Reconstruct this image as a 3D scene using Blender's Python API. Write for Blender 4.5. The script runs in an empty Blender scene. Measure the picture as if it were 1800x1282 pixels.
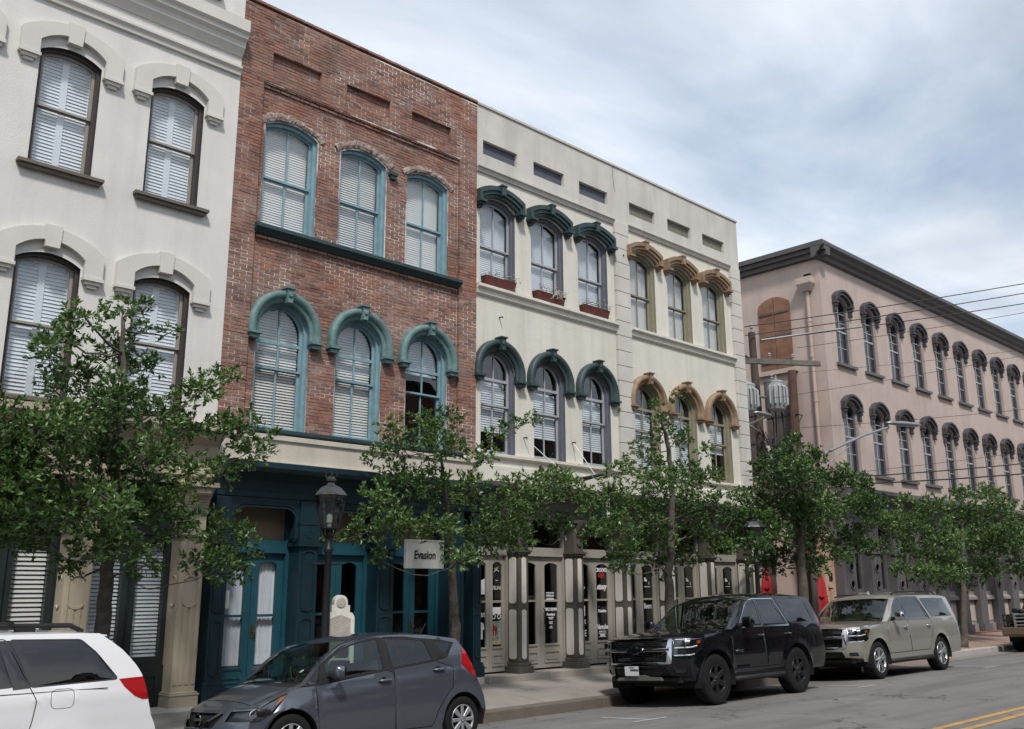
import bpy, bmesh, math, random
from mathutils import Vector, Matrix, noise
from mathutils.geometry import delaunay_2d_cdt
R = math.radians
rng = random.Random(7)
scene = bpy.context.scene
COL = scene.collection

# ------------------------------------------------------------------ camera
CAM_H = 1.9
FOC = 1656.338
YAW, PITCH, ROLL = .76398673, .23388659, -.00427573
_f = Vector((math.sin(YAW)*math.cos(PITCH), math.cos(YAW)*math.cos(PITCH), math.sin(PITCH)))
_r = Vector((math.cos(YAW), -math.sin(YAW), 0)); _u = _r.cross(_f)
CR = _r*math.cos(ROLL)+_u*math.sin(ROLL); CU = -_r*math.sin(ROLL)+_u*math.cos(ROLL); CF = _f
cam_data = bpy.data.cameras.new('camera'); cam = bpy.data.objects.new('camera', cam_data); COL.objects.link(cam)
cam_data.sensor_width = 36; cam_data.lens = FOC/1800*36; cam_data.clip_end = 3000; cam_data.clip_start = .1
M = Matrix((CR, CU, -CF)).transposed().to_4x4(); M.translation = (0, 0, CAM_H); cam.matrix_world = M
scene.camera = cam

# ------------------------------------------------------------------ sun, sky, exposure
SUN = Vector((-.36, -.50, .84)).normalized()          # towards the sun
sd = bpy.data.lights.new('sun', 'SUN'); sun = bpy.data.objects.new('sun', sd); COL.objects.link(sun)
sd.energy = 2.35; sd.angle = R(7); sd.color = (1, .96, .90)
sun.rotation_euler = (-SUN).to_track_quat('-Z', 'Y').to_euler(); sun.location = (0, -5, 40)
world = bpy.data.worlds.new('World'); scene.world = world; world.use_nodes = True
def build_world():
    nt = world.node_tree; N = nt.nodes; L = nt.links; N.clear()
    out = N.new('ShaderNodeOutputWorld'); bg = N.new('ShaderNodeBackground'); bg.inputs[1].default_value = .116
    L.new(bg.outputs[0], out.inputs[0])
    sky = N.new('ShaderNodeTexSky'); sky.sky_type = 'NISHITA'; sky.sun_disc = False
    sky.sun_elevation = math.asin(SUN.z); sky.sun_rotation = math.atan2(SUN.x, SUN.y)
    sky.dust_density = 1.6; sky.ozone_density = 1.2
    tc = N.new('ShaderNodeTexCoord'); sep = N.new('ShaderNodeSeparateXYZ'); L.new(tc.outputs['Generated'], sep.inputs[0])
    mx = N.new('ShaderNodeMath'); mx.operation = 'MAXIMUM'; mx.inputs[1].default_value = .12; L.new(sep.outputs[2], mx.inputs[0])
    dv = N.new('ShaderNodeVectorMath'); dv.operation = 'DIVIDE'
    cb = N.new('ShaderNodeCombineXYZ')
    for i in range(3): L.new(mx.outputs[0], cb.inputs[i])
    L.new(tc.outputs['Generated'], dv.inputs[0]); L.new(cb.outputs[0], dv.inputs[1])
    def fbm(scale, det, rough, off, dist=0.):
        mp = N.new('ShaderNodeMapping'); mp.inputs['Location'].default_value = off; mp.inputs['Scale'].default_value = scale
        L.new(dv.outputs[0], mp.inputs[0])
        n = N.new('ShaderNodeTexNoise'); n.inputs['Scale'].default_value = 1; n.inputs['Detail'].default_value = det
        n.inputs['Roughness'].default_value = rough; n.inputs['Distortion'].default_value = dist
        L.new(mp.outputs[0], n.inputs['Vector']); return n.outputs['Fac']
    a = fbm((.55, 1.0, .3), 8, .56, (3.2, 1.7, 0), .4); b = fbm((.7, .95, .3), 5, .5, (5.7, 8.3, 0), .3)
    ramp = N.new('ShaderNodeValToRGB'); ramp.color_ramp.elements[0].position = .30; ramp.color_ramp.elements[1].position = .56
    L.new(a, ramp.inputs[0])
    ramp2 = N.new('ShaderNodeValToRGB'); ramp2.color_ramp.elements[0].position = .38; ramp2.color_ramp.elements[1].position = .66
    ramp2.color_ramp.elements[0].color = (3.5, 3.95, 4.6, 1); ramp2.color_ramp.elements[1].color = (6.2, 6.65, 7.1, 1)
    L.new(b, ramp2.inputs[0])
    sc = N.new('ShaderNodeMix'); sc.data_type = 'RGBA'; sc.blend_type = 'MIX'
    vm = N.new('ShaderNodeMath'); vm.operation = 'MULTIPLY_ADD'; vm.inputs[1].default_value = .62; vm.inputs[2].default_value = .38
    L.new(ramp.outputs[0], vm.inputs[0]); L.new(vm.outputs[0], sc.inputs[0])
    L.new(sky.outputs[0], sc.inputs[6]); L.new(ramp2.outputs[0], sc.inputs[7])
    L.new(sc.outputs[2], bg.inputs[0])
build_world()
scene.view_settings.view_transform = 'Standard'; scene.view_settings.look = 'None'
scene.view_settings.exposure = .48; scene.view_settings.gamma = 1; scene.view_settings.use_curve_mapping = False
scene.render.engine = 'CYCLES'
scene.cycles.use_denoising = True
scene.cycles.max_bounces = 6; scene.cycles.transparent_max_bounces = 12; scene.cycles.diffuse_bounces = 3
scene.cycles.glossy_bounces = 3; scene.cycles.transmission_bounces = 4; scene.cycles.caustics_reflective = False; scene.cycles.caustics_refractive = False
scene.cycles.sample_clamp_indirect = 4

# ------------------------------------------------------------------ pixel of the photograph -> point at a known depth
def ray(px, py): return CR*((px-900)/FOC) + CU*(-(py-641)/FOC) + CF
def ony(px, py, Y):
    d = ray(px, py); t = Y/d.y; return Vector((d.x*t, Y, CAM_H+d.z*t))
def onx(px, py, X):
    d = ray(px, py); t = X/d.x; return Vector((X, d.y*t, CAM_H+d.z*t))
def road_z(y): return .12-.0059*(y-5)**2

# ------------------------------------------------------------------ helpers
def tag(o, label=None, cat=None, group=None, kind=None):
    if label: o['label'] = label
    if cat: o['category'] = cat
    if group: o['group'] = group
    if kind: o['kind'] = kind
    return o
def empty(name, loc=(0, 0, 0), label=None, cat=None, group=None):
    o = bpy.data.objects.new(name, None); COL.objects.link(o); o.location = loc; o.empty_display_size = .2
    return tag(o, label, cat, group)
def attach(o, parent):
    if parent is not None:
        o.parent = parent
        if parent.type == 'EMPTY' and not parent.parent: o.matrix_parent_inverse = Matrix.Translation(-Vector(parent.location))
    return o
class MB:
    def __init__(s): s.v = []; s.f = []; s.m = []
    def add(s, vs, fs, m=0):
        b = len(s.v); s.v += [tuple(p) for p in vs]; s.f += [tuple(i+b for i in f) for f in fs]; s.m += [m]*len(fs); return s
    def box(s, x0, x1, y0, y1, z0, z1, m=0):
        return s.add([(x0,y0,z0),(x1,y0,z0),(x1,y1,z0),(x0,y1,z0),(x0,y0,z1),(x1,y0,z1),(x1,y1,z1),(x0,y1,z1)],
            [(3,2,1,0),(4,5,6,7),(0,1,5,4),(1,2,6,5),(2,3,7,6),(3,0,4,7)], m)
    def quad(s, a, b, c, d, m=0): return s.add([a,b,c,d], [(0,1,2,3)], m)
    def ngon(s, pts, m=0): return s.add(pts, [tuple(range(len(pts)))], m)
    def tube(s, pts, rad, n=8, cap=True, m=0):
        pts = [Vector(p) for p in pts]
        if not hasattr(rad, '__len__'): rad = [rad]*len(pts)
        vs = []; fs = []; prev = None
        for i, p in enumerate(pts):
            t = (pts[min(i+1, len(pts)-1)]-pts[max(i-1, 0)])
            t = t.normalized() if t.length > 1e-9 else Vector((0, 0, 1))
            if prev is None:
                a = t.orthogonal().normalized()
            else:
                a = prev-t*prev.dot(t); a = a.normalized() if a.length > 1e-6 else t.orthogonal().normalized()
            prev = a; b = t.cross(a)
            for k in range(n):
                q = 2*math.pi*k/n; vs.append(p+(a*math.cos(q)+b*math.sin(q))*rad[i])
        for i in range(len(pts)-1):
            for k in range(n):
                k2 = (k+1) % n; fs.append((i*n+k, i*n+k2, (i+1)*n+k2, (i+1)*n+k))
        if cap: fs.append(tuple(range(n-1, -1, -1))); fs.append(tuple((len(pts)-1)*n+k for k in range(n)))
        return s.add(vs, fs, m)
    def lathe(s, prof, c=(0, 0, 0), n=24, axis='z', m=0):       # prof: (radius, height)
        vs = []; fs = []; c = Vector(c)
        for r, h in prof:
            for k in range(n):
                q = 2*math.pi*k/n; a, b = r*math.cos(q), r*math.sin(q)
                vs.append(c+(Vector((a, b, h)) if axis == 'z' else Vector((a, h, b)) if axis == 'y' else Vector((h, a, b))))
        for i in range(len(prof)-1):
            for k in range(n):
                k2 = (k+1) % n
                q4 = (i*n+k, i*n+k2, (i+1)*n+k2, (i+1)*n+k)
                fs.append(q4 if axis != 'y' else q4[::-1])
        if prof[0][0] > 1e-4: fs.append(tuple(range(n)))
        if prof[-1][0] > 1e-4: fs.append(tuple((len(prof)-1)*n+k for k in range(n)))
        return s.add(vs, fs, m)
    def prism(s, poly, y0, y1, m=0):                            # poly in (x,z), extruded along y
        n = len(poly); area = sum(poly[i][0]*poly[(i+1) % n][1]-poly[(i+1) % n][0]*poly[i][1] for i in range(n))
        if area < 0: poly = poly[::-1]
        vs = [(p[0], y0, p[1]) for p in poly]+[(p[0], y1, p[1]) for p in poly]
        fs = [tuple(range(n)), tuple(range(2*n-1, n-1, -1))]+[((i+1) % n, i, i+n, (i+1) % n+n) for i in range(n)]
        return s.add(vs, fs, m)
    def prism_x(s, poly, x0, x1, m=0):                          # poly in (y,z), extruded along x
        n = len(poly)
        vs = [(x0, p[0], p[1]) for p in poly]+[(x1, p[0], p[1]) for p in poly]
        return s.add(vs, [tuple(range(n-1, -1, -1)), tuple(range(n, 2*n))]+[(i, (i+1) % n, (i+1) % n+n, i+n) for i in range(n)], m)
    def prism_y(s, poly, y0, y1, m=0):                          # poly in (x,z), any winding
        return s.prism(poly, y0, y1, m)
    def ring(s, A, B, yf, yb, m=0, closed=True):                # flat frame between outlines A (outer) and B (inner), in (x,z)
        n = len(A); vs = [(p[0], yf, p[1]) for p in A]+[(p[0], yf, p[1]) for p in B]+[(p[0], yb, p[1]) for p in A]+[(p[0], yb, p[1]) for p in B]
        fs = []
        for i in range(n if closed else n-1):
            j = (i+1) % n
            fs += [(i, j, n+j, n+i), (n+i, n+j, 3*n+j, 3*n+i), (j, i, 2*n+i, 2*n+j)]
        if not closed: fs += [(0, n, 3*n, 2*n), (n-1, 2*n-1+0, 4*n-1, 3*n-1)]
        return s.add(vs, fs, m)
    def sweep(s, path, prof, y, m=0, cap=True):                 # path in (x,z) from left to right; prof: (outward, towards street)
        n = len(path); k = len(prof); vs = []; fs = []
        for i in range(n):
            a = path[max(i-1, 0)]; b = path[min(i+1, n-1)]; t = Vector((b[0]-a[0], b[1]-a[1])).normalized(); nn = Vector((-t.y, t.x))
            for d, p in prof: vs.append((path[i][0]+nn.x*d, y-p, path[i][1]+nn.y*d))
        for i in range(n-1):
            for j in range(k-1): fs.append((i*k+j, i*k+j+1, (i+1)*k+j+1, (i+1)*k+j))
        if cap: fs += [tuple(range(k-1, -1, -1)), tuple((n-1)*k+j for j in range(k))]
        return s.add(vs, fs, m)
    def mesh(s, name, mats, smooth=False):
        me = bpy.data.meshes.new(name); me.from_pydata(s.v, [], s.f)
        for mm in (mats if isinstance(mats, (list, tuple)) else [mats]): me.materials.append(mm)
        if any(s.m): me.polygons.foreach_set('material_index', s.m)
        if smooth: me.polygons.foreach_set('use_smooth', [True]*len(s.f))
        me.validate(); me.update(); return me
    def build(s, name, mats, parent=None, smooth=False, bevel=0, sharp=None):
        me = s.mesh(name, mats, smooth)
        if bevel or sharp:
            bm = bmesh.new(); bm.from_mesh(me)
            if sharp: bmesh.ops.remove_doubles(bm, verts=bm.verts, dist=1e-4)
            if bevel:
                bmesh.ops.remove_doubles(bm, verts=bm.verts, dist=1e-5)
                es = [e for e in bm.edges if len(e.link_faces) == 2 and e.calc_face_angle(0) > R(35)]
                bmesh.ops.bevel(bm, geom=es, offset=bevel, segments=2, profile=.6, affect='EDGES', clamp_overlap=True)
            if sharp:
                for e in bm.edges: e.smooth = not (len(e.link_faces) == 2 and e.calc_face_angle(0) > R(sharp))
                for f in bm.faces: f.smooth = True
            bm.to_mesh(me); bm.free()
        return link(name, me, parent)
def link(name, me, parent=None):
    o = bpy.data.objects.new(name, me); COL.objects.link(o); return attach(o, parent)
def structure(o): o['kind'] = 'structure'; return o

def inpoly(x, y, P):
    c = False; n = len(P); j = n-1
    for i in range(n):
        xi, yi = P[i]; xj, yj = P[j]
        if (yi > y) != (yj > y) and x < (xj-xi)*(y-yi)/(yj-yi)+xi: c = not c
        j = i
    return c
def cdt(polys, pts=()):
    vs = []; es = []
    for P in polys:
        b = len(vs); vs += [Vector(p) for p in P]; es += [(b+i, b+(i+1) % len(P)) for i in range(len(P))]
    vs += [Vector(p) for p in pts]
    r = delaunay_2d_cdt(vs, es, [], 0, 1e-5)
    return r[0], r[2]
def wall(mb, outline, holes, yf, depth, m=0, sides=True, ms=None):
    V, F = cdt([outline]+holes)
    b = len(mb.v); mb.v += [(p.x, yf, p.y) for p in V]
    for f in F:
        cx = sum(V[i].x for i in f)/3; cz = sum(V[i].y for i in f)/3
        if not inpoly(cx, cz, outline) or any(inpoly(cx, cz, h) for h in holes): continue
        a, bb, c = [V[i] for i in f]
        ar = (bb.x-a.x)*(c.y-a.y)-(bb.y-a.y)*(c.x-a.x)
        f = tuple(i+b for i in f); mb.f.append(f if ar > 0 else f[::-1]); mb.m.append(m)
    for P in holes+([outline] if sides else []):
        n = len(P)
        for i in range(n):
            p, q = P[i], P[(i+1) % n]
            mb.quad((p[0], yf, p[1]), (q[0], yf, q[1]), (q[0], yf+depth, q[1]), (p[0], yf+depth, p[1]), m if ms is None else ms)
    return mb
def arch(x0, x1, z0, zs, rise, n=16):                          # bottom-left, bottom-right, then over the arch to the left springing
    P = [(x0, z0), (x1, z0)]
    return P+arc(x0, x1, zs, rise, n)
def arc(x0, x1, zs, rise, n=16):                               # right springing -> left springing
    w = (x1-x0)/2; rise = max(rise, 1e-3); Rr = (w*w+rise*rise)/(2*rise); cx = (x0+x1)/2; cz = zs+rise-Rr
    a0 = math.atan2(zs-cz, w); a1 = math.pi-a0
    return [(cx+Rr*math.cos(a0+(a1-a0)*i/n), cz+Rr*math.sin(a0+(a1-a0)*i/n)) for i in range(n+1)]
def inset_arch(x0, x1, z0, zs, rise, t, tb=None):
    w = (x1-x0)/2; semi = rise > .8*w
    return (x0+t, x1-t, z0+(t if tb is None else tb), zs if semi else zs-t*.3, rise-t if semi else max(rise-t*.7, .01))
def arch_half(x0, x1, zs, rise, z):                            # half width of the opening at height z
    w = (x1-x0)/2
    if z <= zs: return w
    Rr = (w*w+rise*rise)/(2*rise); cz = zs+rise-Rr; d = Rr*Rr-(z-cz)**2
    return math.sqrt(d) if d > 0 else 0

# ------------------------------------------------------------------ materials
MATS = {}
def mat(name, col, rough=.6, metal=0., var=0., vscale=3., bump=0., bscale=60., spec=.5, col2=None, stain=0., stain_col=(.1, .09, .08), sscale=.8, coat=0., alpha=None, streak=False):
    if name in MATS: return MATS[name]
    m = bpy.data.materials.new(name); m.use_nodes = True; nt = m.node_tree; N = nt.nodes; L = nt.links
    b = N['Principled BSDF']; b.inputs['Roughness'].default_value = rough; b.inputs['Metallic'].default_value = metal
    b.inputs['Specular IOR Level'].default_value = spec; b.inputs['Coat Weight'].default_value = coat; b.inputs['Coat Roughness'].default_value = .03
    c = (*col, 1); b.inputs['Base Color'].default_value = c
    geo = N.new('ShaderNodeNewGeometry')
    def nz(scale, det=4, rough_=.55, vec=None):
        n = N.new('ShaderNodeTexNoise'); n.inputs['Scale'].default_value = scale; n.inputs['Detail'].default_value = det; n.inputs['Roughness'].default_value = rough_
        L.new(vec or geo.outputs['Position'], n.inputs['Vector']); return n.outputs['Fac']
    cur = None
    if var or col2:
        r = N.new('ShaderNodeMix'); r.data_type = 'RGBA'
        ca = col2 or tuple(x*(1-var) for x in col); cb_ = col if col2 else tuple(min(1, x*(1+var*.6)) for x in col)
        r.inputs[6].default_value = (*ca, 1); r.inputs[7].default_value = (*cb_, 1)
        rp = N.new('ShaderNodeMapRange'); rp.inputs[1].default_value = .3; rp.inputs[2].default_value = .7
        L.new(nz(vscale), rp.inputs[0]); L.new(rp.outputs[0], r.inputs[0]); cur = r.outputs[2]
    if stain:
        vec = None
        if streak:
            mp = N.new('ShaderNodeMapping'); mp.inputs['Scale'].default_value = (3.4, 3.4, .28); L.new(geo.outputs['Position'], mp.inputs[0]); vec = mp.outputs[0]
        r = N.new('ShaderNodeMix'); r.data_type = 'RGBA'; rp = N.new('ShaderNodeMapRange'); rp.inputs[1].default_value = .48; rp.inputs[2].default_value = .74; rp.inputs[4].default_value = stain
        L.new(nz(sscale, 8, .65, vec), rp.inputs[0]); L.new(rp.outputs[0], r.inputs[0])
        if cur: L.new(cur, r.inputs[6])
        else: r.inputs[6].default_value = c
        r.inputs[7].default_value = (*stain_col, 1); cur = r.outputs[2]
    if cur: L.new(cur, b.inputs['Base Color'])
    if bump:
        bp = N.new('ShaderNodeBump'); bp.inputs['Strength'].default_value = bump; bp.inputs['Distance'].default_value = .02
        L.new(nz(bscale, 3), bp.inputs['Height']); L.new(bp.outputs[0], b.inputs['Normal'])
    MATS[name] = m; return m
def glass(name, tint=(.75, .8, .8), refl=1., rough=.01, ior=1.5, wavy=.12):
    m = bpy.data.materials.new(name); m.use_nodes = True; nt = m.node_tree; N = nt.nodes; L = nt.links; N.clear()
    out = N.new('ShaderNodeOutputMaterial'); mx = N.new('ShaderNodeMixShader'); t = N.new('ShaderNodeBsdfTransparent'); g = N.new('ShaderNodeBsdfGlossy')
    t.inputs[0].default_value = (*tint, 1); g.inputs['Roughness'].default_value = rough; g.inputs[0].default_value = (refl, refl, refl, 1)
    # Schlick from the facing angle, the same from both sides of the pane
    lw = N.new('ShaderNodeLayerWeight'); lw.inputs[0].default_value = .5
    pw = N.new('ShaderNodeMath'); pw.operation = 'POWER'; pw.inputs[1].default_value = 4.; L.new(lw.outputs['Facing'], pw.inputs[0])
    fr = N.new('ShaderNodeMath'); fr.operation = 'MULTIPLY_ADD'; f0 = ((ior-1)/(ior+1))**2*1.8; fr.inputs[1].default_value = 1-f0; fr.inputs[2].default_value = f0; L.new(pw.outputs[0], fr.inputs[0])
    # old panes are never flat: a slow wave bends the reflections
    geo = N.new('ShaderNodeNewGeometry'); n = N.new('ShaderNodeTexNoise'); n.inputs['Scale'].default_value = 2.3; n.inputs['Detail'].default_value = 1
    bp = N.new('ShaderNodeBump'); bp.inputs['Strength'].default_value = wavy; bp.inputs['Distance'].default_value = .05
    L.new(geo.outputs['Position'], n.inputs['Vector']); L.new(n.outputs['Fac'], bp.inputs['Height']); L.new(bp.outputs[0], g.inputs['Normal'])
    L.new(fr.outputs[0], mx.inputs[0]); L.new(t.outputs[0], mx.inputs[1]); L.new(g.outputs[0], mx.inputs[2]); L.new(mx.outputs[0], out.inputs[0])
    MATS[name] = m; return m

# lettering: every text mesh is made once, before the scene fills up
TX = {}
def make_text(key, body, size, shear=0., bold=0., wx=1., spacing=1.):
    cu = bpy.data.curves.new('lettering', 'FONT'); cu.body = body; cu.size = size; cu.shear = shear; cu.offset = bold; cu.extrude = .0015
    cu.align_x = 'CENTER'; cu.align_y = 'CENTER'; cu.space_character = spacing; cu.resolution_u = 4
    ob = bpy.data.objects.new('lettering', cu); COL.objects.link(ob)
    bpy.context.view_layer.update()
    me = bpy.data.meshes.new_from_object(ob.evaluated_get(bpy.context.evaluated_depsgraph_get()))
    me.transform(Matrix.Diagonal((wx, 1, 1, 1)))
    me.transform(Matrix.Rotation(R(90), 4, 'X'))               # stands up, reads from -Y
    bpy.data.objects.remove(ob); TX[key] = me
def put_text(key, loc, mt, parent, name='lettering', rot=None):
    me = TX[key].copy(); me.materials.clear(); me.materials.append(mt)
    if rot is not None: me.transform(Matrix.Rotation(rot, 4, 'Z'))
    me.transform(Matrix.Translation(loc)); return link(name, me, parent)
for a in [('sign_a', 'Evasion', .2, .0, .004, .8), ('sual', '//SUAL', .105, .1, 0, .9), ('crooks', 'CROOKS', .11, 0, .005, .85), ('script', 'stussy', .17, .5, .007, .75),
          ('primitive', 'Primitive', .085, .3, .004, .9), ('herschel', 'Herschel', .14, .35, .006, .75), ('supply', 'SUPPLY CO', .045, 0, .002, 1), ('beers', 'Beers', .17, 0, .002, .72),
          ('wines', 'Wines', .17, 0, .002, .72), ('ep', 'EP', .11, 0, .001, .9), ('fe', 'FE', .18, 0, .005, .8), ('ft', 'K', .12, 0, .004, .8), ('crown', 'TRIPLE CROWN', .085, 0, .003, .62), ('bout', 'Boutique', .075, .2, .002, .9),
          ('public', 'NO PUBLIC', .055, 0, .002, .8), ('restroom', 'RESTROOM', .055, 0, .002, .8), ('an', 'an', .16, .3, .004, .8), ('one', '1', .3, 0, .004, .8),
          ('tahoe', 'TAHOE', .07, 0, .003, 1.3), ('plate_b', '93', .1, 0, .002, .8)]:
    make_text(*a)
# ================================================================== materials
white_stucco = mat('white_stucco', (.66, .645, .615), .85, var=.07, vscale=1.3, bump=.25, bscale=45, stain=.3, stain_col=(.44, .42, .385), sscale=1.1, streak=True)
white_trim = mat('white_trim', (.60, .585, .54), .8, var=.05, vscale=2, bump=.12, bscale=50, stain=.2, stain_col=(.4, .38, .34))
cream_stucco = mat('cream_stucco', (.665, .64, .565), .85, var=.08, vscale=1.1, bump=.4, bscale=30, stain=.42, stain_col=(.45, .42, .36), sscale=1.1, streak=True)
pale_stucco = mat('pale_stucco', (.57, .54, .50), .85, var=.1, vscale=1.4, bump=.3, bscale=35, stain=.55, stain_col=(.36, .34, .31), sscale=.7, streak=True)
pink_stucco = mat('pink_stucco', (.50, .40, .355), .85, var=.1, vscale=.9, bump=.25, bscale=30, stain=.5, stain_col=(.35, .285, .25), sscale=.6, streak=True)
salmon_stucco = mat('salmon_stucco', (.50, .33, .24), .85, var=.08, vscale=1.2, bump=.2, bscale=30)
dark_bronze = mat('dark_bronze', (.05, .042, .04), .55, var=.12, vscale=8)
bronze_sill = mat('bronze_sill', (.13, .108, .09), .65, var=.15, vscale=6, bump=.15, bscale=60)
taupe = mat('taupe_paint', (.30, .27, .235), .6, var=.08, vscale=5)
white_paint = mat('white_paint', (.72, .74, .76), .45)
blind_white = mat('blind_white', (.80, .83, .86), .5, var=.04, vscale=4)
blind_warm = mat('blind_warm', (.80, .775, .735), .55, var=.04, vscale=4)
teal_frame = mat('teal_frame', (.21, .345, .40), .55, var=.18, vscale=7, bump=.15, bscale=70, stain=.3, stain_col=(.25, .32, .33), sscale=3)
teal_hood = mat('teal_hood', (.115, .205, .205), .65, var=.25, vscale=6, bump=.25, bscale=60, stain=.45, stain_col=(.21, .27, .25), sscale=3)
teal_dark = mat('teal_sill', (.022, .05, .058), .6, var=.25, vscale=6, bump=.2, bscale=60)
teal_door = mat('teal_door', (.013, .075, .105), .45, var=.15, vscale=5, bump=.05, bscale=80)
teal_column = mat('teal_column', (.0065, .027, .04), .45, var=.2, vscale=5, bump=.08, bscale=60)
navy_trim = mat('navy_trim', (.012, .03, .04), .5, var=.2, vscale=5)
green_hood = mat('green_hood', (.03, .055, .058), .55, var=.25, vscale=6, bump=.2, bscale=60)
tan_hood = mat('tan_hood', (.25, .165, .10), .65, var=.2, vscale=6, bump=.25, bscale=60, stain=.35, stain_col=(.36, .27, .18), sscale=3)
grey_frame = mat('grey_frame', (.135, .14, .175), .55, var=.12, vscale=6)
grey_sash = mat('grey_sash', (.38, .40, .43), .5, var=.1, vscale=6)
olive_frame = mat('olive_frame', (.27, .25, .18), .6, var=.12, vscale=6)
slate_panel = mat('slate_panel', (.075, .085, .115), .7, var=.12, vscale=4)
drab_panel = mat('drab_panel', (.17, .155, .115), .7, var=.12, vscale=4)
storefront_taupe = mat('storefront_taupe', (.36, .335, .295), .5, var=.1, vscale=3, bump=.06, bscale=60, stain=.2, stain_col=(.12, .105, .09), sscale=1.5)
column_umber = mat('column_umber', (.10, .088, .075), .5, var=.15, vscale=4, bump=.08, bscale=60)
insert_cream = mat('insert_cream', (.68, .65, .60), .6, var=.06, vscale=4)
column_buff = mat('column_buff', (.46, .40, .305), .65, var=.08, vscale=3, bump=.12, bscale=50, stain=.25, stain_col=(.3, .25, .18), sscale=1.2)
green_black = mat('green_black', (.02, .03, .03), .45, var=.2, vscale=4)
gunmetal = mat('gunmetal_trim', (.115, .108, .115), .6, var=.12, vscale=4, bump=.1, bscale=50)
interior = mat('interior_dark', (.012, .011, .012), .9)
tan_panel = mat('tan_panel', (.22, .17, .12), .8, var=.1, vscale=3)
roofing = mat('roofing', (.12, .12, .12), .9, var=.2, vscale=2)
curtain_mat = mat('curtain', (.74, .76, .8), .8, var=.05, vscale=6)
brass = mat('brass', (.3, .22, .1), .35, metal=1)
iron_black = mat('iron_black', (.012, .013, .014), .45, var=.2, vscale=10)
sign_white = mat('sign_white', (.72, .71, .66), .5, var=.05, vscale=4)
ink_black = mat('ink_black', (.01, .01, .01), .5)
vinyl_white = mat('vinyl_white', (.75, .75, .75), .5)
red_vinyl = mat('red_vinyl', (.25, .02, .03), .5)
blue_vinyl = mat('blue_vinyl', (.03, .16, .4), .5)
cyan_vinyl = mat('cyan_vinyl', (.2, .45, .5), .5)
sand_vinyl = mat('sand_vinyl', (.45, .36, .2), .5)
shutter_rust = mat('shutter_rust', (.25, .125, .075), .85, var=.4, vscale=2.5, bump=.4, bscale=40, stain=.7, stain_col=(.14, .085, .06), sscale=1.6)
shutter_grey = mat('shutter_grey', (.10, .085, .075), .75, var=.3, vscale=2.5, bump=.2, bscale=40)
terracotta = mat('terracotta', (.13, .035, .025), .7, var=.25, vscale=8)
concrete = None
GLASS = glass('window_glass', (.93, .96, .98), .95, ior=1.7)
GLASS_DARK = glass('shop_glass', (.4, .42, .42), .9, ior=1.5)

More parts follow.
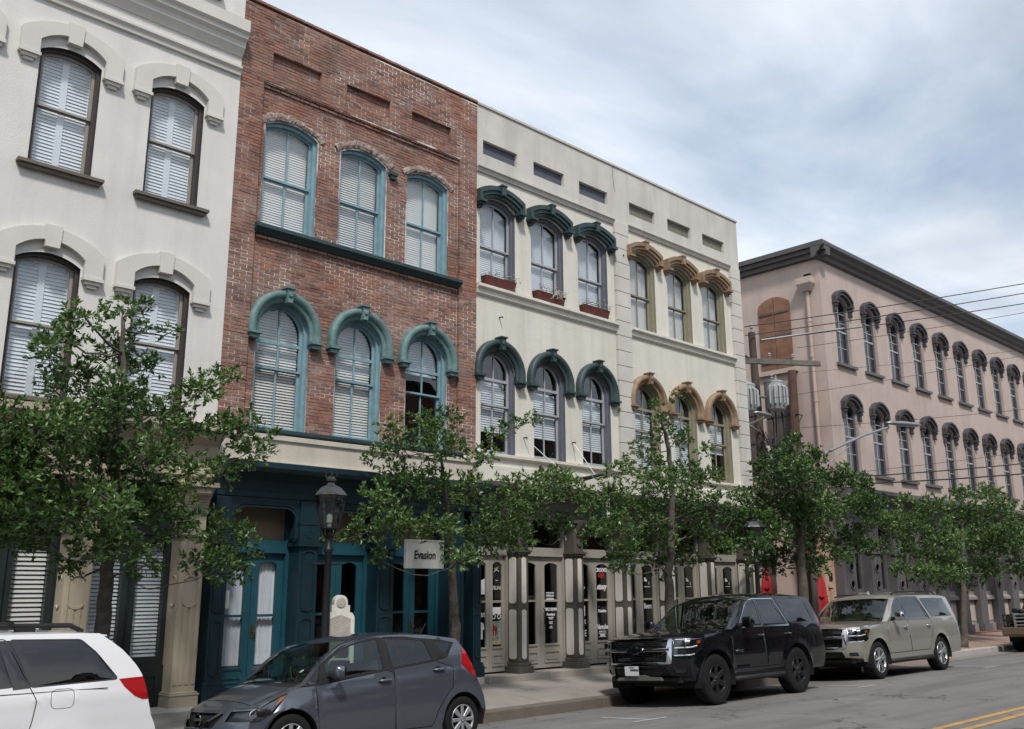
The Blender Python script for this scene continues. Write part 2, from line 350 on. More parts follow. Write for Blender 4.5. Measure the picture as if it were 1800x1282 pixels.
def brick_material(name, mortar=False):
    m = bpy.data.materials.new(name); m.use_nodes = True; nt = m.node_tree; N = nt.nodes; L = nt.links
    b = N['Principled BSDF']; b.inputs['Roughness'].default_value = .88; b.inputs['Specular IOR Level'].default_value = .25
    geo = N.new('ShaderNodeNewGeometry'); pos = geo.outputs['Position']
    def nz(scale, det=4, rough=.6, off=(0, 0, 0), sc=(1, 1, 1)):
        mp = N.new('ShaderNodeMapping'); mp.inputs['Location'].default_value = off; mp.inputs['Scale'].default_value = sc; L.new(pos, mp.inputs[0])
        n = N.new('ShaderNodeTexNoise'); n.inputs['Scale'].default_value = scale; n.inputs['Detail'].default_value = det; n.inputs['Roughness'].default_value = rough
        L.new(mp.outputs[0], n.inputs['Vector']); return n.outputs['Fac']
    def rng_(sock, a, c, lo=0., hi=1.):
        r = N.new('ShaderNodeMapRange'); r.inputs[1].default_value = a; r.inputs[2].default_value = c; r.inputs[3].default_value = lo; r.inputs[4].default_value = hi
        L.new(sock, r.inputs[0]); return r.outputs[0]
    def mix(f, a, c, mode='MIX'):
        x = N.new('ShaderNodeMix'); x.data_type = 'RGBA'; x.blend_type = mode
        for s, i in ((f, 0), (a, 6), (c, 7)):
            if isinstance(s, (int, float)): x.inputs[i].default_value = s
            elif isinstance(s, tuple): x.inputs[i].default_value = (*s, 1)
            else: L.new(s, x.inputs[i])
        return x.outputs[2]
    if mortar:
        c = mix(rng_(nz(.75, 6, .65, (3, 0, 1)), .44, .56), (.17, .105, .085), (.72, .68, .63))
        c = mix(rng_(nz(2.2, 4), .52, .72), c, (.15, .10, .08))
    else:
        # one colour per brick: the position is snapped to the brick lattice
        sp = N.new('ShaderNodeSeparateXYZ'); L.new(pos, sp.inputs[0])
        def mth(op, a, c=None):
            x = N.new('ShaderNodeMath'); x.operation = op
            for s, i in ((a, 0), (c, 1)):
                if s is None: continue
                if isinstance(s, (int, float)): x.inputs[i].default_value = s
                else: L.new(s, x.inputs[i])
            return x.outputs[0]
        row = mth('FLOOR', mth('DIVIDE', sp.outputs[2], BCH)); half = mth('MULTIPLY', mth('MODULO', row, 2.), .5)
        colm = mth('FLOOR', mth('ADD', mth('DIVIDE', mth('SUBTRACT', sp.outputs[0], BX0), BLN), half))
        cb = N.new('ShaderNodeCombineXYZ'); L.new(colm, cb.inputs[0]); L.new(row, cb.inputs[1])
        wn = N.new('ShaderNodeTexWhiteNoise'); wn.noise_dimensions = '2D'; L.new(cb.outputs[0], wn.inputs['Vector'])
        rp = N.new('ShaderNodeValToRGB'); cr = rp.color_ramp
        cols = [(0, (.135, .078, .066)), (.18, (.225, .118, .094)), (.4, (.29, .148, .113)), (.58, (.25, .163, .138)), (.76, (.385, .175, .115)), (.9, (.20, .122, .106)), (1, (.36, .24, .2))]
        cr.elements[0].position = 0; cr.elements[0].color = (*cols[0][1], 1); cr.elements[1].position = 1; cr.elements[1].color = (*cols[-1][1], 1)
        for p, cc in cols[1:-1]: e = cr.elements.new(p); e.color = (*cc, 1)
        L.new(wn.outputs['Value'], rp.inputs[0]); c = rp.outputs[0]
        c = mix(rng_(nz(28, 3), .35, .75, 0, .5), c, (.17, .105, .085))                      # fine mottling
        c = mix(rng_(nz(.9, 6, .6, (2, 5, 8)), .5, .7, 0, .6), c, (.33, .125, .07)); c = mix(rng_(nz(.55, 7, .68, (7, 2, 4)), .5, .72, 0, .45), c, (.38, .31, .275))         # old paint and lime bloom
        c = mix(rng_(nz(1.3, 6, .62, (1, 9, 2), (1, 1, .6)), .55, .75, 0, .6), c, (.075, .055, .045))   # soot
    L.new(c, b.inputs['Base Color'])
    bp = N.new('ShaderNodeBump'); bp.inputs['Strength'].default_value = .5; bp.inputs['Distance'].default_value = .01
    L.new(nz(90, 4), bp.inputs['Height']); L.new(bp.outputs[0], b.inputs['Normal'])
    MATS[name] = m; return m
BCH, BLN, BX0 = .0605, .203, 6.87
BRICK = brick_material('brick'); MORTAR = brick_material('mortar', True)
scar_mat = mat('mortar_scar', (.40, .35, .32), .95, col2=(.17, .10, .085), vscale=9, bump=.8, bscale=30)

# ================================================================== window and hood builders
UNIT = MB().box(-.5, .5, -.5, .5, -.5, .5)
def unit_mesh(name, m): return UNIT.mesh(name, m)
SLATS = {}
def slat_mesh(m):
    if m.name not in SLATS:
        mb = MB(); mb.prism_x([(-.011, -.0255), (-.007, -.0265), (.011, .0255), (.007, .0265)], -.5, .5); SLATS[m.name] = mb.mesh('slat', m)
    return SLATS[m.name]
def window(parent, x0, x1, z0, zs, rise, yw, frame_m, sash_m, meet, ft=.07, transom=None, muntin=True, blind=None, blind_m=None, blind_z=None, blind_top=None, shutters=False, single=True, pitch=.05, sub=None, sash_w=.045, grid=False, sd=.03):
    """an outer frame (returned) with its sashes, panes and blind as children, set into the wall plane yw"""
    o = (x0, x1, z0, zs, rise); a = inset_arch(*o, ft, ft*.6); y0 = yw+.075
    y0 = yw+(.075 if sd < .05 else .07); mb = MB(); mb.ring(arch(*o), arch(*a), y0, y0+.07+sd)
    win = mb.build('window', frame_m, parent, bevel=0)
    y0 += sd-.03; ax0, ax1, az0, azs, ar = a; xm = (ax0+ax1)/2; top = azs+ar
    # sashes
    b = inset_arch(ax0, ax1, meet, azs, ar, sash_w, .035)
    s = MB(); s.ring(arch(ax0, ax1, meet, azs, ar), arch(*b), y0+.03, y0+.065)
    if muntin: s.box(xm-.014, xm+.014, y0+.033, y0+.06, meet+.02, top-.02)
    if transom: s.box(ax0+.02, ax1-.02, y0+.027, y0+.063, transom-.03, transom+.03)
    s.build('upper_sash', sash_m, win)
    s = MB(); lo = (ax0, ax1, az0, meet+.03, .001); li = (ax0+sash_w, ax1-sash_w, az0+.07, meet-.015, .001)
    s.ring(arch(*lo, 2), arch(*li, 2), y0+.068, y0+.1)
    if muntin: s.box(xm-.014, xm+.014, y0+.071, y0+.096, az0+.05, meet)
    s.build('lower_sash', sash_m, win)
    # panes: left and right, above and below
    yy = y0+.05; U = arch(*b)[2:]
    for sd_ in ((-1, 1) if muntin else (0,)):
        P = [p for p in U if sd_ == 0 or (p[0]-xm)*sd_ > .014]
        hz = b[3]+b[4]
        if sd_ == 1: pts = [(xm+.014, b[2]), (b[1], b[2])]+P+[(xm+.014, hz)]
        elif sd_ == -1: pts = [(b[0], b[2]), (xm-.014, b[2]), (xm-.014, hz)]+P
        else: pts = [(b[0], b[2]), (b[1], b[2])]+P
        MB().ngon([(p[0], yy, p[1]) for p in pts]).build('pane', GLASS, win)
        xa, xb = (li[0], xm-.014) if sd_ == -1 else (xm+.014, li[1]) if sd_ == 1 else (li[0], li[1])
        MB().ngon([(xa, y0+.084, li[2]), (xb, y0+.084, li[2]), (xb, y0+.084, li[3]), (xa, y0+.084, li[3])]).build('pane', GLASS, win)
    # blind or louvred shutters behind the glass
    if blind:
        yb = y0+.155; bz0 = blind_z if blind_z else az0+.05; z = bz0; tilt = rng.uniform(-.16, .1); joined = MB(); sm = slat_mesh(blind_m)
        spans = [(ax0+.03, xm-.05), (xm+.05, ax1-.03)] if shutters else [(ax0+.02, ax1-.02)]
        while z < (blind_top or top)-.03:
            hw_ = arch_half(ax0, ax1, azs, ar, z+.02)-.02
            for xa, xb in spans:
                xa = max(xa, xm-hw_); xb = min(xb, xm+hw_)
                if xb-xa < .04: continue
                if single:
                    q = bpy.data.objects.new('slat', sm); COL.objects.link(q); q.parent = win
                    q.location = ((xa+xb)/2, yb, z); q.scale = (xb-xa, 1, 1); q.rotation_euler.x = tilt+rng.uniform(-.05, .05)
                else: joined.prism_x([(yb-.010, z-.024), (yb-.006, z-.025), (yb+.010, z+.024), (yb+.006, z+.025)], xa, xb)
            z += pitch
        if joined.v: tag(joined.build('blind_slats', blind_m, win), kind='stuff')
        if shutters:
            m2 = MB(); m2.box(xm-.05, xm+.05, yb-.02, yb+.02, az0, top-.04)
            m2.box(ax0, ax0+.03, yb-.02, yb+.02, az0, azs); m2.box(ax1-.03, ax1, yb-.02, yb+.02, az0, azs)
            m2.build('shutter_stile', blind_m, win)
        elif blind_z:
            MB().box(ax0+.02, ax1-.02, yb-.02, yb+.02, bz0-.035, bz0-.01).build('blind_rail', blind_m, win)
    return win
def corbel_steps(mb, xc, zt, w, yw, proj, n=3, h=.05, m=0):
    for i in range(n):
        k = 1-i*.27; mb.box(xc-w/2*k, xc+w/2*k, yw-proj*k, yw+.01, zt-(i+1)*h, zt-i*h-(.001 if i else 0), m)
def stilted_hood(parent, xo0, xo1, t, zleg, zs, rise, yw, proj, m, key_w=.16, corbel=True, key_m=None, prof=None, cap=True, inner=None):
    """segmental hood mould with short legs: swept moulding, keystone and corbels"""
    P = [(xo0, zleg), (xo0, zs-.02)]+arc(xo0, xo1, zs, rise, 18)[::-1]+[(xo1, zs-.02), (xo1, zleg)]
    I = [(xo0+t, zleg), (xo0+t, zs-t*.55)]+arc(xo0+t, xo1-t, zs-t*.45, rise-t*.25, 18)[::-1]+[(xo1-t, zs-t*.55), (xo1-t, zleg)]
    if inner: I = [(xo0+t, zleg-.02), (xo0+t, inner[0]-.005)]+arc(xo0+t, xo1-t, inner[0], inner[1], 18)[::-1]+[(xo1-t, inner[0]-.005), (xo1-t, zleg-.02)]
    mb = MB(); n = len(P)
    lay = [(0, .0, proj*.72), (.0, .4, proj), (.4, .72, proj*.8), (.72, 1, proj*.55)] if prof is None else prof
    for a, b, p in lay:
        if b <= a: continue
        A = [(P[i][0]*(1-a)+I[i][0]*a, P[i][1]*(1-a)+I[i][1]*a) for i in range(n)]
        B = [(P[i][0]*(1-b)+I[i][0]*b, P[i][1]*(1-b)+I[i][1]*b) for i in range(n)]
        mb.ring(A, B, yw-p, yw+.02, closed=False)
        for A_, q in ((A, 0), (A, -1)):
            pass
    # close the feet
    for xa, xb in ((xo0, xo0+t), (xo1-t, xo1)): mb.box(min(xa, xb)+.002, max(xa, xb)-.002, yw-proj*.55, yw+.02, zleg-.004, zleg+.02)
    h = mb.build('hood_mold', m, parent)
    xc = (xo0+xo1)/2; zt = zs+rise
    k = MB(); kt = t*1.12
    k.prism([(xc-key_w*.5, zt+.03), (xc+key_w*.5, zt+.03), (xc+key_w*.42, zt-kt), (xc-key_w*.42, zt-kt)], yw-proj-(.035 if cap else .02), yw+.02)
    if cap: k.prism([(xc-key_w*.58, zt+.05), (xc+key_w*.58, zt+.05), (xc+key_w*.58, zt+.015), (xc-key_w*.58, zt+.015)], yw-proj-.05, yw+.02)
    k.build('keystone', key_m or m, h)
    if corbel:
        for xx in (xo0+t/2, xo1-t/2):
            c = MB(); corbel_steps(c, xx, zleg-.003, t*1.12, yw, proj*1.25); c.build('corbel', m, h)
    return h
def round_hood(parent, cx, zs, ro, ri, yw, proj, m, key=True, foot=.1):
    mb = MB(); n = 28
    path = [(cx-ri, zs-.12)]+[(cx-ri, zs)]+[(cx-ri*math.cos(math.pi*i/n), zs+ri*math.sin(math.pi*i/n)) for i in range(1, n)]+[(cx+ri, zs), (cx+ri, zs-.12)]
    t = ro-ri
    prof = [(0, -.02), (0, proj*.35), (t*.12, proj*.5), (t*.28, proj*.52), (t*.36, proj*.78), (t*.55, proj*.98), (t*.8, proj), (t*.95, proj*.85), (t, proj*.6), (t, -.02)]
    mb.sweep(path, prof, yw)
    h = mb.build('hood_mold', m, parent, sharp=40)
    for s in (-1, 1):
        c = MB(); xx = cx+s*(ri+t/2)
        c.box(xx-t*.56, xx+t*.56, yw-proj*1.15, yw+.02, zs-.165, zs-.121); c.box(xx-t*.42, xx+t*.42, yw-proj*.9, yw+.02, zs-.235, zs-.166); c.build('corbel', m, h)
    if key:
        k = MB(); zt = zs+ro
        k.prism([(cx-.065, zt+.02), (cx+.065, zt+.02), (cx+.05, zt-t-.02), (cx-.05, zt-t-.02)], yw-proj-.04, yw+.02)
        k.box(cx-.095, cx+.095, yw-proj-.065, yw+.02, zt+.021, zt+.05)
        k.lathe([(.03, -.02), (.045, -.01), (.0, .0)], (cx, yw-proj-.045, zt-t*.45), 12, 'y')
        k.build('keystone', m, h)
    return h
def cornice(name, parent, x0, x1, yw, prof, m):                 # prof: (projection, z) listed top to bottom
    P = [(yw+.05, prof[0][1])]+[(yw-p, z) for p, z in prof]+[(yw+.05, prof[-1][1])]
    return MB().prism_x(P, x0, x1).build(name, m, parent)
def building_mass(parent, x0, x1, y0, y1, z1, side_m, gap=.9, z_floor=.3, slab=3.9):
    """side walls, back, roof and the dark rooms behind the front wall"""
    mb = MB(); mb.box(x0, x1, y0+gap, y1, 0, z1-.5); mb.build('rear_wall', side_m, parent)
    r = MB(); r.box(x0+.01, x1-.01, y0+.2, y0+gap-.002, z1-.62, z1-.52); r.build('roof', roofing, parent)
    MB().box(x0+.003, x0+.2, y0+.17, y0+gap-.002, .2, z1-.63).build('side_wall', side_m, parent); MB().box(x1-.2, x1-.003, y0+.17, y0+gap-.002, .2, z1-.63).build('side_wall', side_m, parent)
    b = MB(); b.box(x0+.21, x1-.21, y0+gap-.06, y0+gap-.01, .2, z1-.65); b.box(x0+.21, x1-.21, y0+.3, y0+gap-.07, slab+.1, slab+.3); b.build('interior_wall', interior, parent)

YW = 14.0
# ================================================================== white stucco building (far left)
A = empty('white_stucco_building', (2.0, YW, 0), 'white stucco commercial building with arched hoods over louvred windows', 'building')
AX0, AX1, ATOP = -3.2, 6.87, 15.6
cols = [(.26, 1.15), (1.96, 2.85), (3.66, 4.56), (5.36, 6.26)]
rows = [(4.5, 6.54, .14), (7.95, 9.82, .14), (11.98, 13.8, .14)]
holes = []
for zi, (z0, zs, rise) in enumerate(rows):
    for x0, x1 in cols: holes.append(arch(x0, x1, z0, zs, rise))
wall(MB(), [(AX0, 4.06), (AX1, 4.06), (AX1, ATOP), (AX0, ATOP)], holes, YW, .17, ms=1).build('wall', [white_stucco, dark_bronze], A)
for zi, (z0, zs, rise) in enumerate(rows):
    for xi, (x0, x1) in enumerate(cols):
        near = xi >= 2 and zi < 2
        window(A, x0, x1, z0, zs, rise, YW, dark_bronze, taupe, (z0+zs+rise)/2+.02, ft=.05, sd=.06, muntin=False, blind=True, blind_m=blind_white, shutters=True, single=near, pitch=.056)
        if zi < 2:
            stilted_hood(A, x0-.3, x1+.3, .27, zs-.12, zs+.24, .27, YW, .085, white_trim, key_w=.24, prof=[(0, 1, .085)], cap=False)
        s = MB(); s.box(x0-.15, x1+.17, YW-.12, YW+.1, z0-.02, z0+.03); s.box(x0-.11, x1+.13, YW-.085, YW+.1, z0-.075, z0-.021); s.build('window_sill', bronze_sill, A)
cornice('string_course', A, AX0, AX1-.02, YW, [(.05, 10.79), (.1, 10.78), (.1, 10.74), (.06, 10.70), (.05, 10.63)], white_trim)
cornice('cornice', A, AX0, AX1-.005, YW, [(.08, 11.62), (.26, 11.60), (.26, 11.38), (.21, 11.33), (.2, 11.27), (.14, 11.22), (.12, 11.13), (.07, 11.06), (.03, 11.0)], white_trim)
cornice('top_cornice', A, AX0, AX1, YW, [(.1, 15.75), (.5, 15.72), (.5, 15.5), (.35, 15.4), (.1, 15.1)], white_trim)
building_mass(A, AX0, AX1, YW, 34, ATOP, white_stucco)
# ground floor of the white building: fluted buff piers, dark frames, blinds
cornice('storefront_cornice', A, AX0, AX1-.01, YW, [(.05, 4.42), (.42, 4.40), (.42, 4.30), (.36, 4.24), (.3, 4.18), (.16, 4.1), (.12, 3.9), (.12, 3.62), (.08, 3.58), (.08, 3.5)], column_buff)
def pier(parent, xc, w, y0, depth, z0, z1, m, capital=True):
    """fluted cast-iron pier with plinth, round-ended panels and a bracketed capital"""
    p = MB(); xa, xb = xc-w/2, xc+w/2
    p.box(xa, xb, y0, y0+depth, z0+.09, z1)
    for i in range(4):
        fx = xa+w*(i+.5)/4; p.box(fx-.03, fx+.03, y0-.012, y0+.002, 2.14 if i in (1, 2) else z0+.2, z1-.85)
        if i in (1, 2): p.box(fx-.03, fx+.03, y0-.012, y0+.002, z0+.2, 1.66)
    o = p.build('pier', m, parent, bevel=.006)
    q = MB(); q.box(xa-.04, xb+.04, y0-.05, y0+depth, z0-.25, z0+.05); q.box(xa-.05, xb+.05, y0-.06, y0+depth, z0+.05, z0+.075); q.box(xa-.03, xb+.03, y0-.035, y0+depth, z0+.075, z0+.1); q.build('plinth', m, o, bevel=.008)
    q = MB()
    for zz, sg in ((2.06, 1), (1.72, -1)):
        pts = [(xc-.09*math.cos(math.pi*i/10), zz+sg*.055*math.sin(math.pi*i/10)) for i in range(11)]
        if sg < 0: pts = pts[::-1]
        q.sweep(pts, [(-.014, 0), (-.014, .018), (.014, .018), (.014, 0)], y0)
        pys = [(y0+depth*.42-.06*math.cos(math.pi*i/10), zz+sg*.05*math.sin(math.pi*i/10)) for i in range(11)]
        q.tube([(xa-.004, p_[0], p_[1]) for p_ in pys], .012, 5)
    q.build('panel_molding', m, o)
    if capital:
        MB().box(xa-.03, xb+.03, y0-.04, y0+depth, z1-.8, z1-.75).build('necking', m, o); c = MB(); c.box(xa-.02, xb+.02, y0-.03, y0+depth, z1-.45, z1-.4)
        for k in range(9):
            f = k/8; c.box(xa, xb, y0-.02-.2*f**1.6, y0+.02, z1-.42+.34*f-.03, z1-.42+.34*f+.02)
        c.lathe([(.0, 0), (.06, .01), (.06, .26), (0, .27)], (xc-.13, y0-.17, z1-.13), 12, 'x'); c.box(xa-.05, xb+.05, y0-.27, y0+depth, z1-.07, z1)
        c.build('capital', m, o)
    return o
for xc in (-.35, 1.35, 3.0, 4.92, 6.56): pier(A, xc, .37, 13.86, .34, .35, 3.5, column_buff)
def blind_window(parent, x0, x1, z0, z1, y, frame_m, blind_m, pitch=.05, single=False):
    mb = MB(); mb.ring([(x0-.1, z0-.12), (x1+.1, z0-.12), (x1+.1, z1+.1), (x0-.1, z1+.1)], [(x0, z0), (x1, z0), (x1, z1), (x0, z1)], y, y+.1)
    w = mb.build('shop_window', frame_m, parent)
    MB().ngon([(x0, y+.05, z0), (x1, y+.05, z0), (x1, y+.05, z1), (x0, y+.05, z1)]).build('pane', GLASS, w)
    z = z0+.02; sm = slat_mesh(blind_m); j = MB()
    while z < z1:
        j.prism_x([(y+.12-.013, z-.021), (y+.12-.007, z-.023), (y+.12+.013, z+.021), (y+.12+.007, z+.023)], x0, x1); z += pitch
    tag(j.build('blind_slats', blind_m, w), kind='stuff')
    return w
g = MB(); holes = []
for x0, x1, z0 in ((5.2, 5.66, .95), (5.87, 6.3, .95), (4.16, 4.62, .95), (3.3, 3.9, .95), (1.6, 2.1, .95), (2.3, 2.8, .95)):
    holes.append([(x0-.1, z0-.12), (x1+.1, z0-.12), (x1+.1, 2.72), (x0-.1, 2.72)]); blind_window(A, x0, x1, z0, 2.62, 14.2, green_black, blind_white if x0 > 5 else blind_warm, .055 if x0 > 5 else .062)
wall(g, [(AX0, .2), (6.4, .2), (6.4, 3.5), (AX0, 3.5)], holes, 14.16, .2)
for x0, x1, z0 in ((5.2, 5.66, .95), (5.87, 6.3, .95)): g.ring([(x0-.02, .32), (x1+.02, .32), (x1+.02, .74), (x0-.02, .74)], [(x0+.05, .39), (x1-.05, .39), (x1-.05, .67), (x0+.05, .67)], 14.14, 14.165)
g.build('shop_front', green_black, A)
MB().box(AX0, AX1, 13.8, 14.6, .1, .24).build('threshold', white_trim, A)

# ================================================================== red brick building
B = empty('brick_building', (9.6, YW, 0), 'weathered red brick building with pale teal window frames', 'building')
BX1, BT = 12.40, 12.2
up = [(7.44, 8.52), (9.03, 10.08), (10.60, 11.65)]; lo_ = [(7.50, 8.52), (9.09, 10.08), (10.67, 11.68)]
up_h = [arch(x0, x1, 8.03, 9.97, .16) for x0, x1 in up]
lo_h = [arch(x0, x1, 4.5, 6.25, (x1-x0)/2) for x0, x1 in lo_]
panels = [(7.48, 8.50), (9.06, 10.09), (10.63, 11.67)]
YP = YW+.07                                                     # recessed field of the wall; pilasters and top band at YW
pan_h = [[(a, 11.0), (b, 11.0), (b, 11.37), (a, 11.37)] for a, b in panels]
mw = MB()
wall(mw, [(7.33, 4.42), (11.93, 4.42), (11.93, 10.74), (7.33, 10.74)], up_h+lo_h, YP+.0045, .17, ms=2)
for x0, x1 in ((6.875, 7.325), (11.937, BX1)): mw.box(x0, x1, YW+.0045, YW+.25, 4.42, 10.76)
wall(mw, [(6.87, 10.74), (BX1, 10.74), (BX1, BT-.02), (6.87, BT-.02)], pan_h, YW+.0045, .1, ms=1)
for a, b in panels: mw.quad((a, YW+.09, 11.0), (b, YW+.09, 11.0), (b, YW+.09, 11.37), (a, YW+.09, 11.37))
mw.build('wall', [MORTAR, BRICK, teal_frame], B)
bricks = []
def lay(x0, x1, z0, z1, y, holes, depth=.09, bl=None, bx=None):
    bl = bl or BLN; bx = BX0 if bx is None else bx
    k = int(math.ceil(z0/BCH)); 
    while (k+1)*BCH <= z1+.012:
        za, zb = k*BCH+.0065, (k+1)*BCH-.0065; zm = (za+zb)/2; segs = [(x0, x1)]
        for h in holes:
            xs = []; n = len(h)
            for i in range(n):
                p, q = h[i], h[(i+1) % n]
                if (p[1] > zm) != (q[1] > zm): xs.append(p[0]+(q[0]-p[0])*(zm-p[1])/(q[1]-p[1]))
            xs.sort()
            for a, b in zip(xs[::2], xs[1::2]):
                segs = [s for s0, s1 in segs for s in (((s0, min(s1, a)), (max(s0, b), s1)) if b > s0 and a < s1 else ((s0, s1),)) if s[1]-s[0] > .02]
        off = .5 if k % 2 else 0
        for s0, s1 in segs:
            j0 = math.floor((s0-bx)/bl+off)+1; cuts = [s0]+[c for c in (bx+(j0+q-off)*bl for q in range(40)) if s0+.05 < c < s1-.05]+[s1]
            for a, b in zip(cuts, cuts[1:]):
                a2, b2 = a+(.0075 if a > s0 else .003), b-(.0075 if b < s1 else .003)
                if b2-a2 > .02: bricks.append((a2, b2, y+rng.uniform(-.004, .003), y+depth, za+rng.uniform(-.0015, .0015), zb+rng.uniform(-.0015, .0015)))
        k += 1
lay(7.34, 11.92, 4.5, 10.66, YP, [arch(a-.02, b+.02, 8.0, 9.99, .22) for a, b in up]+[arch(a-.01, b+.01, 4.4, 6.25, (b-a)/2+.03) for a, b in lo_]+[[(7.3, 7.88), (11.93, 7.88), (11.93, 8.06), (7.3, 8.06)]])
lay(6.87, 7.33, 4.42, 10.77, YW, [], bl=.23, bx=6.87); lay(11.93, BX1, 4.42, 10.77, YW, [], bl=.235, bx=11.93)
lay(6.87, BX1, 10.76, BT, YW, pan_h)
for a, b in panels: lay(a, b, 11.0, 11.37, YW+.085, [])
lay(7.34, 11.92, 10.64, 10.71, YP-.03, []); lay(7.34, 11.92, 10.70, 10.77, YP-.055, [])
lay(7.36, 11.9, 7.72, 7.79, YP-.03, []); lay(7.36, 11.9, 7.78, 7.88, YP-.05, [])
for z in (BT-.0,): lay(6.85, BX1+.0, z-.005, z+.07, YW-.02, [])
bricks.sort(key=lambda b: (b[0]**2+b[2]**2+(b[4]-1.9)**2) if b[4] > 5.0 else 1e9)
bm_ = unit_mesh('brick', BRICK)
for a, b, y0, y1, z0, z1 in bricks[:300]:
    o = bpy.data.objects.new('brick', bm_); COL.objects.link(o); attach(o, B); o.location = ((a+b)/2, (y0+y1)/2, (z0+z1)/2); o.scale = (b-a, y1-y0, z1-z0)
mb = MB()
for a, b, y0, y1, z0, z1 in bricks[300:]: mb.box(a, b, y0, y1, z0, z1)
tag(mb.build('brickwork', BRICK, B), kind='stuff')
# coping: uneven soldier course, crumbling
cp = MB(); x = 6.86
while x < BX1:
    w = rng.uniform(.16, .26); cp.box(x, min(x+w-.004, BX1), YW-.005+rng.uniform(-.012, .012), YW+.35, BT+.03, BT+.055+rng.uniform(-.012, .012)); x += w
cp.build('coping', mat('coping', (.13, .105, .09), .95, var=.3, vscale=4, bump=.4, bscale=30), B)
for x0, x1 in up:
    window(B, x0, x1, 8.03, 9.97, .155, YP, teal_frame, teal_frame, 9.02, ft=.055, sd=.07, blind=True, blind_m=blind_warm, pitch=.047, single=True)
    # ragged bed of mortar where the hood once was
    P = arc(x0-.08, x1+.08, 9.95, .21, 40)[::-1]; s = MB(); n = len(P); vs = []; fs = []
    for i, p in enumerate(P):
        a = P[max(i-1, 0)]; b = P[min(i+1, n-1)]; t = Vector((b[0]-a[0], b[1]-a[1])).normalized(); nn = Vector((-t.y, t.x))
        th = .13+.05*noise.noise(Vector((p[0]*5, p[1]*3, 1)))+.03*rng.random()
        for d, pr in ((0, -.03), (0, .012), (th*.35, .02+.02*rng.random()), (th*.75, .012+.02*rng.random()), (th, -.005), (th, -.03)):
            j = rng.uniform(-.012, .012); vs.append((p[0]+nn.x*(d+j), YP-pr, p[1]+nn.y*(d+j)))
    for i in range(n-1):
        for j in range(5): fs.append((i*6+j, i*6+j+1, (i+1)*6+j+1, (i+1)*6+j))
    MB().add(vs, fs).build('mortar_scar', scar_mat, B)
for x, z in ((10.22, 9.83),):
    c = MB(); c.box(x-.09, x+.09, YP-.09, YP+.02, z, z+.06); c.box(x-.065, x+.065, YP-.07, YP+.02, z-.08, z-.001); c.build('corbel', teal_dark, B)
for i, (x0, x1) in enumerate(lo_):
    window(B, x0, x1, 4.5, 6.25, (x1-x0)/2, YP, teal_frame, teal_frame, 5.58, ft=.055, sd=.07, transom=6.05, blind=True, blind_m=blind_warm if i < 2 else blind_white, blind_z=None if i < 2 else 6.02, pitch=.05, single=i < 2)
    round_hood(B, (x0+x1)/2, 6.25, .70, .495, YP, .15, teal_hood)
cornice('sill_course', B, 7.31, 11.95, YP, [(.0, 8.05), (.17, 8.03), (.17, 7.97), (.1, 7.93), (.05, 7.88)], teal_dark)
cornice('lower_sill', B, 7.36, 12.0, YP, [(.1, 4.52), (.15, 4.50), (.15, 4.45), (.1, 4.41)], teal_dark)
cornice('lintel_band', B, 6.88, BX1, YW, [(.02, 4.42), (.07, 4.41), (.07, 4.33), (.035, 4.31), (.035, 3.97), (.1, 3.96), (.1, 3.91)], mat('lintel_band', (.55, .50, .43), .85, var=.1, vscale=2, bump=.2, bscale=30, stain=.45, stain_col=(.33, .29, .24), sscale=1.2, streak=True))
building_mass(B, 6.88, BX1, YW, 33, BT-.05, mat('rear_brick', (.25, .12, .09), .9, var=.2, vscale=2))
# teal cast-iron ground floor
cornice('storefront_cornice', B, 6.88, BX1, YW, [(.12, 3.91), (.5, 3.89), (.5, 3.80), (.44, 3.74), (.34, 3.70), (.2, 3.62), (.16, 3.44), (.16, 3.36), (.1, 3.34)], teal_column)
TEALC = [(7.0, .26), (8.56, .36), (10.14, .36), (11.78, .36), (12.3, .2)]
for xc, w in TEALC:
    p = MB(); y0 = 13.82; xa, xb = xc-w/2, xc+w/2
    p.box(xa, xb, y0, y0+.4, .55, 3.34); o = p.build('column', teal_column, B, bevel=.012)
    q = MB(); q.box(xa-.05, xb+.05, y0-.05, y0+.4, .2, .5); q.box(xa-.03, xb+.03, y0-.03, y0+.4, .5, .56); q.build('plinth', teal_column, o, bevel=.006)
    q = MB(); q.box(xa-.045, xb+.045, y0-.05, y0+.4, 2.6, 2.66)
    if w > .22: q.box(xa-.03, xb+.03, y0-.03, y0+.4, 2.95, 3.0); q.box(xa-.02, xb+.02, y0-.02, y0+.4, 2.63, 2.97); q.build('capital', teal_column, o); MB().lathe([(.075, 0), (.075, -.02), (.05, -.02), (.05, 0)], (xc, y0-.006, 2.8), 16, 'y').build('roundel', teal_column, o)
    q = MB()
    for za, zb in ((.7, 1.4), (1.62, 2.48)):
        for zz, sg in ((zb, 1), (za, -1)):
            pts = [(xc-(w*.3)*math.cos(math.pi*i/8), zz+sg*.05*math.sin(math.pi*i/8)) for i in range(9)]
            q.sweep(pts if sg > 0 else pts[::-1], [(-.012, 0), (-.012, .018), (.012, .018), (.012, 0)], y0)
        q.box(xc-w*.3-.012, xc-w*.3+.012, y0-.014, y0+.001, za, zb); q.box(xc+w*.3-.012, xc+w*.3+.012, y0-.014, y0+.001, za, zb)
    q.build('panel_molding', teal_column, o)
def rr(x0, x1, z0, z1, r, n=5, top_only=True):                  # rectangle with rounded upper corners
    return [(x0, z0), (x1, z0)]+[(x1-r+r*math.cos(math.pi/2*i/n), z1-r+r*math.sin(math.pi/2*i/n)) for i in range(n+1)]+[(x0+r-r*math.sin(math.pi/2*i/n), z1-r+r*math.cos(math.pi/2*i/n)) for i in range(n+1)]
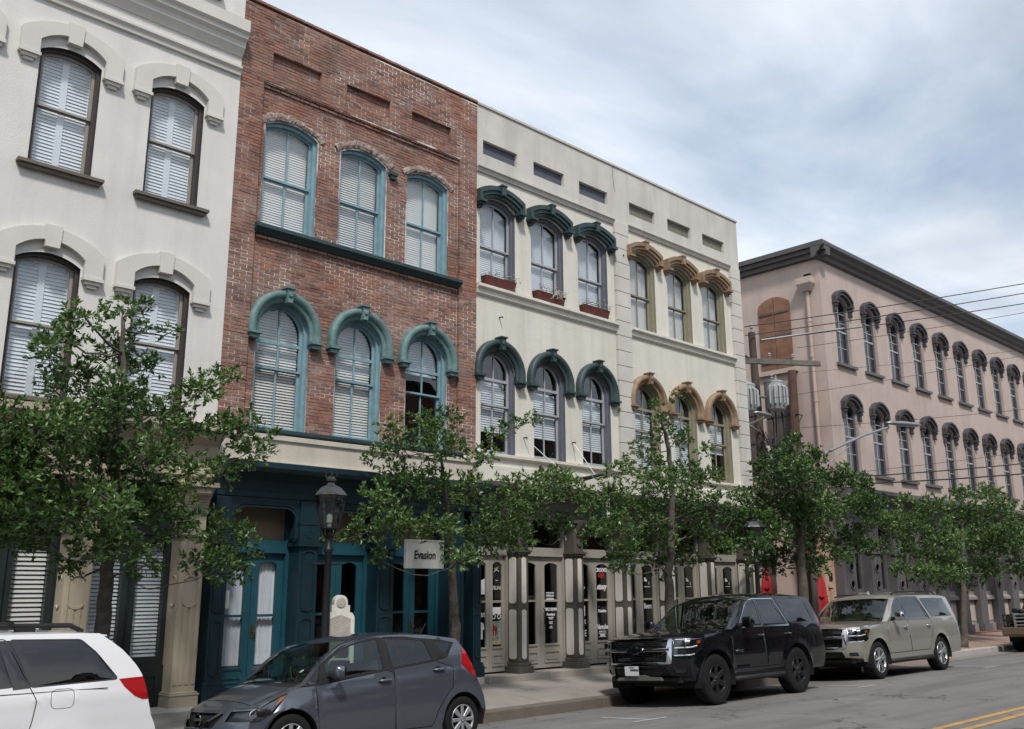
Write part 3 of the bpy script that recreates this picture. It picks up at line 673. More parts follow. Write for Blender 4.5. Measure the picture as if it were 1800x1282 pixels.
def door_leaf(parent, x0, x1, y, z0, z1, m, gm, rail=1.6, glass_z=.8, panel=True, arch_top=.06):
    """glazed leaf: stiles, two lights with an arched head, mid rail, raised bottom panel"""
    s = min(.125, (x1-x0)*.21); zt = z1-.12; d = MB()
    hole1 = arch(x0+s, x1-s, rail+.02, zt-arch_top, arch_top, 8); hole2 = [(x0+s, glass_z), (x1-s, glass_z), (x1-s, rail-.02), (x0+s, rail-.02)]
    wall(d, [(x0, z0), (x1, z0), (x1, z1), (x0, z1)], [hole1, hole2], y, .05)
    if panel:
        d.ring([(x0+s*.7, z0+.1), (x1-s*.7, z0+.1), (x1-s*.7, glass_z-.14), (x0+s*.7, glass_z-.14)], [(x0+s*.7+.03, z0+.13), (x1-s*.7-.03, z0+.13), (x1-s*.7-.03, glass_z-.17), (x0+s*.7+.03, glass_z-.17)], y-.018, y+.01)
        d.box(x0+s*.7+.06, x1-s*.7-.06, y-.012, y+.01, z0+.16, glass_z-.2)
    d.box(x0+s-.02, x1-s+.02, y-.02, y+.01, glass_z-.035, glass_z-.002)
    o = d.build('door', m, parent)
    MB().ngon([(p[0], y+.025, p[1]) for p in hole1]).build('pane', gm, o); MB().ngon([(p[0], y+.025, p[1]) for p in hole2]).build('pane', gm, o)
    return o
zf = .3
for i, (x0, x1) in enumerate(((7.13, 8.38), (8.74, 9.96), (10.32, 11.60))):
    yd = 14.2; xm = (x0+x1)/2
    fr = MB(); fr.ring([(x0-.02, zf), (x1+.02, zf), (x1+.02, 3.34), (x0-.02, 3.34)], [(x0+.06, zf), (x1-.06, zf), (x1-.06, 3.3), (x0+.06, 3.3)], yd-.06, yd+.08); fr.box(x0+.06, x1-.06, yd-.07, yd+.08, 2.49, 2.7)
    f = fr.build('door_frame', teal_door, B)
    # arched spandrel over the bay
    a = rr(x0-.01, x1+.01, 2.72, 3.36, .02); b = rr(x0+.05, x1-.05, 2.72, 3.24, .2); sp = MB(); sp.ring(a[1:]+a[:1], b[1:]+b[:1], 13.86, 14.1, closed=False); sp.ring([(p[0]*.985+xm*.015, p[1]-.02) for p in b[1:]+b[:1]], [(p[0]*.95+xm*.05, p[1]-.045) for p in b[1:]+b[:1]], 13.84, 13.9, closed=False); sp.build('spandrel', teal_column, B)
    MB().box(x0+.06, x1-.06, yd+.02, yd+.05, 2.7, 3.3).build('transom_panel', tan_panel, B)
    for sgn in (-1, 1):
        xa, xb = (x0+.062, xm-.004) if sgn < 0 else (xm+.004, x1-.062)
        d = door_leaf(B, xa, xb, yd, zf+.02, 2.485, teal_door, GLASS if i == 0 else GLASS_DARK, rail=1.5, glass_z=.72)
        if i == 0:                                              # pleated white curtains
            c = MB(); n = 44; vs = []; fs = []
            for k in range(n+1):
                xx = xa+.09+(xb-xa-.18)*k/n; yy = yd+.1+.018*math.sin(k*1.9)+.008*math.sin(k*.7)
                vs += [(xx, yy, .74), (xx, yy+.004*math.sin(k), 1.6), (xx, yy, 2.4)]
            for k in range(n): fs += [(k*3, k*3+3, k*3+4, k*3+1), (k*3+1, k*3+4, k*3+5, k*3+2)]
            c.add(vs, fs); c.build('curtain', curtain_mat, d, smooth=True)
    k = MB(); k.lathe([(.0, -.07), (.028, -.065), (.03, -.05), (.012, -.04), (.012, 0)], (xm+.06, yd-.001, 1.25), 12, 'y'); k.box(xm+.035, xm+.085, yd-.008, yd, 1.15, 1.36); k.build('door_knob', brass, f)
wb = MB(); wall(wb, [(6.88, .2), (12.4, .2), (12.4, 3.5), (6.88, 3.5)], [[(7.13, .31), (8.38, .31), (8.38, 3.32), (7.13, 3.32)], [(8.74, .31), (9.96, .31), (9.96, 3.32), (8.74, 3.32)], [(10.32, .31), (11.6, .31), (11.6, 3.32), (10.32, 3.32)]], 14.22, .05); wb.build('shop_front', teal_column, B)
MB().box(6.88, BX1, 13.72, 14.6, .1, .3).build('threshold', pale_stucco, B)
MB().box(7.27, 7.36, 14.16, 14.18, 1.62, 1.9).build('notice', vinyl_white, B)

# ================================================================== cream building (two bays)
C = empty('cream_building', (17.4, YW, 0), 'long cream stucco building with dark green and tan arched hoods', 'building')
CX0, CX1, CT = 12.405, 22.42, 12.2
bays = [((12.42, 16.93), [(12.54, 13.57), (14.07, 15.12), (15.62, 16.67)], green_hood, grey_frame, grey_sash, slate_panel, [(12.57, 13.6), (14.12, 15.13), (15.66, 16.69)]),
        ((17.44, 21.97), [(17.5, 18.54), (19.06, 20.09), (20.6, 21.65)], tan_hood, olive_frame, olive_frame, drab_panel, [(17.53, 18.57), (19.11, 20.13), (20.68, 21.72)])]
YC = YW+.06
holes_u = []; top_h = []
for (bx0, bx1), ws, *_r2, pans in bays:
    for x0, x1 in ws:
        holes_u.append(arch(x0, x1, 8.12, 9.94, .2)); holes_u.append(arch(x0+.04, x1-.02, 4.58, 6.28, (x1-x0-.06)/2))
    for a, b in pans: top_h.append([(a, 11.08), (b, 11.08), (b, 11.41), (a, 11.41)])
for (bx0, bx1), _w, _h, fm_, *_q in bays: wall(MB(), [(bx0, 4.1), (bx1, 4.1), (bx1, 10.76), (bx0, 10.76)], [h for h in holes_u if bx0 < h[0][0] < bx1], YC, .17, ms=1).build('wall', [cream_stucco, fm_], C)
pw = MB(); wall(pw, [(CX0, 10.76), (CX1, 10.76), (CX1, CT), (CX0, CT)], top_h, YW, .09); pw.build('parapet', pale_stucco, C)
for (bx0, bx1), ws, hm, fm, sm_, pm, pans in bays:
    for a, b in pans: MB().box(a-.01, b+.01, YW+.085, YW+.12, 11.07, 11.42).build('sunk_panel', pm, C)
    cornice('architrave', C, bx0, bx1, YC, [(.0, 10.83), (.1, 10.80), (.1, 10.76), (.06, 10.73), (.04, 10.66)], pale_stucco)
    for i, (x0, x1) in enumerate(ws):
        window(C, x0, x1, 8.12, 9.94, .195, YC, fm, sm_, 9.04, ft=.055, sd=.07, blind=True, blind_m=blind_white if hm is green_hood else blind_warm, pitch=.046, single=False)
        stilted_hood(C, x0-.14, x1+.18, .17, 9.97, 10.21, .19, YC, .17, hm, key_w=.14, inner=(10.0, .165))
        xa, xb = x0+.04, x1-.02
        bz = {0: 5.1, 1: 5.12, 2: 5.0}[i] if hm is green_hood else {0: None, 1: None, 2: 5.4}[i]
        window(C, xa, xb, 4.58, 6.28, (xb-xa)/2, YC, fm, sm_, 5.6, ft=.055, sd=.07, transom=6.16, blind=True, blind_m=blind_white, blind_z=bz, blind_top=6.14, pitch=.05, single=False)
        round_hood(C, (xa+xb)/2, 6.29, .70, .485, YC, .15, hm)
    cornice('sill_course', C, bx0, bx1, YC, [(.0, 8.13), (.13, 8.11), (.13, 8.05), (.07, 8.0), (.06, 7.92), (.02, 7.88)], pale_stucco if 0 else cream_stucco)
    cornice('lower_sill', C, bx0, bx1, YC, [(.0, 4.6), (.12, 4.58), (.12, 4.52), (.05, 4.49), (.04, 4.34)], cream_stucco)
# rusticated pilasters, block by block
cmesh = MB().box(-.5, .5, -.5, .5, -.5, .5).mesh('block', pale_stucco)
bmm = bmesh.new(); bmm.from_mesh(cmesh); bmesh.ops.bevel(bmm, geom=bmm.edges[:], offset=.02, segments=1, affect='EDGES'); bmm.to_mesh(cmesh); bmm.free()
for xa, xb in ((16.93, 17.44), (21.97, CX1)):
    z = 4.1; k = 0
    while z < 10.6:
        h = .372; zb = min(z+h, 10.76)
        o = bpy.data.objects.new('block', cmesh); COL.objects.link(o); attach(o, C); o.location = ((xa+xb)/2, YW+.06, (z+zb)/2); o.scale = (xb-xa+.02, .16, zb-z-.014); z = zb
    MB().box(xa-.004, xb, YW+.012, YW+.3, 4.1, 10.75).build('pilaster', mat('joint', (.27, .25, .22), .9), C)
cp = MB(); cp.box(CX0, CX1+.02, YW-.03, YW+.4, CT+.0, CT+.05); cp.build('coping', mat('coping_pale', (.52, .48, .43), .9, var=.12, vscale=2, bump=.3, bscale=25, stain=.5, stain_col=(.3, .27, .24), sscale=2), C)
# the crack in the parapet and two rusty anchors
cr_ = MB(); pts = [(16.9, 12.2), (16.93, 12.05), (16.9, 11.93), (16.95, 11.8), (16.94, 11.66), (17.0, 11.52)]
for p, q in zip(pts, pts[1:]): cr_.quad((p[0]-.007, YW-.002, p[1]), (p[0]+.009, YW-.002, p[1]), (q[0]+.007, YW-.002, q[1]), (q[0]-.006, YW-.002, q[1]))
cr_.build('crack', interior, C)
for x, z in ((13.1, 7.5), (17.2, 9.9), (13.8, 5.0), (15.3, 5.05)): MB().tube([(x, YC+.01, z), (x, YC-.1, z), (x+.01, YC-.1, z-.03)], .014, 6).build('anchor', dark_bronze, C)
building_mass(C, CX0, CX1, YW, 33, CT-.05, cream_stucco)
MB().box(CX1-.2, CX1-.002, YW+.1, YW+.95, .2, CT-.05).build('end_wall', cream_stucco, C)
# lintel and storefront
cornice('lintel_band', C, CX0, CX1, YW, [(.02, 4.34), (.05, 4.33), (.05, 4.0), (.02, 3.98)], cream_stucco)
cornice('storefront_cornice', C, CX0, CX1, YW, [(.1, 3.98), (.46, 3.96), (.46, 3.87), (.4, 3.81), (.22, 3.74), (.15, 3.66), (.15, 3.5), (.1, 3.46), (.1, 3.3)], column_umber)
centers = [13.52, 15.18, 16.80, 18.42, 20.05, 21.75]
def oct_panel(x0, x1, z0, z1, r=.035): return [(x0, z0+r), (x0+r, z0+r), (x0+r, z0), (x1-r, z0), (x1-r, z0+r), (x1, z0+r), (x1, z1-r), (x1-r, z1-r), (x1-r, z1), (x0+r, z1), (x0+r, z1-r), (x0, z1-r)] if 0 else [(x0, z0+r), (x0+r, z0), (x1-r, z0), (x1, z0+r), (x1, z1-r), (x1-r, z1), (x0+r, z1), (x0, z1-r)]
for xc in centers:
    y0, w, dp = 13.8, .28, .36; xa, xb = xc-w/2, xc+w/2
    o = MB().box(xa, xb, y0, y0+dp, .5, 3.32).build('column', column_umber, C, bevel=.03)
    q = MB(); q.box(xa-.06, xb+.06, y0-.07, y0+dp, .3, .43); q.box(xa-.03, xb+.03, y0-.035, y0+dp, .43, .5); q.build('plinth', column_umber, o, bevel=.012)
    q = MB(); q.box(xa-.05, xb+.05, y0-.05, y0+dp, 2.62, 2.66); q.box(xa-.03, xb+.03, y0-.03, y0+dp, 2.58, 2.625); q.build('capital', column_umber, o); MB().lathe([(.07, 0), (.07, -.025), (.045, -.025), (.045, -.012), (0, -.03)], (xc, y0-.001, 2.84), 14, 'y').build('roundel', column_umber, o)
    q = MB(); q.prism_x([(y0+.01, 2.98)]+[(y0-.02-.2*(k/7)**1.8, 2.98+.27*k/7) for k in range(8)]+[(y0-.23, 3.3), (y0+.01, 3.3)], xc-.09, xc+.09); q.build('bracket', column_umber, o); MB().box(xa-.05, xb+.05, y0-.06, y0+dp, 3.26, 3.33).build('abacus', column_umber, o)
    for za, zb in ((.56, 1.5), (1.62, 2.52)):
        q = MB(); q.prism(oct_panel(xc-.062, xc+.062, za, zb), y0-.014, y0+.003); q.build('inset_panel', insert_cream, o, bevel=.004)
        q = MB(); P = oct_panel(y0+.07, y0+.27, za, zb); n = len(P)
        q.add([(xa-.014, p[0], p[1]) for p in P]+[(xa+.003, p[0], p[1]) for p in P], [tuple(range(n)), tuple(range(2*n-1, n-1, -1))]+[(i, i+n, (i+1) % n+n, (i+1) % n) for i in range(n)]); q.build('inset_panel', insert_cream, o, bevel=.004)
prev = CX0-.06; shop = []
for i, xc in enumerate(centers+[None]):
    x0 = prev+.14 if i else CX0+.05; x1 = xc-.14 if xc else CX1-.02
    if x1-x0 < .5: continue
    yd = 14.16; fr = MB(); fr.ring([(x0-.03, zf), (x1+.03, zf), (x1+.03, 3.4), (x0-.03, 3.4)], [(x0+.04, zf), (x1-.04, zf), (x1-.04, 3.36), (x0+.04, 3.36)], yd-.05, yd+.08); fr.box(x0+.04, x1-.04, yd-.06, yd+.08, 2.56, 2.74)
    fr.build('door_frame', storefront_taupe, C)
    xm = (x0+x1)/2; hs = [(x0+.042, xm-.004), (xm+.004, x1-.042)]
    ds = [door_leaf(C, a, b, yd, zf+.03, 2.555, storefront_taupe, GLASS_DARK, rail=1.66, glass_z=.8) for a, b in hs]
    MB().ngon([(x0+.04, yd+.02, 2.75), (x1-.04, yd+.02, 2.75), (x1-.04, yd+.02, 3.35), (x0+.04, yd+.02, 3.35)]).build('transom_pane', GLASS_DARK, C)
    shop.append((x0, x1, xm, ds)); prev = xc if xc else 0
wb = MB(); wall(wb, [(CX0, .2), (CX1, .2), (CX1, 3.6), (CX0, 3.6)], [[(s[0], .31), (s[1], .31), (s[1], 3.38), (s[0], 3.38)] for s in shop], 14.2, .05); wb.build('shop_front', column_umber, C)
st = MB(); x = CX0
while x < CX1-.1: w = 1.62; st.box(x+.003, min(x+w, CX1)-.003, 13.6, 14.55, .1, .3); x += w
st.build('threshold', mat('step_stone', (.30, .27, .24), .85, var=.12, vscale=3, bump=.2, bscale=40), C, bevel=.01)
def sticker(poly, y, m, parent, name='decal'): return MB().prism(poly, y-.003, y+.001).build(name, m, parent)
def leaf_x(i, j): a, b = (shop[i][0]+.042, shop[i][2]) if j == 0 else (shop[i][2], shop[i][1]-.042); return (a+b)/2
yt = 14.166+.01
d = shop[0][3][1]; x = leaf_x(0, 1)
put_text('sual', (x, yt, 1.92), vinyl_white, d); sticker([(x-.1+.1*math.cos(t*.5)*1.2+.1, 2.16+.09*math.sin(t*.5)) for t in range(12)], yt, interior, d)
ringp = [(x+.09*math.cos(2*math.pi*t/16), 2.17+.11*math.sin(2*math.pi*t/16)) for t in range(16)]; MB().ring(ringp, [(x+(p[0]-x)*.86, 2.17+(p[1]-2.17)*.86) for p in ringp], yt-.003, yt).build('decal', vinyl_white, d)
sticker([(x-.07, 2.3), (x-.02, 2.27), (x+.03, 2.3), (x+.06, 2.34), (x, 2.32)], yt, sand_vinyl, d)
px0, px1 = x-.15, x+.15
sticker([(px0, .84), (px1, .84), (px1, 1.28), (px0, 1.28)], yt+.004, mat('poster_green', (.25, .28, .22), .6, var=.5, vscale=18), d, 'poster')
sticker([(px0, 1.02), (px0+.14, 1.0), (px0+.17, 1.16), (px0+.05, 1.22), (px0, 1.18)], yt, red_vinyl, d)
for q in (.08, .2, .27): sticker([(px0+q, .84), (px0+q+.018, .84), (px0+q+.018, 1.05+q*.6), (px0+q, 1.05+q*.6)], yt-.004, mat('poster_pale', (.55, .5, .36), .6), d)
sticker([(px0, .84), (px1, .84), (px1, .92), (px0, .9)], yt-.002, sand_vinyl, d)
sticker([(x+.02, 1.1), (x+.15, 1.1), (x+.15, 1.13), (x+.02, 1.13)], yt-.006, cyan_vinyl, d); sticker([(x+.075, .9), (x+.1, .9), (x+.1, 1.3), (x+.075, 1.3)], yt-.008, cyan_vinyl, d)
sticker([(x-.11, 1.42), (x+.11, 1.42), (x+.11, 1.55), (x-.11, 1.55)], yt, vinyl_white, d)
for sx in (-.075, .065): MB().ring([(x+sx+.05*math.cos(t*.6), 1.37+.05*math.sin(t*.6)) for t in range(10)], [(x+sx+.033*math.cos(t*.6), 1.37+.033*math.sin(t*.6)) for t in range(10)], yt-.003, yt).build('decal', vinyl_white, d)
d = shop[0][3][0]; x = leaf_x(0, 0)
sticker([(x-.06, 1.8), (x+.1, 1.8), (x+.1, 2.1), (x-.06, 2.04)], yt, vinyl_white, d); put_text('an', (x+.04, yt, 1.42), vinyl_white, d)
sticker([(x-.06, .95), (x+.05, .95), (x+.05, 1.12), (x+.1, 1.14), (x+.07, 1.25), (x+.02, 1.27), (x-.06, 1.27)], yt, vinyl_white, d)
d = shop[1][3][1]; x = leaf_x(1, 1)
sticker([(x-.13, 1.68), (x+.1, 1.68), (x+.1, 1.83), (x-.13, 1.83)], yt, vinyl_white, d, 'notice'); put_text('public', (x-.015, yt-.006, 1.79), ink_black, d); put_text('restroom', (x-.015, yt-.006, 1.725), ink_black, d)
put_text('crown', (x, yt, 1.48), vinyl_white, d); put_text('bout', (x, yt, 1.38), vinyl_white, d)
for z, w in ((1.31, .16), (1.28, .1), (1.22, .12), (1.19, .09), (1.13, .06), (1.1, .09)): sticker([(x-w/2, z), (x+w/2, z), (x+w/2, z+.016), (x-w/2, z+.016)], yt, vinyl_white, d, 'fine_print')
MB().tube([(shop[1][2]+.05, 14.1, 1.2), (shop[1][2]+.05, 14.08, 1.2), (shop[1][2]+.05, 14.08, 1.5), (shop[1][2]+.05, 14.11, 1.5)], .013, 8).build('door_pull', iron_black, d)
d = shop[2][3][1]; x = leaf_x(2, 1)
put_text('crooks', (x, yt, 2.3), vinyl_white, d); sticker([(x-.12, 2.22), (x, 2.255), (x+.12, 2.22), (x+.1, 2.15), (x, 2.12), (x-.1, 2.15)], yt, red_vinyl, d)
put_text('script', (x, yt, 1.94), vinyl_white, d); put_text('primitive', (x, yt, 1.42), vinyl_white, d); put_text('herschel', (x, yt, 1.08), vinyl_white, d); put_text('supply', (x, yt, .98), vinyl_white, d)
for z in (.94, .87): sticker([(x-.13, z), (x+.13, z), (x+.13, z+.01), (x-.13, z+.01)], yt, vinyl_white, d)
sticker([(x-.08, .885), (x+.08, .885), (x+.08, .93), (x-.08, .93)], yt, vinyl_white, d)
d = shop[2][3][0]; x = leaf_x(2, 0)
sticker([(x-.08, 2.12), (x+.02, 2.16), (x+.04, 2.26), (x-.03, 2.3), (x-.1, 2.24)], yt, blue_vinyl, d); put_text('ep', (x+.03, yt, 1.9), vinyl_white, d); put_text('one', (x+.05, yt, 1.42), vinyl_white, d); put_text('ft', (x+.05, yt, 1.2), vinyl_white, d); put_text('fe', (x+.03, yt, .96), vinyl_white, d)
put_text('beers', (leaf_x(3, 1), yt, 1.5), vinyl_white, shop[3][3][1]); put_text('wines', (leaf_x(4, 1), yt, 1.5), vinyl_white, shop[4][3][1])
for i in (3, 4, 5):
    dd = shop[i][3][1]; x = leaf_x(i, 1)
    sticker([(x-.1, 2.06), (x+.01, 2.06), (x-.01, 2.1), (x-.07, 2.15), (x-.1, 2.15)], yt, vinyl_white, dd); sticker([(x-.1, 1.93), (x+.12, 1.93), (x+.12, 1.945), (x-.1, 1.945)], yt, vinyl_white, dd); sticker([(x+.06, 1.98), (x+.08, 1.98), (x+.08, 2.05), (x+.06, 2.05)], yt, vinyl_white, dd)
# ================================================================== ground, road, kerb, pavement
def asphalt_material():
    m = bpy.data.materials.new('asphalt'); m.use_nodes = True; nt = m.node_tree; N = nt.nodes; L = nt.links
    b = N['Principled BSDF']; b.inputs['Roughness'].default_value = .85; b.inputs['Specular IOR Level'].default_value = .35
    geo = N.new('ShaderNodeNewGeometry'); pos = geo.outputs['Position']
    def nz(scale, det=4, rough=.6, sc=(1, 1, 1), off=(0, 0, 0)):
        mp = N.new('ShaderNodeMapping'); mp.inputs['Scale'].default_value = sc; mp.inputs['Location'].default_value = off; L.new(pos, mp.inputs[0])
        n = N.new('ShaderNodeTexNoise'); n.inputs['Scale'].default_value = scale; n.inputs['Detail'].default_value = det; n.inputs['Roughness'].default_value = rough
        L.new(mp.outputs[0], n.inputs['Vector']); return n.outputs['Fac']
    def rg(s, a, c, lo=0., hi=1.):
        r = N.new('ShaderNodeMapRange'); r.inputs[1].default_value = a; r.inputs[2].default_value = c; r.inputs[3].default_value = lo; r.inputs[4].default_value = hi; L.new(s, r.inputs[0]); return r.outputs[0]
    def mix(f, a, c):
        x = N.new('ShaderNodeMix'); x.data_type = 'RGBA'
        for s, i in ((f, 0), (a, 6), (c, 7)):
            if isinstance(s, tuple): x.inputs[i].default_value = (*s, 1)
            else: L.new(s, x.inputs[i])
        return x.outputs[2]
    c = mix(rg(nz(160, 2), .3, .7), (.12, .115, .11), (.215, .206, .198))
    c = mix(rg(nz(1, 5, .6, (.18, 1.6, 1)), .45, .7, 0, .7), c, (.095, .09, .086))          # wheel polish along the lane
    c = mix(rg(nz(.6, 6, .65, off=(4, 3, 0)), .5, .75, 0, .6), c, (.235, .22, .205))           # dusty patches
    c = mix(rg(nz(2.6, 6, .7, off=(9, 1, 0)), .62, .78, 0, .55), c, (.05, .048, .047))        # oil
    # cracks: warped cell borders, broken up by a slow mask
    wp = N.new('ShaderNodeVectorMath'); wp.operation = 'ADD'; wn = N.new('ShaderNodeTexNoise'); wn.inputs['Scale'].default_value = 2.2; wn.inputs['Detail'].default_value = 6; L.new(pos, wn.inputs['Vector']); L.new(pos, wp.inputs[0]); L.new(wn.outputs['Color'], wp.inputs[1])
    vo = N.new('ShaderNodeTexVoronoi'); vo.feature = 'DISTANCE_TO_EDGE'; vo.inputs['Scale'].default_value = .42; L.new(wp.outputs[0], vo.inputs['Vector'])
    ck = N.new('ShaderNodeMath'); ck.operation = 'MULTIPLY'; L.new(rg(vo.outputs['Distance'], .0, .011, 1., 0.), ck.inputs[0]); L.new(rg(nz(.5, 3, off=(2, 7, 0)), .45, .55), ck.inputs[1])
    c = mix(ck.outputs[0], c, (.03, .028, .027))
    L.new(c, b.inputs['Base Color'])
    bp = N.new('ShaderNodeBump'); bp.inputs['Strength'].default_value = .35; bp.inputs['Distance'].default_value = .008; L.new(nz(120, 3), bp.inputs['Height']); L.new(bp.outputs[0], b.inputs['Normal'])
    return m
ASPHALT = asphalt_material()
ground_m = mat('ground_soil', (.16, .145, .125), .95, var=.15, vscale=.3)
structure(MB().quad((-900, -900, -.45), (900, -900, -.45), (900, 900, -.45), (-900, 900, -.45)).build('ground', ground_m))
ys = [-40, -20, -10, -6.5]+[-6+i*.5 for i in range(0, 44)]; ys = [y for y in ys if y < 11.56]+[11.56]
rd = MB(); xs = [-300, -60, -20, 0, 20, 40, 60, 120, 400]; vs = []; fs = []
def rz(y): return max(road_z(y), -.4) if y > -6 else -.4+.0
for y in ys:
    for x in xs: vs.append((x, y, rz(y) if y > -6.4 else -.3))
nx = len(xs)
for j in range(len(ys)-1):
    for i in range(nx-1): fs.append((j*nx+i, j*nx+i+1, (j+1)*nx+i+1, (j+1)*nx+i))
rd.add(vs, fs); structure(rd.build('road', ASPHALT, smooth=True))
# side lane between the cream and the pink buildings
lane_m = mat('lane_paving', (.22, .165, .135), .9, var=.2, vscale=2, bump=.3, bscale=20, stain=.4, stain_col=(.13, .12, .11), sscale=1)
structure(MB().add([(22.9, 11.57, -.136), (28.9, 11.57, -.136), (28.9, 60, .1), (22.9, 60, .1)], [(0, 1, 2, 3)]).build('side_lane', lane_m))
yellow = mat('yellow_paint', (.46, .26, .06), .8, var=.15, vscale=6, bump=.1, bscale=60, stain=.95, stain_col=(.17, .15, .125), sscale=4)
for y0 in (5.22, 5.50):
    l = MB(); xx = [-60+i*2 for i in range(120)]
    for a, b in zip(xx, xx[1:]): l.quad((a, y0, rz(y0)+.005), (b, y0, rz(y0)+.005), (b, y0+.11, rz(y0+.11)+.005), (a, y0+.11, rz(y0+.11)+.005))
    structure(l.build('centre_line', yellow))
parkm = mat('faded_white_paint', (.38, .37, .35), .8, var=.2, vscale=5, stain=.8, stain_col=(.17, .16, .15), sscale=5)
for x in (11.6, 18.4, 24.8):
    l = MB(); l.quad((x, 9.3, rz(9.3)+.006), (x+.1, 9.3, rz(9.3)+.006), (x+.1, 10.2, rz(10.2)+.006), (x, 10.2, rz(10.2)+.006)); l.quad((x-.35, 9.2, rz(9.2)+.006), (x+.45, 9.2, rz(9.2)+.006), (x+.45, 9.29, rz(9.29)+.006), (x-.35, 9.29, rz(9.29)+.006))
    structure(l.build('parking_mark', parkm))
# pavement slabs fall towards the kerb
slab_m = mat('pavement_concrete', (.27, .25, .225), .9, var=.12, vscale=1.2, bump=.25, bscale=60, stain=.55, stain_col=(.15, .14, .125), sscale=1.1)
curb_m = mat('curb_stone', (.145, .122, .10), .9, var=.2, vscale=3, bump=.4, bscale=35, stain=.6, stain_col=(.11, .095, .08), sscale=1.5)
def side_z(y): return .03+(y-11.55)*(.185-.03)/(13.75-11.55)
base = structure(MB().add([(-30, 11.6, -.02), (22.88, 11.6, -.02), (22.88, 14.3, .13), (-30, 14.3, .13)], [(0, 1, 2, 3)]).build('pavement', mat('joint_dirt', (.09, .08, .07), .95)))
x = -12.0
while x < 22.8:
    w = 1.5; x1 = min(x+w, 22.85)
    for ya, yb in ((11.74, 12.78), (12.78, 13.9)):
        a, b = x+.005, x1-.005; c, d = ya+.005, yb-.005; z0, z1 = side_z(c)+rng.uniform(-.004, .004), side_z(d)+rng.uniform(-.004, .004)
        MB().add([(a, c, z0), (b, c, z0), (b, d, z1), (a, d, z1), (a, c, z0-.09), (b, c, z0-.09), (b, d, z1-.09), (a, d, z1-.09)], [(0, 1, 2, 3), (4, 5, 1, 0), (5, 6, 2, 1), (6, 7, 3, 2), (7, 4, 0, 3)]).build('slab', slab_m, base, bevel=0)
    x = x1
kb = structure(MB().box(-30, 22.85, 11.6, 11.72, -.25, -.04).build('curb', curb_m))
x = -12.0
while x < 22.8:
    w = rng.uniform(1.7, 2.3); x1 = min(x+w, 22.9)
    MB().box(x+.006, x1-.006, 11.55+rng.uniform(-.01, .008), 11.735, -.24, .035+rng.uniform(-.006, .006)).build('curb_stone', curb_m, kb, bevel=.022); x = x1
# far corner beyond the lane: kerb, pale apron and brick-coloured pavement
corner = structure(MB().add([(28.95, 12.3, .03), (90, 12.3, .03), (90, 15.3, .2), (28.95, 15.3, .2)], [(0, 1, 2, 3)]).build('far_pavement', mat('brick_paving', (.30, .20, .16), .9, var=.18, vscale=5, bump=.3, bscale=25, stain=.4, stain_col=(.2, .17, .15), sscale=1)))
kb2 = structure(MB().box(28.9, 90, 12.1, 12.3, -.3, -.03).build('far_curb', curb_m)); x = 28.86
pale_curb = mat('pale_curb', (.42, .40, .37), .9, var=.15, vscale=3, bump=.3, bscale=30, stain=.5, stain_col=(.2, .19, .17), sscale=2)
while x < 60:
    w = rng.uniform(1.8, 2.2); MB().box(x+.006, x+w-.006, 12.05, 12.32, -.28, .035).build('curb_stone', pale_curb, kb2, bevel=.025); x += w
structure(MB().box(28.9, 90, 11.57, 12.06, -.4, -.13).build('gutter', mat('gutter', (.21, .19, .175), .9, var=.15, vscale=2)))

# ================================================================== pink building beyond the lane
YE = 15.0; KE = YE/14
def ez(z): return 1.9+(z-1.9)*KE
E_ = empty('pink_building', (45, YE, 0), 'long pink stucco building with dark bracketed window hoods beyond the lane', 'building')
EX0, EX1, EYB = 29.1, 78.0, 44.0
ET = ez(12.28)
ew = [(29.95+i*2.066, 30.98+i*2.066) for i in range(23)]
r1 = (ez(8.93), ez(10.95), .28); r2 = (ez(5.45), ez(7.45), .28)
hol = [arch(a, b, r[0], r[1], r[2], 10) for a, b in ew for r in (r1, r2)]
wall(MB(), [(EX0, ez(4.75)), (EX1, ez(4.75)), (EX1, ET), (EX0, ET)], hol, YE, .2).build('wall', pink_stucco, E_)
charcoal = mat('charcoal_hood', (.062, .058, .066), .55, var=.2, vscale=5, bump=.15, bscale=40)
grey_sill = mat('grey_sill', (.13, .12, .115), .6, var=.15, vscale=5)
drape = mat('drape', (.26, .255, .25), .8, var=.3, vscale=1.5)
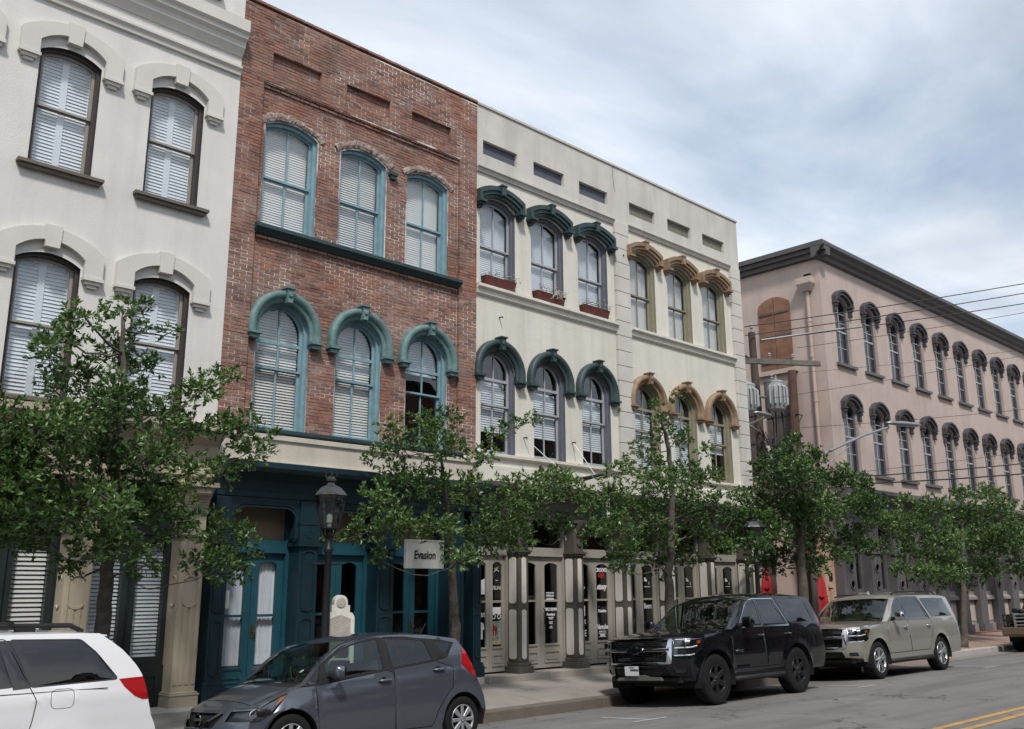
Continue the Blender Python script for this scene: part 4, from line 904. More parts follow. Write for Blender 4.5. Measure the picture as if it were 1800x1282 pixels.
def far_window(x0, x1, z0, zs, rise, det):
    w = MB(); a = (x0, x1, z0, zs, rise); i = inset_arch(*a, .07, .06); w.ring(arch(*a, 10), arch(*i, 10), YE+.1, YE+.2)
    o = w.build('window', grey_frame, E_); zm = (z0+zs+rise)/2; xm = (x0+x1)/2
    s = MB(); s.box(i[0], i[1], YE+.12, YE+.18, zm-.03, zm+.03); s.box(xm-.016, xm+.016, YE+.13, YE+.17, i[2], i[3]+i[4]-.01)
    for k in (1, 2): s.box(i[0], i[1], YE+.135, YE+.165, zm+(i[3]-zm)*k/3*1.1-.012, zm+(i[3]-zm)*k/3*1.1+.012)
    s.box(i[0], i[1], YE+.135, YE+.165, (i[2]+zm)/2-.012, (i[2]+zm)/2+.012)
    s.build('sash', grey_sash, o)
    P = arch(*i, 10); MB().ngon([(p[0], YE+.15, p[1]) for p in P]).build('pane', GLASS_DARK, o)
    MB().quad((x0, YE+.32, z0), (x1, YE+.32, z0), (x1, YE+.32, zs+rise), (x0, YE+.32, zs+rise)).build('drape', drape, o)
    MB().box(x0-.16, x1+.17, YE-.11, YE+.1, z0-.1, z0-.002).build('window_sill', grey_sill, o)
    # heavy hood on scrolled brackets
    h = MB(); t = .14; xo0, xo1 = x0-.12, x1+.12; zl = zs+.02
    Po = [(xo0, zl), (xo0, zs+.2)]+arc(xo0, xo1, zs+.22, .3, 12)[::-1]+[(xo1, zs+.2), (xo1, zl)]; Pi = [(xo0+t, zl), (xo0+t, zs+.1)]+arc(xo0+t, xo1-t, zs+.1, .24, 12)[::-1]+[(xo1-t, zs+.1), (xo1-t, zl)]
    h.ring(Po, Pi, YE-.13, YE+.02, closed=False); n = len(Po); mid = [((p[0]*.6+q[0]*.4), (p[1]*.6+q[1]*.4)) for p, q in zip(Po, Pi)]; h.ring(Po, mid, YE-.18, YE-.12, closed=False)
    h.build('hood_mold', charcoal, o)
    for xx in (xo0+t/2, xo1-t/2):
        k = MB(); k.box(xx-.09, xx+.09, YE-.19, YE+.02, zl-.06, zl-.001); k.lathe([(0, -.07), (.065, -.065), (.065, .065), (0, .07)], (xx, YE-.1, zl-.12), 10, 'x'); k.box(xx-.055, xx+.055, YE-.1, YE+.02, zl-.36, zl-.061); k.lathe([(0, -.055), (.04, -.05), (.04, .05), (0, .055)], (xx, YE-.08, zl-.34), 10, 'x')
        k.build('bracket', charcoal, o)
for a, b in ew:
    for r in (r1, r2): far_window(a, b, *r, True)
cprof = [(.0, ez(12.75)), (.40, ez(12.745)), (.42, ez(12.70)), (.42, ez(12.60)), (.36, ez(12.55)), (.3, ez(12.5)), (.26, ez(12.42)), (.15, ez(12.36)), (.12, ez(12.26)), (.03, ez(12.22))]
cornice('cornice', E_, EX0-.412, EX1, YE, cprof, mat('charcoal_cornice', (.09, .083, .083), .6, var=.15, vscale=3))
# side wall along the lane: level return of the cornice, then a low gable
g = MB(); SD = 34
gp = [(YE, 0), (YE, ET), (YE+3.4, ET), (YE+13, ET+2.3), (YE+SD, ET-1.0), (YE+SD, 0)]
win_s = [(YE+4.55, YE+6.45, ez(8.9), ez(11.9), .25)]
V, F = cdt([gp]); b0 = [(EX0-.004, p.x, p.y) for p in V]; g.add(b0, [f for f in F if inpoly(sum(V[i].x for i in f)/3, sum(V[i].y for i in f)/3, gp)]); g.build('side_wall', pink_stucco, E_)
rk = MB(); path = [(YE-.405, ET), (YE+3.4, ET), (YE+13, ET+2.3), (YE+SD, ET-1)]
for (ya, za), (yb, zb) in zip(path, path[1:]):
    for p0, p1, q0, q1 in ((.42, .3, .33, .5), (.30, .3, .18, .33), (.18, .3, .02, .18)):
        rk.add([(EX0-p0, ya, za+q0), (EX0+.1, ya, za+q0), (EX0+.1, ya, za+q1), (EX0-p0, ya, za+q1), (EX0-p0, yb, zb+q0), (EX0+.1, yb, zb+q0), (EX0+.1, yb, zb+q1), (EX0-p0, yb, zb+q1)], [(0, 1, 2, 3), (4, 7, 6, 5), (0, 3, 7, 4), (1, 5, 6, 2), (3, 2, 6, 7), (0, 4, 5, 1)])
rk.build('raking_cornice', MATS['charcoal_cornice'], E_)
rb = MB(); rb.box(EX0+.1, EX1, YE+1.0, YE+SD, .1, ET-.3); rb.build('rear_wall', interior, E_)
MB().box(EX0+.1, EX1, YE+.1, YE+1.0, ET-.1, ET+.05).build('roof', roofing, E_)
def side_shutter(ya, yb, z0, z1, rise, m, label):
    o = None; n = 8; ym = (ya+yb)/2
    top = lambda y: z1+rise*(1-((y-ym)/((yb-ya)/2))**2)
    for s in (0, 1):
        p = MB(); y0, y1 = (ya, ym-.01) if s == 0 else (ym+.01, yb); P = [(y0, z0)]+[(y0, top(y0))]+[(y0+(y1-y0)*i/n, top(y0+(y1-y0)*i/n)) for i in range(1, n+1)]+[(y1, z0)]
        k = len(P); p.add([(EX0-.06, a, b) for a, b in P]+[(EX0+.02, a, b) for a, b in P], [tuple(range(k)), tuple(range(2*k-1, k-1, -1))]+[(i, i+k, (i+1) % k+k, (i+1) % k) for i in range(k)])
        o = p.build('shutter', m, E_)
        for f in (.12, .5, .86): z = z0+(z1-z0)*f; MB().box(EX0-.085, EX0-.055, y0+.02, y1-.02, z-.04, z+.04).build('hinge_strap', shutter_grey if m is shutter_rust else charcoal, o)
    MB().box(EX0-.12, EX0+.05, ya-.15, yb+.15, z0-.16, z0-.003).build('shutter_sill', pink_stucco, E_)
def sy(px, py): return onx(px, py, EX0)
p1, p2 = sy(1388, 520), sy(1336, 650)
side_shutter(sy(1390, 560).y, sy(1335, 560).y, sy(1362, 652).z, sy(1362, 535).z, .25, shutter_rust, '')
side_shutter(sy(1392, 760).y, sy(1352, 760).y, sy(1375, 850).z, sy(1375, 712).z, .15, shutter_grey, '')
side_shutter(sy(1330, 760).y, sy(1300, 760).y, sy(1320, 850).z, sy(1320, 712).z, .15, shutter_grey, '')
dsx = EX0-.09; yds = sy(1420, 500).y; dn = MB(); zt = sy(1420, 497).z
dn.tube([(dsx, yds, .2), (dsx, yds, zt-.3)], .065, 10)
for z in (2.2, 5, 8, 10.8): dn.tube([(dsx, yds, z), (dsx, yds, z+.08)], .082, 10)
dn.build('downspout', mat('downspout_pink', (.47, .36, .31), .5, var=.08), E_, smooth=False)
ch = MB(); ch.add([(dsx-.12, yds-.14, zt-.35), (dsx+.08, yds-.14, zt-.35), (dsx+.08, yds+.14, zt-.35), (dsx-.12, yds+.14, zt-.35), (dsx-.26, yds-.28, zt-.1), (dsx+.08, yds-.28, zt-.1), (dsx+.08, yds+.28, zt-.1), (dsx-.26, yds+.28, zt-.1)], [(3, 2, 1, 0), (4, 5, 6, 7), (0, 1, 5, 4), (1, 2, 6, 5), (2, 3, 7, 6), (3, 0, 4, 7)]); ch.box(dsx-.26, dsx+.08, yds-.28, yds+.28, zt-.099, zt+.12); ch.build('rainwater_head', pink_stucco, E_)
MB().box(EX0-.01, EX0+.03, yds-.14, yds+.14, zt+.14, zt+.32).build('scupper', interior, E_)
# ground floor: iron piers, panelled bulkheads, deep cornice with arched spandrels
cornice('storefront_cornice', E_, EX0-.3, EX1, YE, [(.0, ez(4.86)), (.7, ez(4.84)), (.7, ez(4.72)), (.6, ez(4.64)), (.45, ez(4.58)), (.2, ez(4.5)), (.16, ez(4.2)), (.05, ez(4.15))], gunmetal)
MB().box(EX0, EX1, YE+.16, YE+.4, ez(3.9), ez(4.76)).build('frieze', gunmetal, E_)
ep = [29.35+i*1.79 for i in range(27)]
for i, xc in enumerate(ep):
    p = MB(); w = .34 if i else .5; p.box(xc-w, xc+w*.0+.34 if i == 0 else xc+w, YE-.12, YE+.3, .2, ez(4.2)); o = p.build('pier', gunmetal, E_, bevel=.02)
    if i < 9:
        MB().lathe([(.16, 0), (.16, -.03), (.12, -.03), (.12, 0)], (xc, YE-.121, 2.55), 14, 'y').build('roundel', gunmetal, o); MB().lathe([(.16, 0), (.16, -.03), (.12, -.03), (.12, 0)], (xc, YE-.121, 2.0), 14, 'y').build('roundel', gunmetal, o); MB().box(xc-w-.05, xc+w+.05, YE-.2, YE, .18, .5).build('plinth', gunmetal, o); MB().box(xc-w-.04, xc+w+.04, YE-.18, YE, 3.0, 3.08).build('molding', gunmetal, o)
    if i+1 < len(ep):
        xa, xb = xc+.34, ep[i+1]-.34; xm = (xa+xb)/2
        a = [(xa, 3.3), (xa, ez(4.2)), (xm, ez(4.2)), (xb, ez(4.2)), (xb, 3.3)]
        s = MB(); pts = [(xa, 3.4)]+[(xm-(xb-xa)/2*math.cos(math.pi*k/10), 3.4+.62*math.sin(math.pi*k/10)) for k in range(11)]+[(xb, 3.4)]
        out = [(xa, ez(4.19))]*1+[(xm-(xb-xa)/2*math.cos(math.pi*k/10), ez(4.19)) for k in range(11)]+[(xb, ez(4.19))]
        s.ring(out, pts, YE-.04, YE+.15, closed=False); s.build('spandrel', gunmetal, E_)
        fw = MB(); fw.ring([(xa-.02, 1.75), (xb+.02, 1.75), (xb+.02, 3.9), (xa-.02, 3.9)], [(xa+.14, 1.86), (xb-.14, 1.86), (xb-.14, 3.86), (xa+.14, 3.86)], YE+.2, YE+.32); o = fw.build('shop_window', gunmetal, E_)
        MB().quad((xa+.1, YE+.27, 1.8), (xb-.1, YE+.27, 1.8), (xb-.1, YE+.27, 3.9), (xa+.1, YE+.27, 3.9)).build('pane', GLASS_DARK, o)
        bk = MB(); bk.box(xa, xb, YE+.12, YE+.4, .2, 1.74); bk.prism_x([(YE-.02, 1.42), (YE+.2, 1.42), (YE+.2, 1.66), (YE-.02, 1.52)], xa, xb); bk.box(xa, xb, YE+.04, YE+.2, .2, .5); o = bk.build('bulkhead', mat('bulkhead_grey', (.27, .25, .24), .7, var=.12, vscale=3), E_)
        MB().box(xa+.07, xa+.2, YE+.105, YE+.13, .62, 1.28).build('panel', insert_pale if 'insert_pale' in globals() else mat('insert_pale', (.50, .44, .38), .7, var=.08), o); MB().box(xa+.27, xb-.1, YE+.105, YE+.13, .62, 1.28).build('panel', MATS['insert_pale'], o)
MB().box(EX0+.1, EX1, YE+.9, YE+1.05, .2, ez(4.4)).build('interior_wall', interior, E_)
MB().box(EX0-.1, EX1, YE-.3, YE+.5, .05, .22).build('threshold', mat('red_step', (.22, .10, .075), .9, var=.2, vscale=4), E_)
# added block in front, standing in for the pink side wall's lower part
S_ = empty('lower_side_block', (28.6, 16.5, 0), 'salmon block standing in for the lower side wall of the pink building, recess shade painted on', 'wall')
s = MB(); s.box(28.2, 29.05, 15.2, 15.55, -.1, 3.6); s.build('wall', salmon_stucco, S_)
s = MB(); s.box(28.35, 28.6, 15.13, 15.19, 1.9, 2.0); s.build('ledge', salmon_stucco, S_); s = MB(); s.box(28.42, 28.56, 15.14, 15.19, 1.35, 1.85); s.build('niche_shade_block', mat('niche_shade', (.42, .27, .2), .9), S_)  # second block is raised; the shade of a recess is put into its colour
s = MB(); s.box(28.45, 28.48, 15.17, 15.198, 2.12, 2.36); s.box(28.60, 28.64, 15.17, 15.198, 2.12, 2.36); s.prism([(28.48, 2.12), (28.6, 2.12), (28.6, 2.2), (28.53, 2.28), (28.48, 2.2)], 15.17, 15.198); s.build('wall_emblem', ink_black, S_)
s = MB(); s.box(23.2, 28.2, 19.0, 19.3, -.1, 3.2); s.box(23.2, 28.25, 18.95, 19.35, 3.2, 3.3); W2 = empty('lane_wall', (25.7, 19.1, 0), 'salmon stucco wall closing the side lane behind the umbrellas', 'wall'); s.build('wall', salmon_stucco, W2)
# ================================================================== street furniture
lamp_glass = glass('lamp_glass', (.62, .68, .66), .8, ior=1.5)
galv = mat('galvanised', (.42, .43, .44), .4, metal=.8, var=.12, vscale=9)
lamp_top = mat('lamp_roof', (.10, .105, .11), .35, metal=.6, var=.2, vscale=9)
def street_lamp(x, y, label):
    zb = side_z(y); r = empty('street_lamp', (x, y, zb), label, 'street lamp', 'lantern lamp posts along the kerb')
    p = MB(); p.lathe([(.17, 0), (.17, .06), (.14, .1), (.12, .42), (.085, .5), (.07, .56), (.06, 1.4), (.05, 2.35), (.07, 2.38), (.07, 2.42), (.045, 2.46), (.04, 2.62), (.06, 2.66), (.03, 2.72), (.0, 2.73)], (x, y, zb), 16)
    p.build('post', iron_black, r, sharp=50)
    p = MB(); p.tube([(x-.24, y, zb+2.2), (x+.24, y, zb+2.2)], .016, 8); p.lathe([(0, -.02), (.028, 0), (0, .02)], (x-.25, y, zb+2.2), 8, 'x'); p.lathe([(0, -.02), (.028, 0), (0, .02)], (x+.25, y, zb+2.2), 8, 'x'); p.build('ladder_bar', iron_black, r)
    z0 = zb+2.72; z1 = zb+3.2; n = 6
    def hexp(rad, z, o=0): return [Vector((x+rad*math.cos(math.pi*2*k/n+.26), y+rad*math.sin(math.pi*2*k/n+.26), z)) for k in range(n)]
    lo, hi = hexp(.135, z0), hexp(.235, z1)
    f = MB()
    for k in range(n): f.tube([lo[k], hi[k]], .013, 5); f.tube([lo[k], lo[(k+1) % n]], .013, 5); f.tube([hi[k], hi[(k+1) % n]], .015, 5)
    f.lathe([(.0, 0), (.13, 0), (.15, .02), (0, .03)], (x, y, z0-.025), 12)
    for k in range(3):
        a = 2*math.pi*k/3; f.tube([(x+.03*math.cos(a), y+.03*math.sin(a), z0-.16), (x+.09*math.cos(a), y+.09*math.sin(a), z0-.09), (x+.1*math.cos(a), y+.1*math.sin(a), z0-.02)], .012, 6)
    cage = f.build('lantern_cage', iron_black, r)
    for k in range(n): MB().quad(*[lo[k], lo[(k+1) % n], hi[(k+1) % n], hi[k]]).build('pane', lamp_glass, cage)
    t = MB(); t.lathe([(.265, 0), (.25, .03), (.16, .12), (.07, .16), (.05, .2), (.08, .22), (.08, .25), (.05, .28), (.0, .3)], (x, y, z1), 6); 
    t.build('lantern_roof', lamp_top, r)
    fn = MB(); fn.tube([(x, y, z1+.28), (x, y, z1+.4)], [.014, .008], 6)
    for k in range(6): a = math.pi*k/3; fn.tube([(x+.05*math.cos(a), y+.05*math.sin(a), z1+.25), (x+.1*math.cos(a), y+.1*math.sin(a), z1+.3), (x+.09*math.cos(a), y+.09*math.sin(a), z1+.34)], .008, 5)
    fn.build('finial', iron_black, r)
    m_ = MB(); m_.lathe([(.03, 0), (.035, .04), (.05, .06), (.05, .16), (.02, .2), (.0, .2)], (x, y, z0+.02), 10); m_.build('burner', mat('burner', (.6, .6, .58), .4), r)
    return r
street_lamp(7.86, 12.15, 'black hexagonal lantern post beside the pale stone marker')
street_lamp(19.42, 12.15, 'black hexagonal lantern post beyond the black vehicle, near the lane')

# stone marker on the pavement
stone = mat('marker_stone', (.68, .66, .61), .85, var=.08, vscale=5, bump=.25, bscale=45, stain=.6, stain_col=(.36, .34, .3), sscale=3)
mx, my = 8.19, 12.3; zb = side_z(my); mk = empty('stone_marker', (mx, my, zb), 'pale carved stone marker with rounded shoulders and a round crest', 'marker')
def rot_place(o, a, c=(mx, my)):
    o.data.transform(Matrix.Translation((c[0], c[1], 0)) @ Matrix.Rotation(a, 4, 'Z') @ Matrix.Translation((-c[0], -c[1], 0)))
ANG = R(-24)
hw_, zsh = .215, zb+1.40
prof = [(mx-hw_, zb+.35), (mx+hw_, zb+.35), (mx+hw_*.97, zsh)]+[(mx+hw_*.97-.1+.1*math.cos(math.pi/2*i/5), zsh+.1*math.sin(math.pi/2*i/5)) for i in range(1, 6)]+[(mx+.135, zsh+.1), (mx+.135, zsh+.19), (mx+.1, zsh+.19)]+[(mx+.1*math.cos(math.pi*i/10), zsh+.24+.1*math.sin(math.pi*i/10)) for i in range(11)]+[(mx-.1, zsh+.19), (mx-.135, zsh+.19), (mx-.135, zsh+.1)]+[(mx-hw_*.97+.1-.1*math.sin(math.pi/2*i/5), zsh+.1*math.cos(math.pi/2*i/5)) for i in range(0, 6)]
b_ = MB(); b_.prism(prof, my-.13, my+.13); o = b_.build('tablet', stone, mk, bevel=.012); rot_place(o, ANG)
b_ = MB(); b_.box(mx-.32, mx+.32, my-.2, my+.2, zb-.06, zb+.22); b_.box(mx-.28, mx+.28, my-.165, my+.165, zb+.22, zb+.352); o = b_.build('base', stone, mk, bevel=.015); rot_place(o, ANG)
b_ = MB(); cpt = [(mx+.07*math.cos(2*math.pi*i/16), zsh+.23+.07*math.sin(2*math.pi*i/16)) for i in range(16)]; b_.prism(cpt, my-.142, my-.125); o = b_.build('medallion', mat('marker_dark', (.42, .39, .35), .9, var=.2, vscale=12, bump=.5, bscale=30), mk); rot_place(o, ANG)
b_ = MB(); b_.prism([(mx-.17, zb+.5), (mx+.15, zb+.5), (mx+.15, zsh+.0), (mx-.0, zsh+.06), (mx-.17, zsh)], my-.136, my-.128); o = b_.build('inscription_panel', MATS['marker_dark'], mk); rot_place(o, ANG)

# hanging shop sign of the teal front
sg = empty('hanging_sign', (10.45, 13.45, 2.2), 'white hanging shop sign with black lettering under the teal cornice', 'sign')
pa, pb = ony(713, 997, 13.2), ony(775, 992, 13.2); zt = ony(713, 950, 13.2).z; zbm = pa.z
b_ = MB(); b_.box(pa.x, pb.x+.02, 13.18, 13.22, zbm, zt); b_.build('board', sign_white, sg, bevel=.004)
b_ = MB(); b_.ring([(pa.x-.02, zbm-.02), (pb.x+.04, zbm-.02), (pb.x+.04, zt+.02), (pa.x-.02, zt+.02)], [(pa.x+.005, zbm+.005), (pb.x+.015, zbm+.005), (pb.x+.015, zt-.005), (pa.x+.005, zt-.005)], 13.17, 13.23); b_.build('frame', sign_white, sg)
put_text('sign_a', ((pa.x+pb.x)/2+.01, 13.174, (zbm+zt)/2-.02), ink_black, sg)
for xx in (pa.x+.06, pb.x-.04): MB().tube([(xx, 13.2, zt+.01), (xx, 13.2, 3.6), (xx, 13.62, 3.66)], .01, 6).build('hanger', iron_black, sg)
# projecting blade sign and its stay bar on the cream building
bl = empty('blade_sign', (16.0, 13.3, 3.2), 'narrow dark blade sign with white edges hung from the cream front', 'sign')
p = ony(1056, 900, 13.2); b_ = MB(); b_.box(p.x-.03, p.x+.03, 13.0, 13.4, p.z-.2, p.z+.28); b_.build('board', navy_trim, bl)
for s_ in (-.034, .034): MB().box(p.x+s_-.006, p.x+s_+.006, 12.98, 13.0, p.z-.2, p.z+.28).build('edge', vinyl_white, bl)
for k in range(5): MB().box(p.x-.02, p.x+.02, 12.985, 12.999, p.z-.15+k*.085, p.z-.11+k*.085).build('letter', vinyl_white, bl)
MB().tube([(p.x, 14.0, p.z+.5), (p.x, 12.95, p.z+.33)], .018, 6).build('bracket', iron_black, bl)
MB().tube([(p.x, 13.05, p.z+.27), (p.x, 13.05, p.z+.37)], .01, 6).build('hook', iron_black, bl)
ar = empty('awning_arm', (14.2, 13.6, 4.2), 'dark retracted awning arm with two white stay rods on the cream front', 'awning')
a0, a1 = ony(985, 848, 13.35), ony(1062, 834, 13.35); MB().tube([a0, a1], .03, 8).build('arm', iron_black, ar); MB().tube([a0, (a0.x, 14.06, a0.z-.1)], .02, 6).build('bracket', iron_black, ar); MB().tube([a1, (a1.x, 14.06, a1.z-.1)], .02, 6).build('bracket', iron_black, ar)
for (qx, qz), e in (((13.8, 5.0), a0.lerp(a1, .25)), ((15.3, 5.05), a0.lerp(a1, .8))): MB().tube([(qx, 14.0, qz-.02), e], .008, 5).build('stay_rod', vinyl_white, ar)
# flower boxes under the green-hooded windows
leaf_m = mat('planter_leaf', (.07, .11, .045), .6, var=.3, vscale=12); petal = mat('petal', (.7, .55, .6), .6, var=.2, vscale=30)
for i, ((x0, x1), txt) in enumerate(zip(bays[0][1], ('terracotta flower box beside the brick wall, sprigs trailing right', 'terracotta flower box with a pale tangle of dry stems in it', 'terracotta flower box with white blooms beside the rusticated pilaster'))):
    f = empty('flower_box', ((x0+x1)/2, 14.02, 8.14), txt, 'flower box', 'flower boxes on the upper sills')
    MB().add([(x0+.12, 13.98, 8.14), (x1-.1, 13.98, 8.14), (x1-.1, 14.12, 8.14), (x0+.12, 14.12, 8.14), (x0+.08, 13.94, 8.33), (x1-.06, 13.94, 8.33), (x1-.06, 14.12, 8.33), (x0+.08, 14.12, 8.33)], [(3, 2, 1, 0), (4, 5, 6, 7), (0, 1, 5, 4), (1, 2, 6, 5), (2, 3, 7, 6), (3, 0, 4, 7)]).build('trough', terracotta, f)
    lv = MB(); fl = MB()
    for k in range(170):
        q = Vector((rng.uniform(x0+.08, x1-.06+(.12 if i == 0 else 0)), rng.uniform(13.9, 14.1), 8.33+abs(rng.gauss(.02, .06)))); d = Vector((rng.gauss(0, 1), rng.gauss(-.3, 1), rng.gauss(.3, .8))).normalized()*.05; e = d.orthogonal().normalized()*.014
        lv.add([q, q+d*.5+e, q+d, q+d*.5-e], [(0, 1, 2, 3)])
        if k % 6 == 0: fl.lathe([(0, -.012), (.02, 0), (0, .012)], q+Vector((0, -.02, .05)), 6)
    tag(lv.build('leaves', leaf_m, f), kind='stuff'); tag(fl.build('blooms', petal, f), kind='stuff')
    if i == 1: 
        tw = MB()
        for k in range(14): a = Vector((x1-.35+rng.uniform(-.25, .2), 13.92, 8.36)); tw.tube([a, a+Vector((rng.uniform(-.15, .15), -.06, rng.uniform(.02, .1))), a+Vector((rng.uniform(-.2, .2), -.05, rng.uniform(-.2, -.05)))], .005, 4)
        tag(tw.build('dry_stems', mat('dry_stem', (.5, .45, .4), .8), f), kind='stuff')

# utility poles, transformers, wires
wood = mat('pole_wood', (.085, .062, .05), .9, var=.3, vscale=3, bump=.5, bscale=25)
wood_grey = mat('crossarm_wood', (.14, .125, .11), .9, var=.3, vscale=3, bump=.4, bscale=25)
porcelain = mat('porcelain', (.3, .3, .3), .3); wire_m = mat('wire', (.02, .02, .02), .6); wire_pale = mat('wire_pale', (.4, .4, .4), .6)
PY = 15.2
def up_(px, py, Y=PY): return ony(px, py, Y)
P1 = empty('utility_pole', (up_(1341, 830).x, PY, 0), 'dark wooden utility pole with a crossarm and two grey transformers', 'utility pole', 'wooden utility poles in the lane')
t0 = up_(1321, 585); tb = up_(1341, 830); bx = tb.x+.1
pt = Vector((t0.x, PY, t0.z)); MB().tube([(bx, PY, -.1), tb, pt], [.17, .14, .11], 12).build('pole', wood, P1)
a, b = up_(1311, 634), up_(1406, 657); a = up_(1311, 636, PY-.22); b = up_(1406, 655, PY-.22); d = (b-a).normalized(); nrm = Vector((0, 1, 0))
def beam(mb, a, b, w, h):
    d = (b-a).normalized(); s = d.cross(Vector((0, 0, 1))).normalized()*w/2; u = s.cross(d).normalized()*h/2
    mb.add([a-s-u, a+s-u, a+s+u, a-s+u, b-s-u, b+s-u, b+s+u, b-s+u], [(0, 1, 2, 3), (7, 6, 5, 4), (0, 4, 5, 1), (1, 5, 6, 2), (2, 6, 7, 3), (3, 7, 4, 0)])
m_ = MB(); beam(m_, Vector((a.x-.2, PY-.2, a.z)), Vector((a.x+1.9, PY-1.6, a.z)), .11, .16); m_.build('crossarm', wood_grey, P1, bevel=.01)
m_ = MB(); beam(m_, Vector((a.x+.15, PY+.2, a.z+.4)), Vector((a.x+1.35, PY+.5, a.z+.4)), .1, .13); m_.build('crossarm', wood, P1)
for k, (dx, dy, dz) in enumerate(((-.1, -.25, .1), (.55, -.7, .1), (1.2, -1.1, .1), (1.7, -1.45, .1))):
    MB().lathe([(.02, 0), (.02, .06), (.05, .08), (.03, .11), (.05, .13), (.03, .17), (0, .19)], (a.x+dx, PY+dy, a.z+dz), 10).build('insulator', porcelain, P1)
MB().lathe([(.03, 0), (.03, .12), (.06, .15), (.04, .2), (.06, .24), (.02, .3), (0, .31)], (pt.x, PY, pt.z), 10).build('insulator', porcelain, P1)
def transformer(x, y, z, h, r):
    t = MB(); t.lathe([(r*.9, 0), (r, .03), (r, h-.05), (r*1.04, h-.05), (r*1.04, h), (r*.5, h+.06), (0, h+.08)], (x, y, z), 22); o = t.build('transformer', mat('transformer_grey', (.40, .42, .43), .45, var=.08, vscale=5), P1, sharp=50)
    f = MB()
    for k in range(7):
        q = -math.pi*.95+k*math.pi*.13; f.tube([(x+r*math.cos(q), y+r*math.sin(q), z+.12), (x+(r+.07)*math.cos(q), y+(r+.07)*math.sin(q), z+.16), (x+(r+.07)*math.cos(q), y+(r+.07)*math.sin(q), z+h-.2), (x+r*math.cos(q), y+r*math.sin(q), z+h-.16)], .028, 6)
    f.build('cooling_fin', MATS['transformer_grey'], o)
    b2 = MB(); b2.lathe([(.05, 0), (.03, .04), (.05, .08), (.03, .12), (.05, .16), (.02, .24), (0, .25)], (x-.1, y, z+h+.02), 10); b2.lathe([(.05, 0), (.03, .04), (.05, .08), (.03, .12), (.02, .2), (0, .21)], (x+.12, y, z+h+.02), 10); b2.build('bushing', porcelain, o)
    return o
q0, q1 = up_(1361, 722, PY-.4), up_(1361, 676, PY-.4); transformer(q0.x, PY-.45, q0.z, q1.z-q0.z+.05, .3)
q0, q1 = up_(1322, 724, PY-.3), up_(1322, 680, PY-.3); transformer(q0.x-.1, PY-.2, q0.z, q1.z-q0.z+.05, .27)
MB().tube([(q0.x, PY-.2, q0.z+.5), (q0.x+1.2, PY-.4, q0.z+.55)], .04, 6).build('transformer_bracket', galv, P1)
hd = up_(1340, 728, PY-.9); m_ = MB(); m_.lathe([(0, -.42), (.1, -.36), (.13, 0), (.11, .3), (.05, .42), (0, .44)], (hd.x, PY-.9, hd.z), 14, 'x'); o = m_.build('luminaire', galv, P1, smooth=True); o.data.transform(Matrix.Translation((0, 0, hd.z)) @ Matrix.Diagonal((1, 1, .45, 1)) @ Matrix.Translation((0, 0, -hd.z)))
MB().tube([(hd.x+.4, PY-.9, hd.z), (hd.x+.2, PY-.3, hd.z-.2), (bx-.02, PY, hd.z-.3)], .03, 6).build('luminaire_arm', galv, P1)
cb_ = MB(); ctr = up_(1338, 790)
for k in range(16):
    s = Vector((ctr.x+rng.uniform(-.5, .1), PY-.15, ctr.z+rng.uniform(-.2, .7))); e = Vector((ctr.x+rng.uniform(-.9, .8), PY-.2-rng.random()*.3, ctr.z+rng.uniform(-.9, .5))); mid = (s+e)/2+Vector((rng.uniform(-.3, .3), 0, -.25)); cb_.tube([s, s.lerp(mid, .6)+Vector((0, 0, -.05)), mid, mid.lerp(e, .5)+Vector((0, 0, -.06)), e], .014, 5)
for (sx, sz), (ex, ez_) in (((.5, .9), (.75, -2)), ((.2, 1.6), (1.2, -1.2)), ((.1, 1.5), (.35, -1.8)), ((-.05, .6), (.05, -2.2))):
    s = Vector((ctr.x+sx, PY-.35, ctr.z+sz+.6)); e = Vector((ctr.x+ex, PY-.2, ctr.z+ez_)); cb_.tube([s, s.lerp(e, .15)+Vector((.3, 0, .12)), s.lerp(e, .5)+Vector((.25, 0, 0)), e], .022, 6)
tag(cb_.build('service_cables', wire_m, P1), kind='stuff')
MB().box(ctr.x+.02, ctr.x+.18, PY-.24, PY-.12, ctr.z-.9, ctr.z+.1).build('riser_box', vinyl_white, P1)
P2 = empty('utility_pole', (0, 0, 0), 'slender reddish brown wooden pole standing before the grey shutters', 'utility pole', 'wooden utility poles in the lane')
PY2 = 16.2; a = up_(1392, 652, PY2); b = up_(1404, 860, PY2); b.z = 0; P2.location = (b.x+.3, PY2, 0)
MB().tube([(b.x+.3, PY2, -.1), (b.x, PY2, up_(1404, 860, PY2).z), a], [.2, .18, .14], 12).build('pole', mat('pole_red', (.10, .055, .04), .9, var=.3, vscale=3, bump=.5, bscale=25), P2)
for f in (.3, .62): q = a.lerp(Vector((b.x, PY2, 4)), f); MB().tube([(q.x-.2, PY2-.15, q.z), (q.x+.35, PY2-.15, q.z)], .02, 5).build('step_bolt', iron_black, P2)
